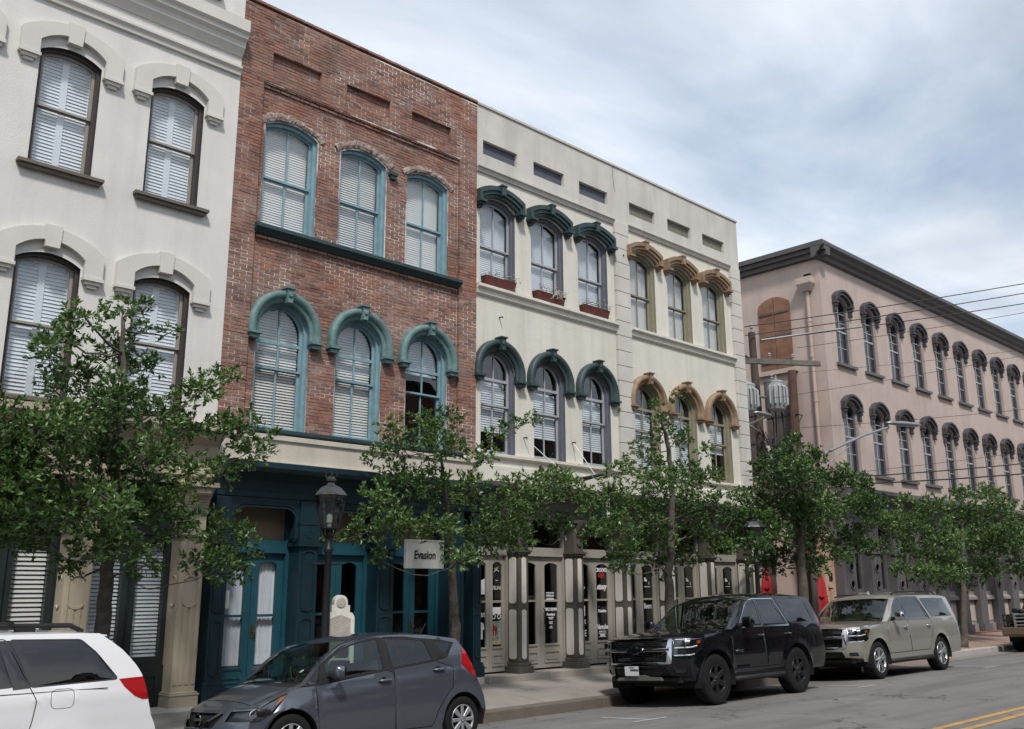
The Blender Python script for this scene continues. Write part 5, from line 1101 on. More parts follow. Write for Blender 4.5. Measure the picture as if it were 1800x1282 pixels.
# wires run off down the street
WR = [((1308, 575), (1800, 494), 17, 40, wire_m, .016), ((1310, 590), (1800, 511), 17, 40, wire_m, .016), ((1338, 598), (1800, 529), 17, 40, wire_m, .016), ((1400, 612), (1800, 545), 17.2, 40, wire_m, .009), ((1440, 842), (1800, 810), 14.4, 30, wire_m, .02), ((1450, 853), (1800, 828), 14.4, 30, wire_m, .024), ((1408, 752), (1800, 715), 14.6, 32, wire_m, .008), ((1360, 700), (1800, 620), 15.0, 34, wire_m, .007), ((1410, 655), (1800, 610), 15.2, 34, wire_m, .006), ((1410, 840), (1800, 790), 14.5, 30, wire_m, .007)]
wl = ['overhead power wire fixed highest, at the pole top', 'overhead power wire just under the topmost one', 'overhead power wire with a pale sleeve by the pole', 'thin overhead wire below the three power wires', 'thick black cable crossing the pink wall, the upper of the low pair', 'thick black cable crossing the pink wall, the lower of the low pair', 'thin wire crossing the lower windows of the pink wall', 'thin wire crossing the upper windows of the pink wall', 'thin wire passing just below the upper sills', 'thin wire just above the two thick cables']
for (p0, p1, Ya, Yb, m_, rad), lb in zip(WR, wl):
    Yb = 11.0 if Yb < 34 else 10.0; Ya = min(Ya, PY if Ya > 16 else 14.4)
    a = ony(*p0, Ya if Ya > 16 else Ya); b = ony(*p1, Yb); e = b+(b-a)*.6; n = 24
    pts = [a.lerp(e, i/n)-Vector((0, 0, 1))*(.25*4*(i/n)*(1-i/n)*.4) for i in range(n+1)]
    tag(MB().tube(pts, rad, 5).build('overhead_wire', m_), lb, 'wire', 'overhead wires')
a = ony(1338, 598, PY); b = ony(1800, 529, 10.0); q0, q1 = a.lerp(b, .0), a.lerp(b, .3)
sl = MB().tube([q0.lerp(q1, i/6)-Vector((0, 0, .02*i/6)) for i in range(7)], .026, 8).build('cable_sleeve', wire_pale); tag(sl, 'pale insulating sleeve on the overhead wire beside the crossarm', 'cable sleeve')
# cobra-head street light over the lane mouth
SL = empty('cobra_light', (0, 0, 0), 'grey cobra-head street light on a long curved arm', 'street light'); la, lb_, lc = ony(1415, 815, 13.4), ony(1560, 752, 13.0), ony(1618, 748, 12.9)
SL.location = (la.x, 13.4, 0); MB().tube([la, la.lerp(lb_, .3)+Vector((0, 0, .06)), la.lerp(lb_, .7)+Vector((0, 0, .08)), lb_], [.05, .045, .04, .035], 8).build('arm', galv, SL)
MB().tube([la+Vector((0, 0, -.5)), la.lerp(lb_, .5)+Vector((0, 0, -.06))], .02, 6).build('brace', galv, SL)
m_ = MB(); m_.tube([lb_, lb_.lerp(lc, .15), lb_.lerp(lc, .45), lb_.lerp(lc, .85), lc], [.05, .11, .17, .15, .03], 12); o = m_.build('luminaire', galv, SL, smooth=True); o.data.transform(Matrix.Translation((0, 0, lc.z)) @ Matrix.Diagonal((1, 1, .5, 1)) @ Matrix.Translation((0, 0, -lc.z)))
MB().tube([(la.x, 13.4, 0), la+Vector((0, 0, .15))], [.09, .07], 10).build('post', mat('steel_post', (.2, .19, .18), .5, metal=.5), SL)
# closed red umbrellas in the lane
red_cloth = mat('red_cloth', (.36, .012, .018), .75, var=.2, vscale=5)
def umbrella(px, pyt, pyb, Y, w, label):
    a, b = ony(px, pyt, Y), ony(px, pyb, Y); r = empty('closed_umbrella', (a.x, Y, 0), label, 'umbrella', 'closed red umbrellas in the lane')
    u = MB(); h = a.z-b.z; n = 24; vs = []; fs = []; lv_ = [(0, .03), (.12, .08), (.35, .16), (.6, .2), (.85, .24), (1, .2)]
    for f, rr_ in lv_:
        for k in range(n): q = 2*math.pi*k/n; r_ = w*rr_/.24*(1+.3*math.cos(4*q+f*2)); vs.append((a.x+r_*math.cos(q), Y+r_*math.sin(q), a.z-h*f))
    for i in range(len(lv_)-1):
        for k in range(n): fs.append((i*n+k, i*n+(k+1) % n, (i+1)*n+(k+1) % n, (i+1)*n+k))
    fs.append(tuple(range(n))); fs.append(tuple((len(lv_)-1)*n+k for k in range(n)))
    u.add(vs, fs).build('canopy', red_cloth, r, smooth=True)
    MB().tube([(a.x, Y, 0.0), (a.x, Y, a.z+.12)], .022, 8).build('pole', vinyl_white, r); MB().lathe([(.3, 0), (.3, .06), (.05, .1), (0, .1)], (a.x, Y, .0), 18).build('base', iron_black, r)
    MB().tube([(a.x, Y, a.z-h*.55-.02), (a.x, Y, a.z-h*.55+.02)], w*.95, 14).build('tie', red_cloth, r)
umbrella(1346, 1000, 1062, 15.2, .2, 'closed red umbrella beside the cream building corner'); umbrella(1441, 1005, 1085, 14.3, .2, 'closed red umbrella beside the salmon wall')
# ================================================================== vehicles
def pchip(P):
    P = [(float(a), float(b)) for a, b in P]; n = len(P); d = [(P[i+1][1]-P[i][1])/(P[i+1][0]-P[i][0]) for i in range(n-1)]
    m = [d[0]]+[0 if d[i-1]*d[i] <= 0 else 2*d[i-1]*d[i]/(d[i-1]+d[i]) for i in range(1, n-1)]+[d[-1]]
    def f(x):
        if x <= P[0][0]: return P[0][1]
        if x >= P[-1][0]: return P[-1][1]
        i = 0
        while x > P[i+1][0]: i += 1
        h = P[i+1][0]-P[i][0]; t = (x-P[i][0])/h
        return (1+2*t)*(1-t)**2*P[i][1]+t*(1-t)**2*h*m[i]+t*t*(3-2*t)*P[i+1][1]+t*t*(t-1)*h*m[i+1]
    return f
def round_poly(P, r, n=4):
    out = []; k = len(P)
    for i in range(k):
        p = Vector(P[i]); a = Vector(P[i-1])-p; b = Vector(P[(i+1) % k])-p; ra = min(r, a.length*.45, b.length*.45); a = p+a.normalized()*ra; b = p+b.normalized()*ra
        for j in range(n+1): t = j/n; q = a*(1-t)**2+p*2*t*(1-t)+b*t*t; out.append((q.x, q.y))
    return out
def offset_poly(P, d):
    n = len(P); ar = sum(P[i][0]*P[(i+1) % n][1]-P[(i+1) % n][0]*P[i][1] for i in range(n)); sg_ = 1 if ar > 0 else -1; out = []
    for i in range(n):
        p = Vector(P[i]); a = (p-Vector(P[i-1])); b = (Vector(P[(i+1) % n])-p)
        if a.length < 1e-6 or b.length < 1e-6: out.append(P[i]); continue
        a.normalize(); b.normalize(); na = Vector((a.y, -a.x))*sg_; nb = Vector((b.y, -b.x))*sg_; m = na+nb
        if m.length < 1e-3: m = na
        m.normalize(); c = max(.45, m.dot(na)); q = p+m*(d/c); out.append((q.x, q.y))
    return out
chrome = mat('chrome', (.62, .63, .65), .12, metal=1); black_plastic = mat('black_plastic', (.015, .015, .016), .6, spec=.3); gloss_black = mat('gloss_black', (.006, .006, .007), .08, coat=1)
tyre_m = mat('tyre_rubber', (.0115, .0115, .012), .85, var=.3, vscale=6, bump=.2, bscale=90, spec=.25); seam_m = mat('seam_shadow', (.008, .008, .008), .9)
liner = mat('wheel_liner', (.008, .008, .008), .95); under_m = mat('underbody', (.014, .013, .012), .9)
car_glass = glass('car_glass', (.60, .72, .66), 1., .0, 1.52, 0); tint_glass = glass('tinted_glass', (.10, .11, .12), 1., .0, 1.55, 0)
lamp_lens = glass('lamp_lens', (.85, .87, .9), 1., .0, 1.5, 0); lamp_bowl = mat('lamp_bowl', (.10, .105, .115), .2, metal=.9); led = mat('led_strip', (.85, .87, .9), .25); amber = mat('amber_lens', (.5, .12, .01), .15, coat=1)
red_lens = mat('red_lens', (.36, .008, .012), .1, coat=1); red_dark = mat('red_dark_lens', (.16, .005, .008), .12, coat=1)
seat_beige = mat('seat_beige', (.30, .25, .19), .8); seat_dark = mat('seat_dark', (.03, .03, .033), .8)
alloy = mat('alloy', (.55, .56, .58), .25, metal=.9); alloy_dark = mat('alloy_dark', (.03, .031, .034), .3, metal=.6); cover_silver = mat('wheel_cover', (.48, .49, .51), .3, metal=.7)
plate_white = mat('plate_white', (.62, .64, .64), .4); plate_dark = mat('plate_dark', (.05, .07, .09), .4)
def paint(name, col, metal, rough, flake=.0, spec=.5): return mat(name, col, rough, metal=metal, coat=1., var=flake, vscale=900, spec=spec)

def make_wheel(root, u, y, r, rim, w, style, side, knobs=False):
    """side -1: outer face towards the street"""
    o = empty('wheel', (0, 0, 0)); 
    t = MB(); hw_ = w/2; c = (u, y, r)
    prof = [(rim*.97, -hw_*.9), (rim*1.03, -hw_*.98), (r*.86, -hw_*1.0), (r*.95, -hw_*.93), (r*.995, -hw_*.78), (r, -hw_*.4), (r, hw_*.4), (r*.995, hw_*.78), (r*.95, hw_*.93), (r*.86, hw_), (rim*1.03, hw_*.98), (rim*.97, hw_*.9)]
    t.lathe(prof, c, 64 if knobs else 48, 'y')
    t.f = [f for f in t.f if len(f) == 4]; t.m = t.m[:len(t.f)]
    tyre = t.build('wheel', tyre_m, root, smooth=True)
    tr = MB(); n = 54 if knobs else 44
    for k in range(n):                                           # tread blocks and shoulder lugs
        a = 2*math.pi*k/n
        for yy0, yy1, ph in ((-.92, -.35, 0), (-.28, .28, .5), (.35, .92, 0)):
            q = a+ph*2*math.pi/n; da = math.pi/n*.72; r1 = r*(1.012 if knobs else 1.004); r0_ = r*.97
            P = [(r0_, q-da), (r1, q-da), (r1, q+da), (r0_, q+da)]
            e = .955 if abs(yy0) > .5 or abs(yy1) > .5 else 1
            vs = []
            for f in (yy0, yy1):
                for rr_, qq in P:
                    rr2 = rr_*(e if abs(f) > .8 else 1); vs.append((u+rr2*math.cos(qq), y+f*hw_, r+rr2*math.sin(qq)))
            tr.add(vs, [(0, 1, 2, 3), (7, 6, 5, 4), (1, 5, 6, 2), (0, 4, 5, 1), (3, 2, 6, 7)])
    tag(tr.build('tread', tyre_m, tyre), kind='stuff')
    COL.objects.unlink(o); bpy.data.objects.remove(o)
    yo = y+side*hw_                                              # outer plane
    inn = -side
    rm = alloy_dark if style == 'dark' else cover_silver if style == 'cover' else alloy
    R_ = MB(); R_.lathe([(rim*.99, yo-y+inn*.012), (rim*.985, yo-y+inn*.0), (rim*.93, yo-y+inn*.004), (rim*.9, yo-y+inn*.05), (rim*.86, yo-y+inn*w*.7)], c, 48, 'y'); R_.f = [f for f in R_.f if len(f) == 4]; R_.m = R_.m[:len(R_.f)]
    rimo = R_.build('rim', rm, tyre, smooth=True)
    d = MB(); d.lathe([(rim*.9, yo-y+inn*(.1 if style != 'cover' else .045)), (0.001, yo-y+inn*(.1 if style != 'cover' else .045))], c, 32, 'y'); d.build('brake_disc', black_plastic if style != 'alloy' else lamp_bowl, tyre)
    S = MB()
    def spoke(a, w0, w1, r0_, r1, y0_, y1_, th=.03):
        ca, sa = math.cos(a), math.sin(a); vs = []
        for rr_, ww, yy in ((r0_, w0, y0_), (r1, w1, y1_)):
            for sgn, dy in ((-1, 0), (-.7, -side*0+inn*-.008), (.7, inn*-.008), (1, 0), (1, inn*th), (-1, inn*th)):
                vs.append((u+rr_*ca-sgn*ww*sa, yo+yy*inn+dy, r+rr_*sa+sgn*ww*ca))
        S.add(vs, [(0, 1, 7, 6), (1, 2, 8, 7), (2, 3, 9, 8), (3, 4, 10, 9), (5, 0, 6, 11), (4, 5, 11, 10)])
    if style == 'dark':
        for k in range(6): a = math.pi/2+2*math.pi*k/6; spoke(a, rim*.17, rim*.2, rim*.15, rim*.93, .035, .012)
    elif style == 'alloy':
        for k in range(5):
            a = math.pi/2+2*math.pi*k/5
            for s in (-.19, .19): spoke(a+s, rim*.085, rim*.12, rim*.14, rim*.93, .03, .01)
    else:
        for k in range(8): a = math.pi/2+2*math.pi*k/8; spoke(a, rim*.10, rim*.2 if k % 2 else rim*.13, rim*.2, rim*.95, .012, .006, .02)
    S.build('spokes', rm, rimo)
    h = MB(); h.lathe([(rim*.26, yo-y+inn*.045), (rim*.25, yo-y+inn*.02), (rim*.16, yo-y+inn*.008), (rim*.15, yo-y+inn*0), (0.001, yo-y-inn*.004)], c, 20, 'y'); h.build('hub_cap', rm, rimo, smooth=False)
    if style != 'cover':
        for k in range(6): a = 2*math.pi*k/6+.5; MB().lathe([(.013, yo-y+inn*.05), (.013, yo-y+inn*.012), (0.001, yo-y+inn*.01)], (u+rim*.2*math.cos(a), y, r+rim*.2*math.sin(a)), 6, 'y').build('lug_nut', chrome, rimo)
    return tyre

class Car:
    def __init__(s, name, label, cat, **k):
        s.__dict__.update(k); s.root = empty(name, (0, 0, 0), label, cat, 'vehicles parked along the kerb')
        s.ftop = pchip(s.top); s.fedge = pchip(s.edge); s.ff0 = pchip(s.f0); s.fr0 = pchip(s.r0); s.fplan = pchip(s.plan); s.fbelt = pchip(s.belt)
        s.body = MB(); s.parts = {}
    def uc(s, z): return s.ff0(z)+s.cf
    def ur(s, z): return s.L-s.fr0(z)-s.cr
    def w(s, u, z):
        u = min(max(u, s.uc(min(z, s.zh))), s.ur(min(z, s.zt))); wb = s.hw*s.fplan(u); zb = s.fbelt(u); zm = s.zwide
        if z <= zm: y = wb-s.tuck*((zm-z)/(zm-s.zb))**2
        elif z <= zb: y = wb-s.shoulder*((z-zm)/(zb-zm))**2
        else: f = (z-zb)/(s.H-zb); y = wb-s.shoulder-s.tumble*(z-zb)-.03*f**3
        for wu, wr in s.wheels:
            d = math.hypot(u-wu, z-wr)-s.archr
            if d > -.05: y += s.flare*math.exp(-(max(d, 0)/.07)**2)*(1 if z < zb else 0)
        for z0, amp, wd in s.creases: y += amp*math.exp(-((z-z0(u))/wd)**2)
        return y
    def P_side(s, u, z, off, sd): return (u, sd*(s.w(u, z)-off), z)
    def P_front(s, t, z, off): y = s.w(s.uc(z), z)*t; return (s.ff0(z)+s.cf*abs(t)**3+off, y*(1-off*.3), z)
    def P_rear(s, t, z, off): y = s.w(s.ur(z), z)*t; return (s.L-s.fr0(z)-s.cr*abs(t)**3-off, y, z)
    def P_top(s, u, t, off):
        us = s.ff0(s.zh)+s.cf*abs(t)**3; ue = s.L-s.fr0(s.zt)-s.cr*abs(t)**3
        ul = min(max(u, s.uc(s.zh)), s.ur(s.zt)); ze = s.fedge(ul); ye = s.w(ul, ze); zc = s.ftop(u); z = ze+(zc-ze)*(1-abs(t)**s.crown)
        a = min(max((u-us)/.16, 0), 1); a = a*a*(3-2*a); z = s.zh+(z-s.zh)*a
        b = min(max((ue-u)/.14, 0), 1); b = b*b*(3-2*b); z = s.zt+(z-s.zt)*b
        return (u, t*ye, z-off)
    def patch(s, outline, regions, pts, fmap, flip=False):
        """triangulate, sort the triangles into regions (first match wins), map each to space"""
        polys = [outline]+[r['poly'] for r in regions]; V, F = cdt(polys, pts); buckets = {}
        for f in F:
            cx = sum(V[i].x for i in f)/3; cy = sum(V[i].y for i in f)/3
            if not inpoly(cx, cy, outline): continue
            k = None
            for r in regions:
                if inpoly(cx, cy, r['poly']): k = r; break
            if k is not None and k.get('hole'): continue
            a, b, c = (V[i] for i in f); ar = (b.x-a.x)*(c.y-a.y)-(b.y-a.y)*(c.x-a.x)
            buckets.setdefault(id(k) if k else 0, (k, []))[1].append(f if (ar > 0) != flip else f[::-1])
        for k, fs in buckets.values():
            used = sorted({i for f in fs for i in f}); ix = {j: n for n, j in enumerate(used)}
            if k is None: s.body.add([fmap(V[i].x, V[i].y, 0) for i in used], [tuple(ix[i] for i in f) for f in fs])
            else:
                key = k['key']; mb, _ = s.parts.setdefault(key, (MB(), k)); mb.add([fmap(V[i].x, V[i].y, k.get('off', 0)) for i in used], [tuple(ix[i] for i in f) for f in fs])
    def build(s, side_regions, front_regions, rear_regions, top_regions, step=.075):
        zs_f = [s.zb+(s.zh-s.zb)*i/14 for i in range(15)]; zs_r = [s.zb+(s.zt-s.zb)*i/16 for i in range(17)]
        u0, u1 = s.uc(s.zh), s.ur(s.zt); nu = 46; us = [u0+(u1-u0)*i/nu for i in range(nu+1)]
        out = [(s.uc(z), z) for z in zs_f]+[(u, s.fedge(u)) for u in us[1:-1]]+[(s.ur(z), z) for z in reversed(zs_r)]
        # sill with wheel arches
        bot = []
        for wu, wr in sorted(s.wheels, reverse=True):
            a0 = math.asin(max(-1, min(1, (s.zsill-wr)/s.archr))); 
            for i in range(19): a = a0+(math.pi-2*a0)*i/18; bot.append((wu+s.archr*math.cos(a), wr+s.archr*math.sin(a)))
        ubr = s.ur(s.zb)
        out2 = out+[(ubr-.02, s.zb)]
        out2 = out+bot; out = out2
        lo = s.zb; pts = []; z = lo+step
        while z < s.H:
            u = .05
            while u < s.L:
                if inpoly(u, z, out): pts.append((u+.011*math.sin(37*z), z))
                u += step
            z += step
        for sd_ in (-1, 1):
            rg_ = [dict(r, key=(r['key'], sd_)) for r in side_regions if not (r.get('side') and r['side'] != sd_)]
            # keep dict identity stable for bucketing
            s.patch(out, rg_, pts, lambda u, z, off, q=sd_: s.P_side(u, z, off, q), flip=sd_ > 0)
        N = 16; ts = [-1+2*i/(2*N) for i in range(2*N+1)]
        of = [(-1, z) for z in reversed(zs_f)]+[(t, s.zb) for t in ts[1:-1]]+[(1, z) for z in zs_f]+[(t, s.zh) for t in reversed(ts[1:-1])]
        pf = [(t, z) for t in ts[1:-1] for z in zs_f[1:-1]]
        fr_ = []
        for r in front_regions:
            conv = lambda P, z=None: [(y/s.w(s.uc(zz), zz), zz) for y, zz in P]
            q = dict(r, poly=conv(r['poly']), key=(r['key'], 0 if not r.get('mirror') else 1)); fr_.append(q)
            if r.get('mirror'): fr_.append(dict(r, poly=[(-a, b) for a, b in conv(r['poly'])], key=(r['key'], -1)))
        s.patch(of, fr_, pf, s.P_front)
        orr = [(-1, z) for z in reversed(zs_r)]+[(t, s.zb) for t in ts[1:-1]]+[(1, z) for z in zs_r]+[(t, s.zt) for t in reversed(ts[1:-1])]
        rr_ = []
        for r in rear_regions:
            conv = lambda P: [(y/s.w(s.ur(zz), zz), zz) for y, zz in P]
            rr_.append(dict(r, poly=conv(r['poly']), key=(r['key'], 0 if not r.get('mirror') else 1)))
            if r.get('mirror'): rr_.append(dict(r, poly=[(-a, b) for a, b in conv(r['poly'])], key=(r['key'], -1)))
        s.patch(orr, rr_, [(t, z) for t in ts[1:-1] for z in zs_r[1:-1]], s.P_rear, flip=True)
        ot = [(u, -1) for u in us]+[(s.L-s.fr0(s.zt)-s.cr*abs(t)**3, t) for t in ts[1:-1]]+[(u, 1) for u in reversed(us)]+[(s.ff0(s.zh)+s.cf*abs(t)**3, t) for t in reversed(ts[1:-1])]
        pt = []
        for t in ts[1:-1]:
            u = .1
            while u < s.L: 
                if inpoly(u, t, ot): pt.append((u, t))
                u += .09
        s.patch(ot, [dict(r, key=(r['key'], 0)) for r in top_regions], pt, s.P_top)
        s.bodyo = s.body.build('body', s.paint, s.root, sharp=46); s.body_smooth(s.bodyo)
        s.obj = {}
        order = sorted(s.parts.items(), key=lambda kv: 1 if kv[1][1].get('parent') else 0)
        for (key, sd_), (mb, r) in order:
            par = s.root
            if r.get('parent'): par = s.obj.get((r['parent'], sd_)) or s.obj.get((r['parent'], 0)) or s.root
            if par is not s.root and par.parent is not s.root: par = par.parent
            o = mb.build(r.get('name', key), r['mat'], par, sharp=r.get('sharp', 50)); s.obj[(key, sd_)] = o
        return s
    def body_smooth(s, o): pass
    def arch_liners(s):
        for wu, wr in s.wheels:
            yo = s.w(wu, wr+s.archr)-.012; yi = s.hw-.45; n = 20
            for sg_ in (-1, 1):
                m = MB(); vs = []; fs = []
                for k in range(n+1):
                    a = -.25+(math.pi+.5)*k/n
                    for yy in (yo, yi): vs.append((wu+(s.archr+.004)*math.cos(a), sg_*yy, wr+(s.archr+.004)*math.sin(a)))
                for k in range(n): fs.append((k*2, k*2+1, k*2+3, k*2+2))
                fs.append(tuple(k*2+1 for k in range(n+1))); m.add(vs, fs).build('wheel_liner', liner, s.root)
        b = MB(); us_ = [s.uc(s.zb)+.02]; 
        wf, wr_ = s.wheels
        b.box(wf[0]+s.archr+.01, wr_[0]-s.archr-.01, -s.hw+.1, s.hw-.1, s.zb-.06, s.zb+.06); b.box(wr_[0]+s.archr+.01, s.L-.2, -s.hw+.2, s.hw-.2, s.zb-.02, s.zb+.08); b.box(.25, wf[0]-s.archr-.01, -s.hw+.25, s.hw-.25, s.zb-.02, s.zb+.08); b.box(.5, s.L-.5, -s.hw+.5, s.hw-.5, s.zb-.1, s.zb+.1)
        b.build('underbody', under_m, s.root)
    def sill_fill(s): pass
    def place(s, x, y, sc=1., roll=-.062, yaw=0.):
        s.root.rotation_euler = (roll, 0, yaw); s.root.scale = (sc, sc, sc); s.root.location = (x, y, road_z(y))
    def seats(s, m, rows, z0, front=True):
        for u in rows:
            for yy in (-.38, .38):
                b = MB(); b.box(u, u+.5, yy-.25, yy+.25, z0, z0+.16)
                b.add([(u+.42, yy-.24, z0+.12), (u+.56, yy-.24, z0+.12), (u+.56, yy+.24, z0+.12), (u+.42, yy+.24, z0+.12), (u+.60, yy-.2, z0+.66), (u+.70, yy-.2, z0+.66), (u+.70, yy+.2, z0+.66), (u+.60, yy+.2, z0+.66)], [(3, 2, 1, 0), (4, 5, 6, 7), (0, 1, 5, 4), (1, 2, 6, 5), (2, 3, 7, 6), (3, 0, 4, 7)])
                b.box(u+.62, u+.72, yy-.12, yy+.12, z0+.69, z0+.86); b.build('seat', m, s.root, bevel=.03)
    def dash(s, u, z, m):
        b = MB(); b.box(u, u+.45, -s.hw+.2, s.hw-.2, z-.35, z); b.build('dashboard', m, s.root, bevel=.04)
        w = MB(); c = Vector((u+.55, -.38, z-.02)); P = [c+Vector((.07*math.sin(a), .18*math.cos(a), .17*math.sin(a))) for a in [2*math.pi*k/20 for k in range(21)]]; w.tube(P, .016, 6); w.tube([c, c+Vector((-.12, 0, -.06))], .03, 6); w.tube([P[0], c, P[10]], .012, 5); w.build('steering_wheel', black_plastic, s.root)
def panel_regions(key, poly, name, seam=.006, parent=None, mat_=None):
    return [dict(key=key, poly=offset_poly(poly, -seam), mat=mat_, off=0, name=name, parent=parent), dict(key=key+'_gap', poly=offset_poly(poly, seam), mat=seam_m, off=.012, name='door_gap', parent=None)]
def handle(car, u, z, m, length=.2, base=None):
    for sd_ in (-1, 1):
        y = car.w(u, z); b = MB(); b.tube([(u-length/2, sd_*(y+.002), z), (u-length*.42, sd_*(y+.035), z+.004), (u, sd_*(y+.045), z+.006), (u+length*.42, sd_*(y+.035), z+.004), (u+length/2, sd_*(y+.002), z)], [.012, .017, .018, .017, .012], 8)
        par = car.obj.get((base, sd_)) or car.root; b.build('handle', m, par, smooth=True)
def mirror_(car, u, z, m, sz=(.14, .22, .16), arm=.1, glassm=None):
    for sd_ in (-1, 1):
        y = car.w(u, z); b = MB(); c = Vector((u, sd_*(y+arm+sz[1]/2), z+.06)); n = 10; vs = []; fs = []
        for i in range(n+1):
            f = -1+2*i/n; rr_ = (1-abs(f)**5)**.5
            for k in range(14): a = 2*math.pi*k/14; vs.append(c+Vector((math.copysign(abs(math.cos(a))**.55, math.cos(a))*sz[0]/2*rr_*(1.0 if math.cos(a) < 0 else .6), f*sz[1]/2*sd_, math.copysign(abs(math.sin(a))**.55, math.sin(a))*sz[2]/2*rr_)))
        for i in range(n):
            for k in range(14): fs.append((i*14+k, i*14+(k+1) % 14, (i+1)*14+(k+1) % 14, (i+1)*14+k))
        b.add(vs, fs); o = b.build('side_mirror', m, car.root, smooth=True)
        MB().tube([(u+.01, sd_*(y-.03), z), (u, sd_*(y+arm*.6), z+.01), (u, sd_*(y+arm+sz[1]*.35), z+.02)], [.05, .04, .03], 8).build('mirror_arm', black_plastic, o)
        MB().box(u+sz[0]*.3, u+sz[0]*.32, min(sd_*(y+arm+.02), sd_*(y+arm+sz[1]-.02)), max(sd_*(y+arm+.02), sd_*(y+arm+sz[1]-.02)), z-.0, z+.12).build('mirror_glass', chrome, o)
def fdepth(car, y, z): t = y/car.w(car.uc(z), z); return car.ff0(z)+car.cf*abs(t)**3
def strip_front(car, pts, r, m, name, parent, off=-.004):
    return MB().tube([(fdepth(car, y, z)+off, y, z) for y, z in pts], r, 6).build(name, m, parent)

# ------------------------------------------------------------------ full-size utility vehicles (black short one, silver long one)
def big_suv(name, label, long_, pm, wheel_style, tyre_r, lift, trim_m, handle_m, rail):
    K = .46 if long_ else 0.; L = 5.70 if long_ else 4.98; wb = 3.30 if long_ else 2.74; fw = .99; rw = fw+wb; H = 1.86+lift; dz = lift
    ex = rw-3.936
    z = lambda q: q+dz
    rear_u = L
    top = [(.08, z(1.10)), (.35, z(1.155)), (.8, z(1.205)), (1.25, z(1.235)), (1.48, z(1.25)), (1.62, z(1.30)), (2.25, z(1.74)), (2.5, z(1.815)), (3.0, z(1.855)), (3.9+ex, z(1.86)), (L-.55, z(1.83)), (L-.36, z(1.79)), (L-.22, z(1.73))]
    edge = [(.36, z(1.10)), (.8, z(1.135)), (1.3, z(1.17)), (1.6, z(1.19)), (1.72, z(1.235)), (2.4, z(1.69)), (2.6, z(1.745)), (3.0, z(1.765)), (3.9+ex, z(1.765)), (L-.6, z(1.745)), (L-.36, z(1.715)), (L-.3, z(1.70))]
    c = Car(name, label, 'car', L=L, hw=1.0, H=H, zb=z(.37), zsill=z(.37), wheels=[(fw, tyre_r), (rw, tyre_r)], archr=tyre_r+.075, flare=.022, top=top, edge=edge,
            belt=[(0, z(1.19)), (5.7, z(1.22))], f0=[(z(.37), .12), (z(.5), .04), (z(.7), .0), (z(.95), .0), (z(1.05), .03), (z(1.10), .08)], cf=.3, zh=z(1.10),
            r0=[(z(.37), .08), (z(.5), .02), (z(.75), .0), (z(.9), .04), (z(1.2), .06), (z(1.71), .2)], cr=.1, zt=z(1.71), plan=[(0, .93), (.38, .945), (.7, .985), (1.1, 1.), (L-1, 1.), (L-.35, .98), (L, .95)],
            zwide=z(.82), tuck=.055, shoulder=.035, tumble=.24, crown=2.6, creases=[(lambda u: z(1.02), .012, .03), (lambda u: z(.56), .012, .03)], paint=pm, group=None)
    win_f = round_poly([(1.86, z(1.235)), (2.62, z(1.235)), (2.62, z(1.69)), (2.46, z(1.68)), (2.32, z(1.61))], .03)
    win_r = round_poly([(2.70, z(1.235)), (3.60+ex*.6, z(1.235)), (3.36+ex*.6, z(1.69)), (2.70, z(1.69))], .03)
    win_q = round_poly([(3.80+ex*.6, z(1.25)), (L-.42, z(1.25)), (L-.58, z(1.68)), (3.56+ex*.6, z(1.685))], .04)
    dl = [(1.80, z(1.205)), (3.70+ex*.6, z(1.205)), (3.42+ex*.6, z(1.725)), (2.58, z(1.725)), (2.40, z(1.70)), (2.28, z(1.635))]
    door_f = round_poly([(1.50, z(.50)), (2.655, z(.50)), (2.655, z(1.745)), (2.50, z(1.735)), (2.34, z(1.675)), (1.70, z(1.20)), (1.53, z(1.05))], .04)
    q_ = rw-.5
    door_r = round_poly([(2.668, z(.50)), (q_-.12, z(.50)), (q_-.02, z(.72)), (q_+.13, z(.93)), (3.74+ex*.6, z(1.12)), (3.735+ex*.6, z(1.21)), (3.45+ex*.6, z(1.745)), (2.668, z(1.745))], .04)
    G = tint_glass if not long_ else tint_glass
    hl = [(c.uc(z(.79)), z(.79)), (.52, z(.80)), (.62, z(.86)), (.60, z(.92)), (.72, z(1.03)), (.72, z(1.055)), (c.uc(z(1.075)), z(1.075))]
    hl = [(u if i not in (0, len(hl)-1) else u-.05, zz) for i, (u, zz) in enumerate(hl)]
    side = [dict(key='window_front', poly=win_f, mat=car_glass if not long_ else car_glass, off=.012, name='window', parent='front_door'), dict(key='window_rear', poly=win_r, mat=G, off=.012, name='window', parent='rear_door'), dict(key='window_quarter', poly=win_q, mat=G, off=.004, name='window'),
            dict(key='pillar_trim', poly=offset_poly(dl, -.012), mat=gloss_black, off=.006, name='pillar_trim'), dict(key='window_trim', poly=offset_poly(dl, .006), mat=trim_m, off=-.004, name='window_trim'),
            dict(key='quarter_seal', poly=offset_poly(win_q, .012), mat=gloss_black, off=.002, name='window_seal'),
            dict(key='headlight', poly=hl, mat=lamp_bowl, off=.03, name='headlight'),
            dict(key='tail_light', poly=[(L-.12, z(.98)), (L+.2, z(.98)), (L+.2, z(1.52)), (L-.24, z(1.52)), (L-.2, z(1.2))], mat=red_lens, off=-.003, name='tail_light')]
    side += panel_regions('front_door', door_f, 'front_door', mat_=pm)+panel_regions('rear_door', door_r, 'rear_door', mat_=pm)
    side.append(dict(key='hood_gap', poly=[(.7, z(1.118)), (1.5, z(1.168)), (1.5, z(1.176)), (.7, z(1.127))], mat=seam_m, off=.008, name='hood_gap'))
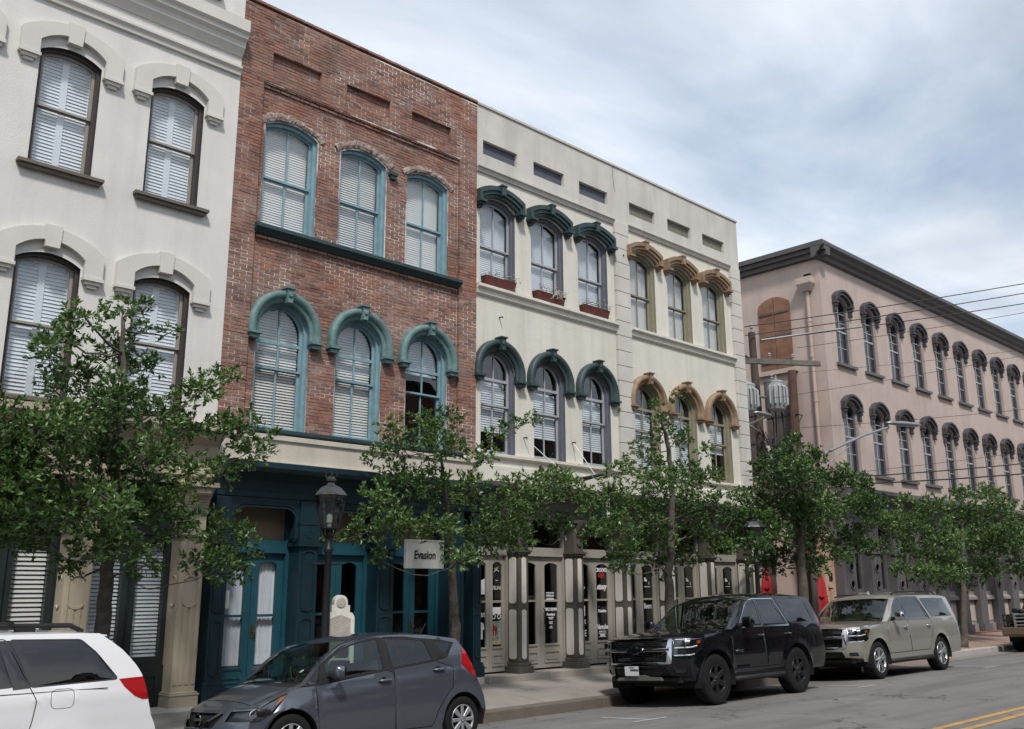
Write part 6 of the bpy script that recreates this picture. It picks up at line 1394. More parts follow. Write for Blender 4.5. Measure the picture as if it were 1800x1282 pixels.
    if not long_: side.append(dict(key='rocker', poly=[(fw+.3, z(.30)), (rw-.3, z(.30)), (rw-.3, z(.44)), (fw+.3, z(.44))], mat=black_plastic, off=.01, name='rocker_trim'))
    wf = c.w(c.uc(z(.9)), z(.9))
    gr_up = round_poly([(-.62, z(.93)), (.62, z(.93)), (.64, z(1.06)), (-.64, z(1.06))], .02); gr_lo = round_poly([(-.60, z(.70)), (.60, z(.70)), (.63, z(.875)), (-.63, z(.875))], .02)
    front = [dict(key='grille', poly=gr_up, mat=gloss_black, off=.05, name='grille'), dict(key='grille_lower', poly=gr_lo, mat=gloss_black, off=.05, name='grille'),
             dict(key='grille_frame', poly=round_poly([(-.68, z(.665)), (.68, z(.665)), (.70, z(1.082)), (-.70, z(1.082))], .03), mat=chrome, off=-.012, name='grille_frame'),
             dict(key='headlight', poly=[(.71, z(.79)), (1.2, z(.79)), (1.2, z(1.075)), (.72, z(1.075))], mat=lamp_bowl, off=.03, name='headlight', mirror=True),
             dict(key='lower_grille', poly=round_poly([(-.62, z(.47)), (.62, z(.47)), (.58, z(.6)), (-.58, z(.6))], .02), mat=black_plastic, off=.03, name='lower_grille'),
             dict(key='fog_light', poly=round_poly([(.70, z(.5)), (.86, z(.5)), (.86, z(.58)), (.70, z(.58))], .02), mat=lamp_bowl, off=.02, name='fog_light', mirror=True),
             dict(key='skid', poly=[(-1.2, z(.36)), (1.2, z(.36)), (1.2, z(.43)), (-1.2, z(.43))], mat=black_plastic, off=-.006, name='front_valance')]
    rear = [dict(key='rear_glass', poly=round_poly([(-.72, z(1.22)), (.72, z(1.22)), (.66, z(1.66)), (-.66, z(1.66))], .06), mat=tint_glass, off=.004, name='rear_window'), dict(key='tail_light', poly=[(.74, z(.98)), (1.2, z(.98)), (1.2, z(1.52)), (.78, z(1.52))], mat=red_lens, off=-.003, name='tail_light', mirror=True),
            dict(key='rear_bumper', poly=[(-1.2, z(.36)), (1.2, z(.36)), (1.2, z(.6)), (-1.2, z(.6))], mat=black_plastic if not long_ else pm, off=-.02, name='rear_bumper')]
    ws = [(1.50-.10*(1-t*t)*1.0, t) for t in [-.93+.186*i for i in range(11)]]+[(2.38-.16*(1-t*t), t) for t in [.88-.176*i for i in range(11)]]
    hd = [(.30+.06*abs(t)**3*4, t) for t in [-.88+.176*i for i in range(11)]]+[(1.40-.08*(1-t*t), t) for t in [.88-.176*i for i in range(11)]]
    topr = [dict(key='windshield', poly=ws, mat=car_glass, off=.0, name='windshield'), dict(key='cowl', poly=[(1.40-.09*(1-t*t), t) for t in [-.9+.18*i for i in range(11)]]+[(1.54-.09*(1-t*t), t) for t in [.92-.184*i for i in range(11)]], mat=black_plastic, off=.01, name='cowl')]+[dict(key='hood', poly=offset_poly(hd, -.004), mat=pm, off=0, name='hood'), dict(key='hood_gap2', poly=offset_poly(hd, .006), mat=seam_m, off=.01, name='hood_gap')]
    c.build(side, front, rear, topr); c.arch_liners(); r = c.root; g0 = c.obj[('grille_frame', 0)]
    # grille mesh bars, centre bar, emblem
    for zz0, zz1, par in ((.93, 1.06, ('grille', 0)), (.70, .875, ('grille_lower', 0))):
        zz = zz0+.02
        while zz < zz1-.005: strip_front(c, [(-.62+1.24*i/14, z(zz)) for i in range(15)], .004, black_plastic, 'bar', c.obj[par], off=.042); zz += .032
    strip_front(c, [(-.66+1.32*i/14, z(.903)) for i in range(15)], .02, chrome if long_ else gloss_black, 'center_bar', g0, off=-.01)
    bow = [(-.17, .0), (-.13, -.045), (-.055, -.045), (-.055, -.065), (.055, -.065), (.055, -.045), (.17, -.045), (.13, .0), (.17, .045) if 0 else (.13, .045), (.055, .045), (.055, .065), (-.055, .065), (-.055, .045), (-.13, .045)]
    bow = [(-.15, -.032), (-.05, -.032), (-.062, -.06), (.045, -.06), (.052, -.032), (.17, -.032), (.15, .032), (.05, .032), (.062, .06), (-.045, .06), (-.052, .032), (-.17, .032)]
    for sc_, mm, of in ((1.12, chrome, -.035), (.9, gloss_black if not long_ else brass, -.042)):
        e = MB(); n = len(bow); vs = [(fdepth(c, 0, z(.9))+of, p[0]*sc_, z(.903)+p[1]*sc_) for p in bow]+[(fdepth(c, 0, z(.9))+.01, p[0]*sc_, z(.903)+p[1]*sc_) for p in bow]
        e.add(vs, [tuple(range(n))]+[(i, i+n, (i+1) % n+n, (i+1) % n) for i in range(n)]); e.build('emblem', mm, g0)
    # lamps: bowls hold LED lines, projector and a clear lens
    for sd_, k in ((-1, -1), (1, 1)):
        hb = c.obj.get(('headlight', k)) or c.obj.get(('headlight', -1))
        def hp(s_, zz, off=.012):                                 # runs round the corner: s_<0 front, s_>0 side
            yc = c.w(c.uc(zz), zz)
            if s_ <= 0: y = yc+s_; return (fdepth(c, y, zz)+off, sd_*y, zz)
            return (c.uc(zz)+s_, sd_*(c.w(c.uc(zz)+s_, zz)-off), zz)
        MB().tube([hp(-.2+.5*i/12, z(1.062)) for i in range(13)], .009, 6).build('led_strip', led, hb); MB().tube([hp(-.2+.42*i/12, z(.925)+.02*max(0, i-8)/4) for i in range(13)], .012, 6).build('led_strip', led, hb); MB().tube([hp(-.22+.36*i/10, z(.80)+.012*max(0, i-7)/3) for i in range(11)], .01, 6).build('led_strip', led, hb)
        q = Vector(hp(-.07, z(.99), .02)); MB().lathe([(.0, -.03), (.036, -.024), (.045, 0)], q, 16, 'x').build('projector', lamp_lens, hb); MB().lathe([(.052, -.03), (.058, -.02), (.05, .0)], q, 16, 'x').build('projector_ring', chrome, hb)
        q = Vector(hp(-.09, z(.86), .02)); MB().box(q.x-.02, q.x+.02, q.y-.05, q.y+.05, q.z-.03, q.z+.03).build('low_beam', chrome, hb)
        qm = hp(.26, z(1.0), .012); MB().box(qm[0]-.05, qm[0]+.04, min(qm[1], qm[1]+.01), max(qm[1], qm[1]+.01), qm[2]-.02, qm[2]+.03).build('marker_lens', amber, hb)
    # lens covers
    for sd_ in (-1, 1):
        n = 12; m = 5; vs = []; fs = []
        for i in range(n+1):
            s_ = -.24+.6*i/n
            for j in range(m+1):
                zz = z(.795)+(z(1.07)-z(.795))*j/m; zlo = z(.79)+max(0, s_-.12)*.55; zz = max(zz, zlo); yc = c.w(c.uc(zz), zz)
                if s_ <= 0: y = yc+s_; vs.append((fdepth(c, y, zz)-.003, sd_*y, zz))
                else: u = c.uc(zz)+s_; vs.append((u, sd_*(c.w(u, zz)+.002), zz))
        for i in range(n):
            for j in range(m): fs.append((i*(m+1)+j, (i+1)*(m+1)+j, (i+1)*(m+1)+j+1, i*(m+1)+j+1))
        MB().add(vs, fs).build('lens', lamp_lens, c.obj.get(('headlight', sd_)) or r, smooth=True)
    # plate, mirrors, handles, rails, boards
    py = .12; zz = z(.56); pl = MB(); fx = fdepth(c, py, zz)-.02; pl.box(fx-.006, fx, py-.155, py+.155, zz-.08, zz+.08); po = pl.build('license_plate', plate_white, r, bevel=.003)
    if not long_:
        b = MB(); b.add([(fx-.009, py-.155, zz-.0), (fx-.009, py+.03, zz+.0), (fx-.009, py+.03, zz+.03), (fx-.009, py-.12, zz+.035), (fx-.009, py-.155, zz+.02)], [(0, 1, 2, 3, 4)]); b.add([(fx-.009, py-.06, zz+.05), (fx-.009, py+.05, zz+.05), (fx-.009, py+.05, zz+.066), (fx-.009, py-.06, zz+.066)], [(0, 1, 2, 3)]); b.build('plate_print', plate_dark, po)
        MB().prism_x([(-.5, z(.40)), (.5, z(.40)), (.46, z(.45)), (.2, z(.46)), (.12, z(.49)), (-.12, z(.49)), (-.2, z(.46)), (-.46, z(.45))], .035, .09).build('skid_plate', mat('skid_grey', (.16, .16, .16), .45, metal=.4), r)
    else: put_text('plate_b', (-py*0, 0, 0), plate_dark, po).data.transform(Matrix.Translation((fx-.009, py-.06, zz)) @ Matrix.Rotation(R(-90), 4, 'Z'))
    for k_, (u, b_) in enumerate(((2.45, 'front_door'), (3.52+ex*.5, 'rear_door'))): handle(c, u, z(1.05), handle_m, .2, b_)
    mirror_(c, 1.90, z(1.24), pm if not long_ else chrome, (.15, .24, .2), .07)
    for sd_ in (-1, 1):
        rb = MB(); y = sd_*(c.hw-.03); rb.tube([(fw+.55, y, z(.33)), (rw-.55, y, z(.33))], .05, 10); rb.build('running_board', black_plastic, r, smooth=True)
        for u in (fw+.8, rw-.8): MB().tube([(u, y, z(.33)), (u, sd_*(c.hw-.25), z(.38))], .03, 6).build('board_bracket', black_plastic, r)
        ye = c.w(3., z(1.765))-.09; P = [(2.55+(L-.75-2.55)*i/14, sd_*ye, z(1.80)+ (.05 if 0 < i < 14 else 0)+.012*math.sin(math.pi*i/14)) for i in range(15)]
        if rail: MB().tube(P, .018, 8).build('roof_rail', black_plastic if long_ else gloss_black, r)
    an = MB(); an.add([(2.75, -.02, z(1.85)), (2.9, -.02, z(1.85)), (2.9, .02, z(1.85)), (2.75, .02, z(1.85)), (2.86, -.005, z(1.91)), (2.9, -.005, z(1.91)), (2.9, .005, z(1.91)), (2.86, .005, z(1.91))], [(4, 5, 6, 7), (0, 1, 5, 4), (1, 2, 6, 5), (2, 3, 7, 6), (3, 0, 4, 7)]); an.build('antenna_fin', pm, r)
    if not long_: 
        t = put_text('tahoe', (0, 0, 0), chrome, c.obj[('front_door', -1)], 'lettering'); t.data.transform(Matrix.Translation((1.72, -c.w(1.72, z(.8))-.006, z(.80))))
    st = MB(); st.quad((1.72, -.55, z(1.39)), (1.72, -.45, z(1.39)), (1.78, -.45, z(1.435)), (1.78, -.55, z(1.435))); 
    c.seats(seat_beige if long_ else seat_dark, (2.15, 3.1), z(.75)); c.dash(1.62, z(1.13), seat_dark if not long_ else seat_beige)
    MB().box(1.9, L-.5, -.85, .85, z(.5), z(.62)).build('cabin_floor', under_m, r)
    for u in (fw, rw):
        for sd_ in (-1, 1): make_wheel(r, u, sd_*(c.hw-.15), tyre_r, .245 if not long_ else .27, .27, wheel_style, sd_, knobs=not long_)
    # wipers
    for y0 in (-.5, .15): 
        P = [Vector(c.P_top(1.47+.09*k, (y0+.08*k)/.88, -.012)) for k in range(5)]; MB().tube(P, .007, 5).build('wiper', black_plastic, r)
    return c
black_paint = paint('black_paint', (.003, .004, .006), .0, .2, spec=.1); silver_paint = paint('silver_paint', (.40, .385, .34), .55, .32); grey_paint = paint('grey_paint', (.115, .13, .158), .65, .33); pearl_paint = paint('pearl_white_paint', (.70, .70, .72), .0, .28)
T_ = big_suv('parked_suv', 'glossy black sport utility vehicle with knobbly tyres and chrome window trim', False, black_paint, 'dark', .425, .06, chrome, gloss_black, False); T_.place(13.12, 10.62, .97)
S2 = big_suv('parked_suv', 'long silver sport utility vehicle with bright alloy wheels and roof rails', True, silver_paint, 'alloy', .40, .02, gloss_black, chrome, True); S2.place(19.55, 10.85, .98)
# ------------------------------------------------------------------ grey hatchback
def lamp_unit(car, key, sd_, lens_m=None, bits=()):
    hb = car.obj.get((key, sd_))
    return hb
def hatchback():
    L = 4.09; fw, rw, tr = .80, 3.50, .305
    c = Car('parked_hatchback', 'metallic grey five door hatchback with silver wheel covers', 'car', L=L, hw=.86, H=1.53, zb=.21, zsill=.21, wheels=[(fw, tr), (rw, tr)], archr=.365, flare=.02,
            top=[(.10, .70), (.3, .80), (.6, .905), (.85, .965), (.98, 1.0), (1.1, 1.07), (1.72, 1.43), (2.0, 1.495), (2.4, 1.525), (2.9, 1.505), (3.3, 1.455), (3.6, 1.40)],
            edge=[(.38, .70), (.6, .795), (.85, .875), (.98, .925), (1.1, 1.02), (1.3, 1.195), (1.55, 1.355), (1.8, 1.42), (2.1, 1.458), (2.4, 1.47), (2.9, 1.455), (3.3, 1.41), (3.5, 1.38)],
            belt=[(0, .84), (.9, .90), (1.4, .95), (2.3, 1.03), (3.2, 1.13), (4, 1.18)], f0=[(.21, .10), (.32, .02), (.45, .0), (.58, .03), (.70, .10)], cf=.28, zh=.70,
            r0=[(.21, .03), (.42, .0), (.55, .02), (.85, .17), (1.25, .37), (1.38, .47)], cr=.12, zt=1.38, plan=[(0, .86), (.38, .875), (.7, .955), (1.1, .99), (1.6, 1.), (3.2, 1.), (3.7, .97), (4.1, .90)],
            zwide=.58, tuck=.05, shoulder=.045, tumble=.30, crown=2.4, creases=[(lambda u: .60+.10*u, .018, .045), (lambda u: .33+.02*u, .012, .04)], paint=grey_paint)
    wt = round_poly([(.90, .915), (1.19, .93), (1.245, 1.15)], .02); wf = round_poly([(1.32, .975), (2.19, 1.045), (2.16, 1.42), (1.95, 1.405), (1.62, 1.325), (1.32, 1.16)], .03)
    wr = round_poly([(2.34, 1.06), (3.01, 1.12), (2.92, 1.375), (2.6, 1.415), (2.30, 1.425)], .03); wq = round_poly([(3.10, 1.355), (3.38, 1.325), (3.25, 1.175)], .03)
    dl = [(.84, .895), (1.2, .905), (2.2, 1.015), (3.05, 1.095), (3.27, 1.14), (3.44, 1.335), (3.1, 1.39), (2.6, 1.44), (2.1, 1.44), (1.9, 1.42), (1.58, 1.335), (1.30, 1.185)]
    df = round_poly([(1.20, .27), (2.35, .27), (2.335, 1.0), (2.24, 1.02), (2.24, 1.44), (2.1, 1.448), (1.9, 1.432), (1.58, 1.348), (1.27, 1.165), (1.15, .93)], .03)
    dr = round_poly([(2.362, .27), (2.98, .27), (3.05, .45), (3.2, .64), (3.33, .74), (3.36, 1.0), (3.06, 1.10), (2.98, 1.395), (2.6, 1.44), (2.255, 1.447), (2.255, 1.04), (2.347, 1.02)], .03)
    hl = [(.3, .55), (.42, .555), (.56, .63), (.78, .845), (.70, .83), (.42, .71), (.3, .69)]
    side = [dict(key='win_t', poly=wt, mat=car_glass, off=.01, name='window'), dict(key='win_f', poly=wf, mat=car_glass, off=.01, name='window', parent='front_door'), dict(key='win_r', poly=wr, mat=car_glass, off=.01, name='window', parent='rear_door'), dict(key='win_q', poly=wq, mat=car_glass, off=.006, name='window'),
            dict(key='pillar_trim', poly=dl, mat=black_plastic, off=.004, name='pillar_trim'), dict(key='headlight', poly=hl, mat=lamp_bowl, off=.025, name='headlight'),
            dict(key='tail_light', poly=[(3.52, 1.04), (3.57, 1.24), (3.8, 1.24), (4.2, .86), (3.74, .86)], mat=red_lens, off=-.004, name='tail_light'),
            dict(key='bumper_gap', poly=[(3.74, .80), (4.2, .78), (4.2, .79), (3.74, .81)], mat=seam_m, off=.006, name='bumper_gap'), dict(key='bumper_gap2', poly=[(.60, .60), (.80, .68), (.80, .688), (.60, .61)], mat=seam_m, off=.006, name='bumper_gap'),
            dict(key='rear_valance', poly=[(3.75, .2), (4.2, .2), (4.2, .42), (3.86, .42)], mat=black_plastic, off=.0, name='rear_valance')]
    side += panel_regions('front_door', df, 'front_door', .005, mat_=grey_paint)+panel_regions('rear_door', dr, 'rear_door', .005, mat_=grey_paint)
    front = [dict(key='grille', poly=round_poly([(-.34, .50), (.34, .50), (.45, .66), (-.45, .66)], .03), mat=black_plastic, off=.03, name='grille'), dict(key='headlight', poly=[(.5, .57), (1.2, .55), (1.2, .695), (.52, .68)], mat=lamp_bowl, off=.025, name='headlight', mirror=True), dict(key='lower_grille', poly=round_poly([(-.5, .26), (.5, .26), (.42, .42), (-.42, .42)], .04), mat=black_plastic, off=.03, name='lower_grille')]
    rear = [dict(key='rear_glass', poly=round_poly([(-.56, 1.0), (.56, 1.0), (.5, 1.33), (-.5, 1.33)], .05), mat=car_glass, off=.004, name='rear_window'), dict(key='tail_light', poly=[(.62, .86), (1, .86), (1, 1.24), (.66, 1.24), (.58, 1.04)], mat=red_lens, off=-.004, name='tail_light', mirror=True), dict(key='rear_valance', poly=[(-1, .2), (1, .2), (1, .36), (-1, .36)], mat=black_plastic, off=0, name='rear_valance')]
    tt = [-.9+.18*i for i in range(11)]
    ws = [(1.0-.16*(1-t*t), t) for t in tt]+[(1.80-.14*(1-t*t), t) for t in [.86-.172*i for i in range(11)]]
    hd = [(.28+.16*abs(t)**3, t) for t in [-.84+.168*i for i in range(11)]]+[(.90-.16*(1-t*t), t) for t in [.86-.172*i for i in range(11)]]
    top = [dict(key='windshield', poly=ws, mat=car_glass, off=0, name='windshield'), dict(key='cowl', poly=[(.91-.16*(1-t*t), t) for t in tt]+[(1.03-.16*(1-t*t), t) for t in reversed(tt)], mat=black_plastic, off=.012, name='cowl'), dict(key='hood', poly=offset_poly(hd, -.004), mat=grey_paint, off=0, name='hood'), dict(key='hood_gap', poly=offset_poly(hd, .006), mat=seam_m, off=.01, name='hood_gap')]
    c.build(side, front, rear, top, step=.065); c.arch_liners(); r = c.root
    # badge and V-shaped trim
    g0 = c.obj[('grille', 0)]; MB().lathe([(.062, -.008), (.07, 0), (.062, .01), (.05, .0), (.062, -.008)], (fdepth(c, 0, .6)-.012, 0, .59), 24, 'x').build('emblem', chrome, g0); MB().box(fdepth(c, 0, .6)-.022, fdepth(c, 0, .6)-.006, -.085, .085, .575, .605).build('emblem_bar', chrome, g0)
    for s in (-1, 1): strip_front(c, [(s*(.10+.3*i/6), .50+.16*i/6) for i in range(7)], .014, chrome, 'trim', g0, -.004)
    for sd_ in (-1, 1):
        hb = c.obj.get(('headlight', sd_)); y = c.w(.5, .66)
        for (u, z), rr_ in (((.34, .635), .045), ((.45, .68), .04)): q = (u+.01, sd_*(c.w(u, z)-.03), z); MB().lathe([(.0, -.012), (rr_, -.006), (rr_*1.15, .0)], q, 16, 'y').build('reflector', chrome, hb)
        MB().add([(.60, sd_*(c.w(.6, .72)+.002), .715), (.68, sd_*(c.w(.68, .78)+.002), .77), (.75, sd_*(c.w(.74, .82)+.002), .83), (.66, sd_*(c.w(.66, .8)+.002), .80)], [(0, 1, 2, 3)]).build('amber_lens', amber, hb)
        n = 8; vs = []; fs = []
        for i in range(n+1):
            u = .37+.40*i/n
            for j in range(3): f = j/2; zl = .555+max(0, u-.42)*.80; zu = .70+max(0, u-.42)*.40; zz = zl+(zu-zl)*f; vs.append((u, sd_*(c.w(u, zz)+.001), zz))
        for i in range(n):
            for j in range(2): fs.append((i*3+j, i*3+3+j, i*3+4+j, i*3+1+j))
        MB().add(vs, fs).build('lens', lamp_lens, hb, smooth=True)
    handle(c, 2.18, .90, grey_paint, .19, 'front_door'); handle(c, 3.09, .985, grey_paint, .19, 'rear_door'); mirror_(c, 1.37, 1.00, grey_paint, (.17, .25, .15), .05)
    for sd_ in (-1, 1):
        for u, z in ((2.18, .90), (3.09, .985)): MB().lathe([(.055, 0), (.05, -.004*sd_*-1)], (u-.02, sd_*(c.w(u, z)+.001), z), 18, 'y').build('handle_cup', black_plastic, c.obj[('front_door' if u < 2.5 else 'rear_door', sd_)])
    c.seats(seat_dark, (1.65, 2.5), .5); c.dash(1.12, .92, seat_dark); MB().box(1.3, 3.5, -.7, .7, .3, .36).build('cabin_floor', under_m, r)
    for u in (fw, rw):
        for sd_ in (-1, 1): make_wheel(r, u, sd_*(c.hw-.11), tr, .2, .19, 'cover', sd_)
    MB().tube([(3.42, 0, 1.44), (3.55, 0, 1.62)], .005, 5).build('antenna', black_plastic, r)
    MB().quad((1.12, -.52, 1.065), (1.12, -.46, 1.065), (1.16, -.46, 1.095), (1.16, -.52, 1.095)).build('inspection_sticker', vinyl_white, r)
    for y0 in (-.5, .05):
        P = [Vector(c.P_top(.99-.0+.05*k, (y0+.09*k)/.78, -.012)) for k in range(5)]; MB().tube(P, .007, 5).build('wiper', black_plastic, r)
    c.place(5.17, 10.50, .93, roll=-.058)
    return c
hatchback()
# ------------------------------------------------------------------ white minivan
def minivan():
    L = 5.22; fw, rw, tr = .98, 4.05, .33
    c = Car('parked_minivan', 'pearl white minivan with dark tinted glass and red tail lamp', 'car', L=L, hw=.98, H=1.76, zb=.24, zsill=.24, wheels=[(fw, tr), (rw, tr)], archr=.40, flare=.015,
            top=[(.12, .80), (.5, .93), (.9, 1.02), (1.05, 1.06), (1.9, 1.62), (2.2, 1.715), (2.8, 1.755), (3.6, 1.755), (4.2, 1.735), (4.5, 1.70)],
            edge=[(.42, .80), (.8, .92), (1.05, 1.0), (1.2, 1.08), (1.95, 1.55), (2.3, 1.64), (2.8, 1.675), (3.6, 1.69), (4.2, 1.685), (4.48, 1.675)],
            belt=[(0, .95), (1.2, 1.02), (3.4, 1.12), (5, 1.18)], f0=[(.24, .1), (.4, .0), (.6, .02), (.80, .12)], cf=.3, zh=.80,
            r0=[(.24, .06), (.45, .0), (.62, .0), (.76, .06), (.97, .11), (1.2, .17), (1.49, .39), (1.675, .64)], cr=.10, zt=1.675, plan=[(0, .88), (.42, .90), (.9, .98), (1.4, 1.), (4.2, 1.), (4.7, .975), (5.22, .94)],
            zwide=.78, tuck=.05, shoulder=.035, tumble=.22, crown=2.8, creases=[(lambda u: 1.03, .010, .03), (lambda u: .60, .012, .05)], paint=pearl_paint)
    wq = round_poly([(3.565, 1.63), (4.27, 1.61), (4.43, 1.47), (4.66, 1.19), (3.77, 1.165)], .03); wsd = round_poly([(2.46, 1.62), (3.44, 1.63), (3.60, 1.165), (2.46, 1.115)], .03); wf = round_poly([(1.36, 1.085), (2.36, 1.11), (2.36, 1.61), (2.2, 1.59), (1.98, 1.51)], .03)
    sl = round_poly([(2.42, .32), (3.55, .32), (3.70, .55), (3.79, .80), (3.83, 1.02), (3.77, 1.14), (3.52, 1.645), (2.42, 1.645)], .04); dfr = round_poly([(1.42, .32), (2.405, .32), (2.405, 1.645), (2.25, 1.63), (1.95, 1.55), (1.28, 1.07), (1.36, .7)], .04)
    fuel = round_poly([(3.97, .93), (4.20, .93), (4.20, 1.12), (3.97, 1.12)], .06)
    tl = [(4.68, 1.185), (4.95, 1.195), (5.3, 1.18), (5.3, .955), (4.95, .955), (4.85, 1.0), (4.74, 1.10)]
    side = [dict(key='win_q', poly=wq, mat=tint_glass, off=.008, name='window'), dict(key='win_s', poly=wsd, mat=tint_glass, off=.012, name='window', parent='sliding_door'), dict(key='win_f', poly=wf, mat=car_glass, off=.012, name='window', parent='front_door'),
            dict(key='win_seal', poly=offset_poly(wq, .014), mat=gloss_black, off=.004, name='window_seal'), dict(key='pillar_trim', poly=[(3.44, 1.632), (3.56, 1.632), (3.77, 1.15), (3.60, 1.14)], mat=gloss_black, off=.006, name='pillar_trim'),
            dict(key='tail_light', poly=tl, mat=red_lens, off=-.004, name='tail_light'), dict(key='headlight', poly=[(.3, .62), (.6, .65), (.85, .86), (.4, .80), (.3, .79)], mat=lamp_bowl, off=.02, name='headlight')]
    side += panel_regions('fuel_door', fuel, 'fuel_door', .003, mat_=pearl_paint)+panel_regions('sliding_door', sl, 'sliding_door', .005, mat_=pearl_paint)+panel_regions('front_door', dfr, 'front_door', .005, mat_=pearl_paint)
    front = [dict(key='grille', poly=round_poly([(-.4, .58), (.4, .58), (.48, .74), (-.48, .74)], .04), mat=black_plastic, off=.03, name='grille'), dict(key='headlight', poly=[(.56, .62), (1.1, .62), (1.1, .79), (.58, .76)], mat=lamp_bowl, off=.02, name='headlight', mirror=True), dict(key='lower_grille', poly=round_poly([(-.5, .3), (.5, .3), (.45, .42), (-.45, .42)], .04), mat=black_plastic, off=.03, name='lower_grille')]
    rear = [dict(key='rear_glass', poly=round_poly([(-.62, 1.2), (.62, 1.2), (.55, 1.6), (-.55, 1.6)], .06), mat=tint_glass, off=.004, name='rear_window'), dict(key='tail_light', poly=[(.62, .955), (1.2, .955), (1.2, 1.19), (.68, 1.185)], mat=red_lens, off=-.004, name='tail_light', mirror=True)]
    tt = [-.9+.18*i for i in range(11)]
    top = [dict(key='windshield', poly=[(1.12-.14*(1-t*t), t) for t in tt]+[(1.95-.16*(1-t*t), t) for t in [.86-.172*i for i in range(11)]], mat=car_glass, off=0, name='windshield')]+panel_regions('hood', [(.36+.16*abs(t)**3, t) for t in [-.84+.168*i for i in range(11)]]+[(1.0-.14*(1-t*t), t) for t in [.86-.172*i for i in range(11)]], 'hood', .004, mat_=pearl_paint)
    c.build(side, front, rear, top, step=.065); c.arch_liners(); r = c.root
    for sd_ in (-1, 1):
        ye = c.w(3, 1.67)-.16; P = [(2.15+2.2*i/16, sd_*ye, (1.725 if i in (0, 16) else 1.79)-.02*abs(i-8)/8) for i in range(17)]; MB().tube(P, .026, 8).build('roof_rail', black_plastic, r)
        for u in (2.9, 3.75): MB().box(u-.1, u+.1, min(sd_*(ye-.03), sd_*(ye+.03)), max(sd_*(ye-.03), sd_*(ye+.03)), 1.70, 1.775).build('rail_foot', black_plastic, r)
    for u in (2.7, 3.6): MB().tube([(u, -.72, 1.80), (u, 0, 1.83), (u, .72, 1.80)], .02, 8).build('cross_bar', black_plastic, r)
    sp = MB(); sp.add([(4.40, -.7, 1.685), (4.40, .7, 1.685), (4.62, .66, 1.66), (4.62, -.66, 1.66), (4.40, -.7, 1.66), (4.40, .7, 1.66), (4.62, .66, 1.64), (4.62, -.66, 1.64)], [(0, 1, 2, 3), (4, 7, 6, 5), (3, 2, 6, 7), (0, 3, 7, 4), (1, 5, 6, 2)]); sp.build('spoiler', pearl_paint, r, bevel=.01)
    handle(c, 2.3, .93, pearl_paint, .2, 'front_door'); handle(c, 2.58, .95, pearl_paint, .2, 'sliding_door'); mirror_(c, 1.52, 1.1, pearl_paint, (.14, .24, .18), .07)
    for sd_ in (-1, 1): MB().box(2.6, 4.55, min(sd_*c.w(3.5, 1.1), sd_*(c.w(3.5, 1.1)+.004)), max(sd_*c.w(3.5, 1.1), sd_*(c.w(3.5, 1.1)+.004)), 1.098, 1.106).build('door_track', seam_m, r)
    c.seats(seat_dark, (1.9, 2.9, 3.7), .6); c.dash(1.25, 1.0, seat_dark); MB().box(1.4, L-.6, -.8, .8, .35, .42).build('cabin_floor', under_m, r)
    for u in (fw, rw):
        for sd_ in (-1, 1): make_wheel(r, u, sd_*(c.hw-.13), tr, .215, .21, 'alloy', sd_)
    c.place(-.27, 10.50, .9, roll=-.058)
minivan()
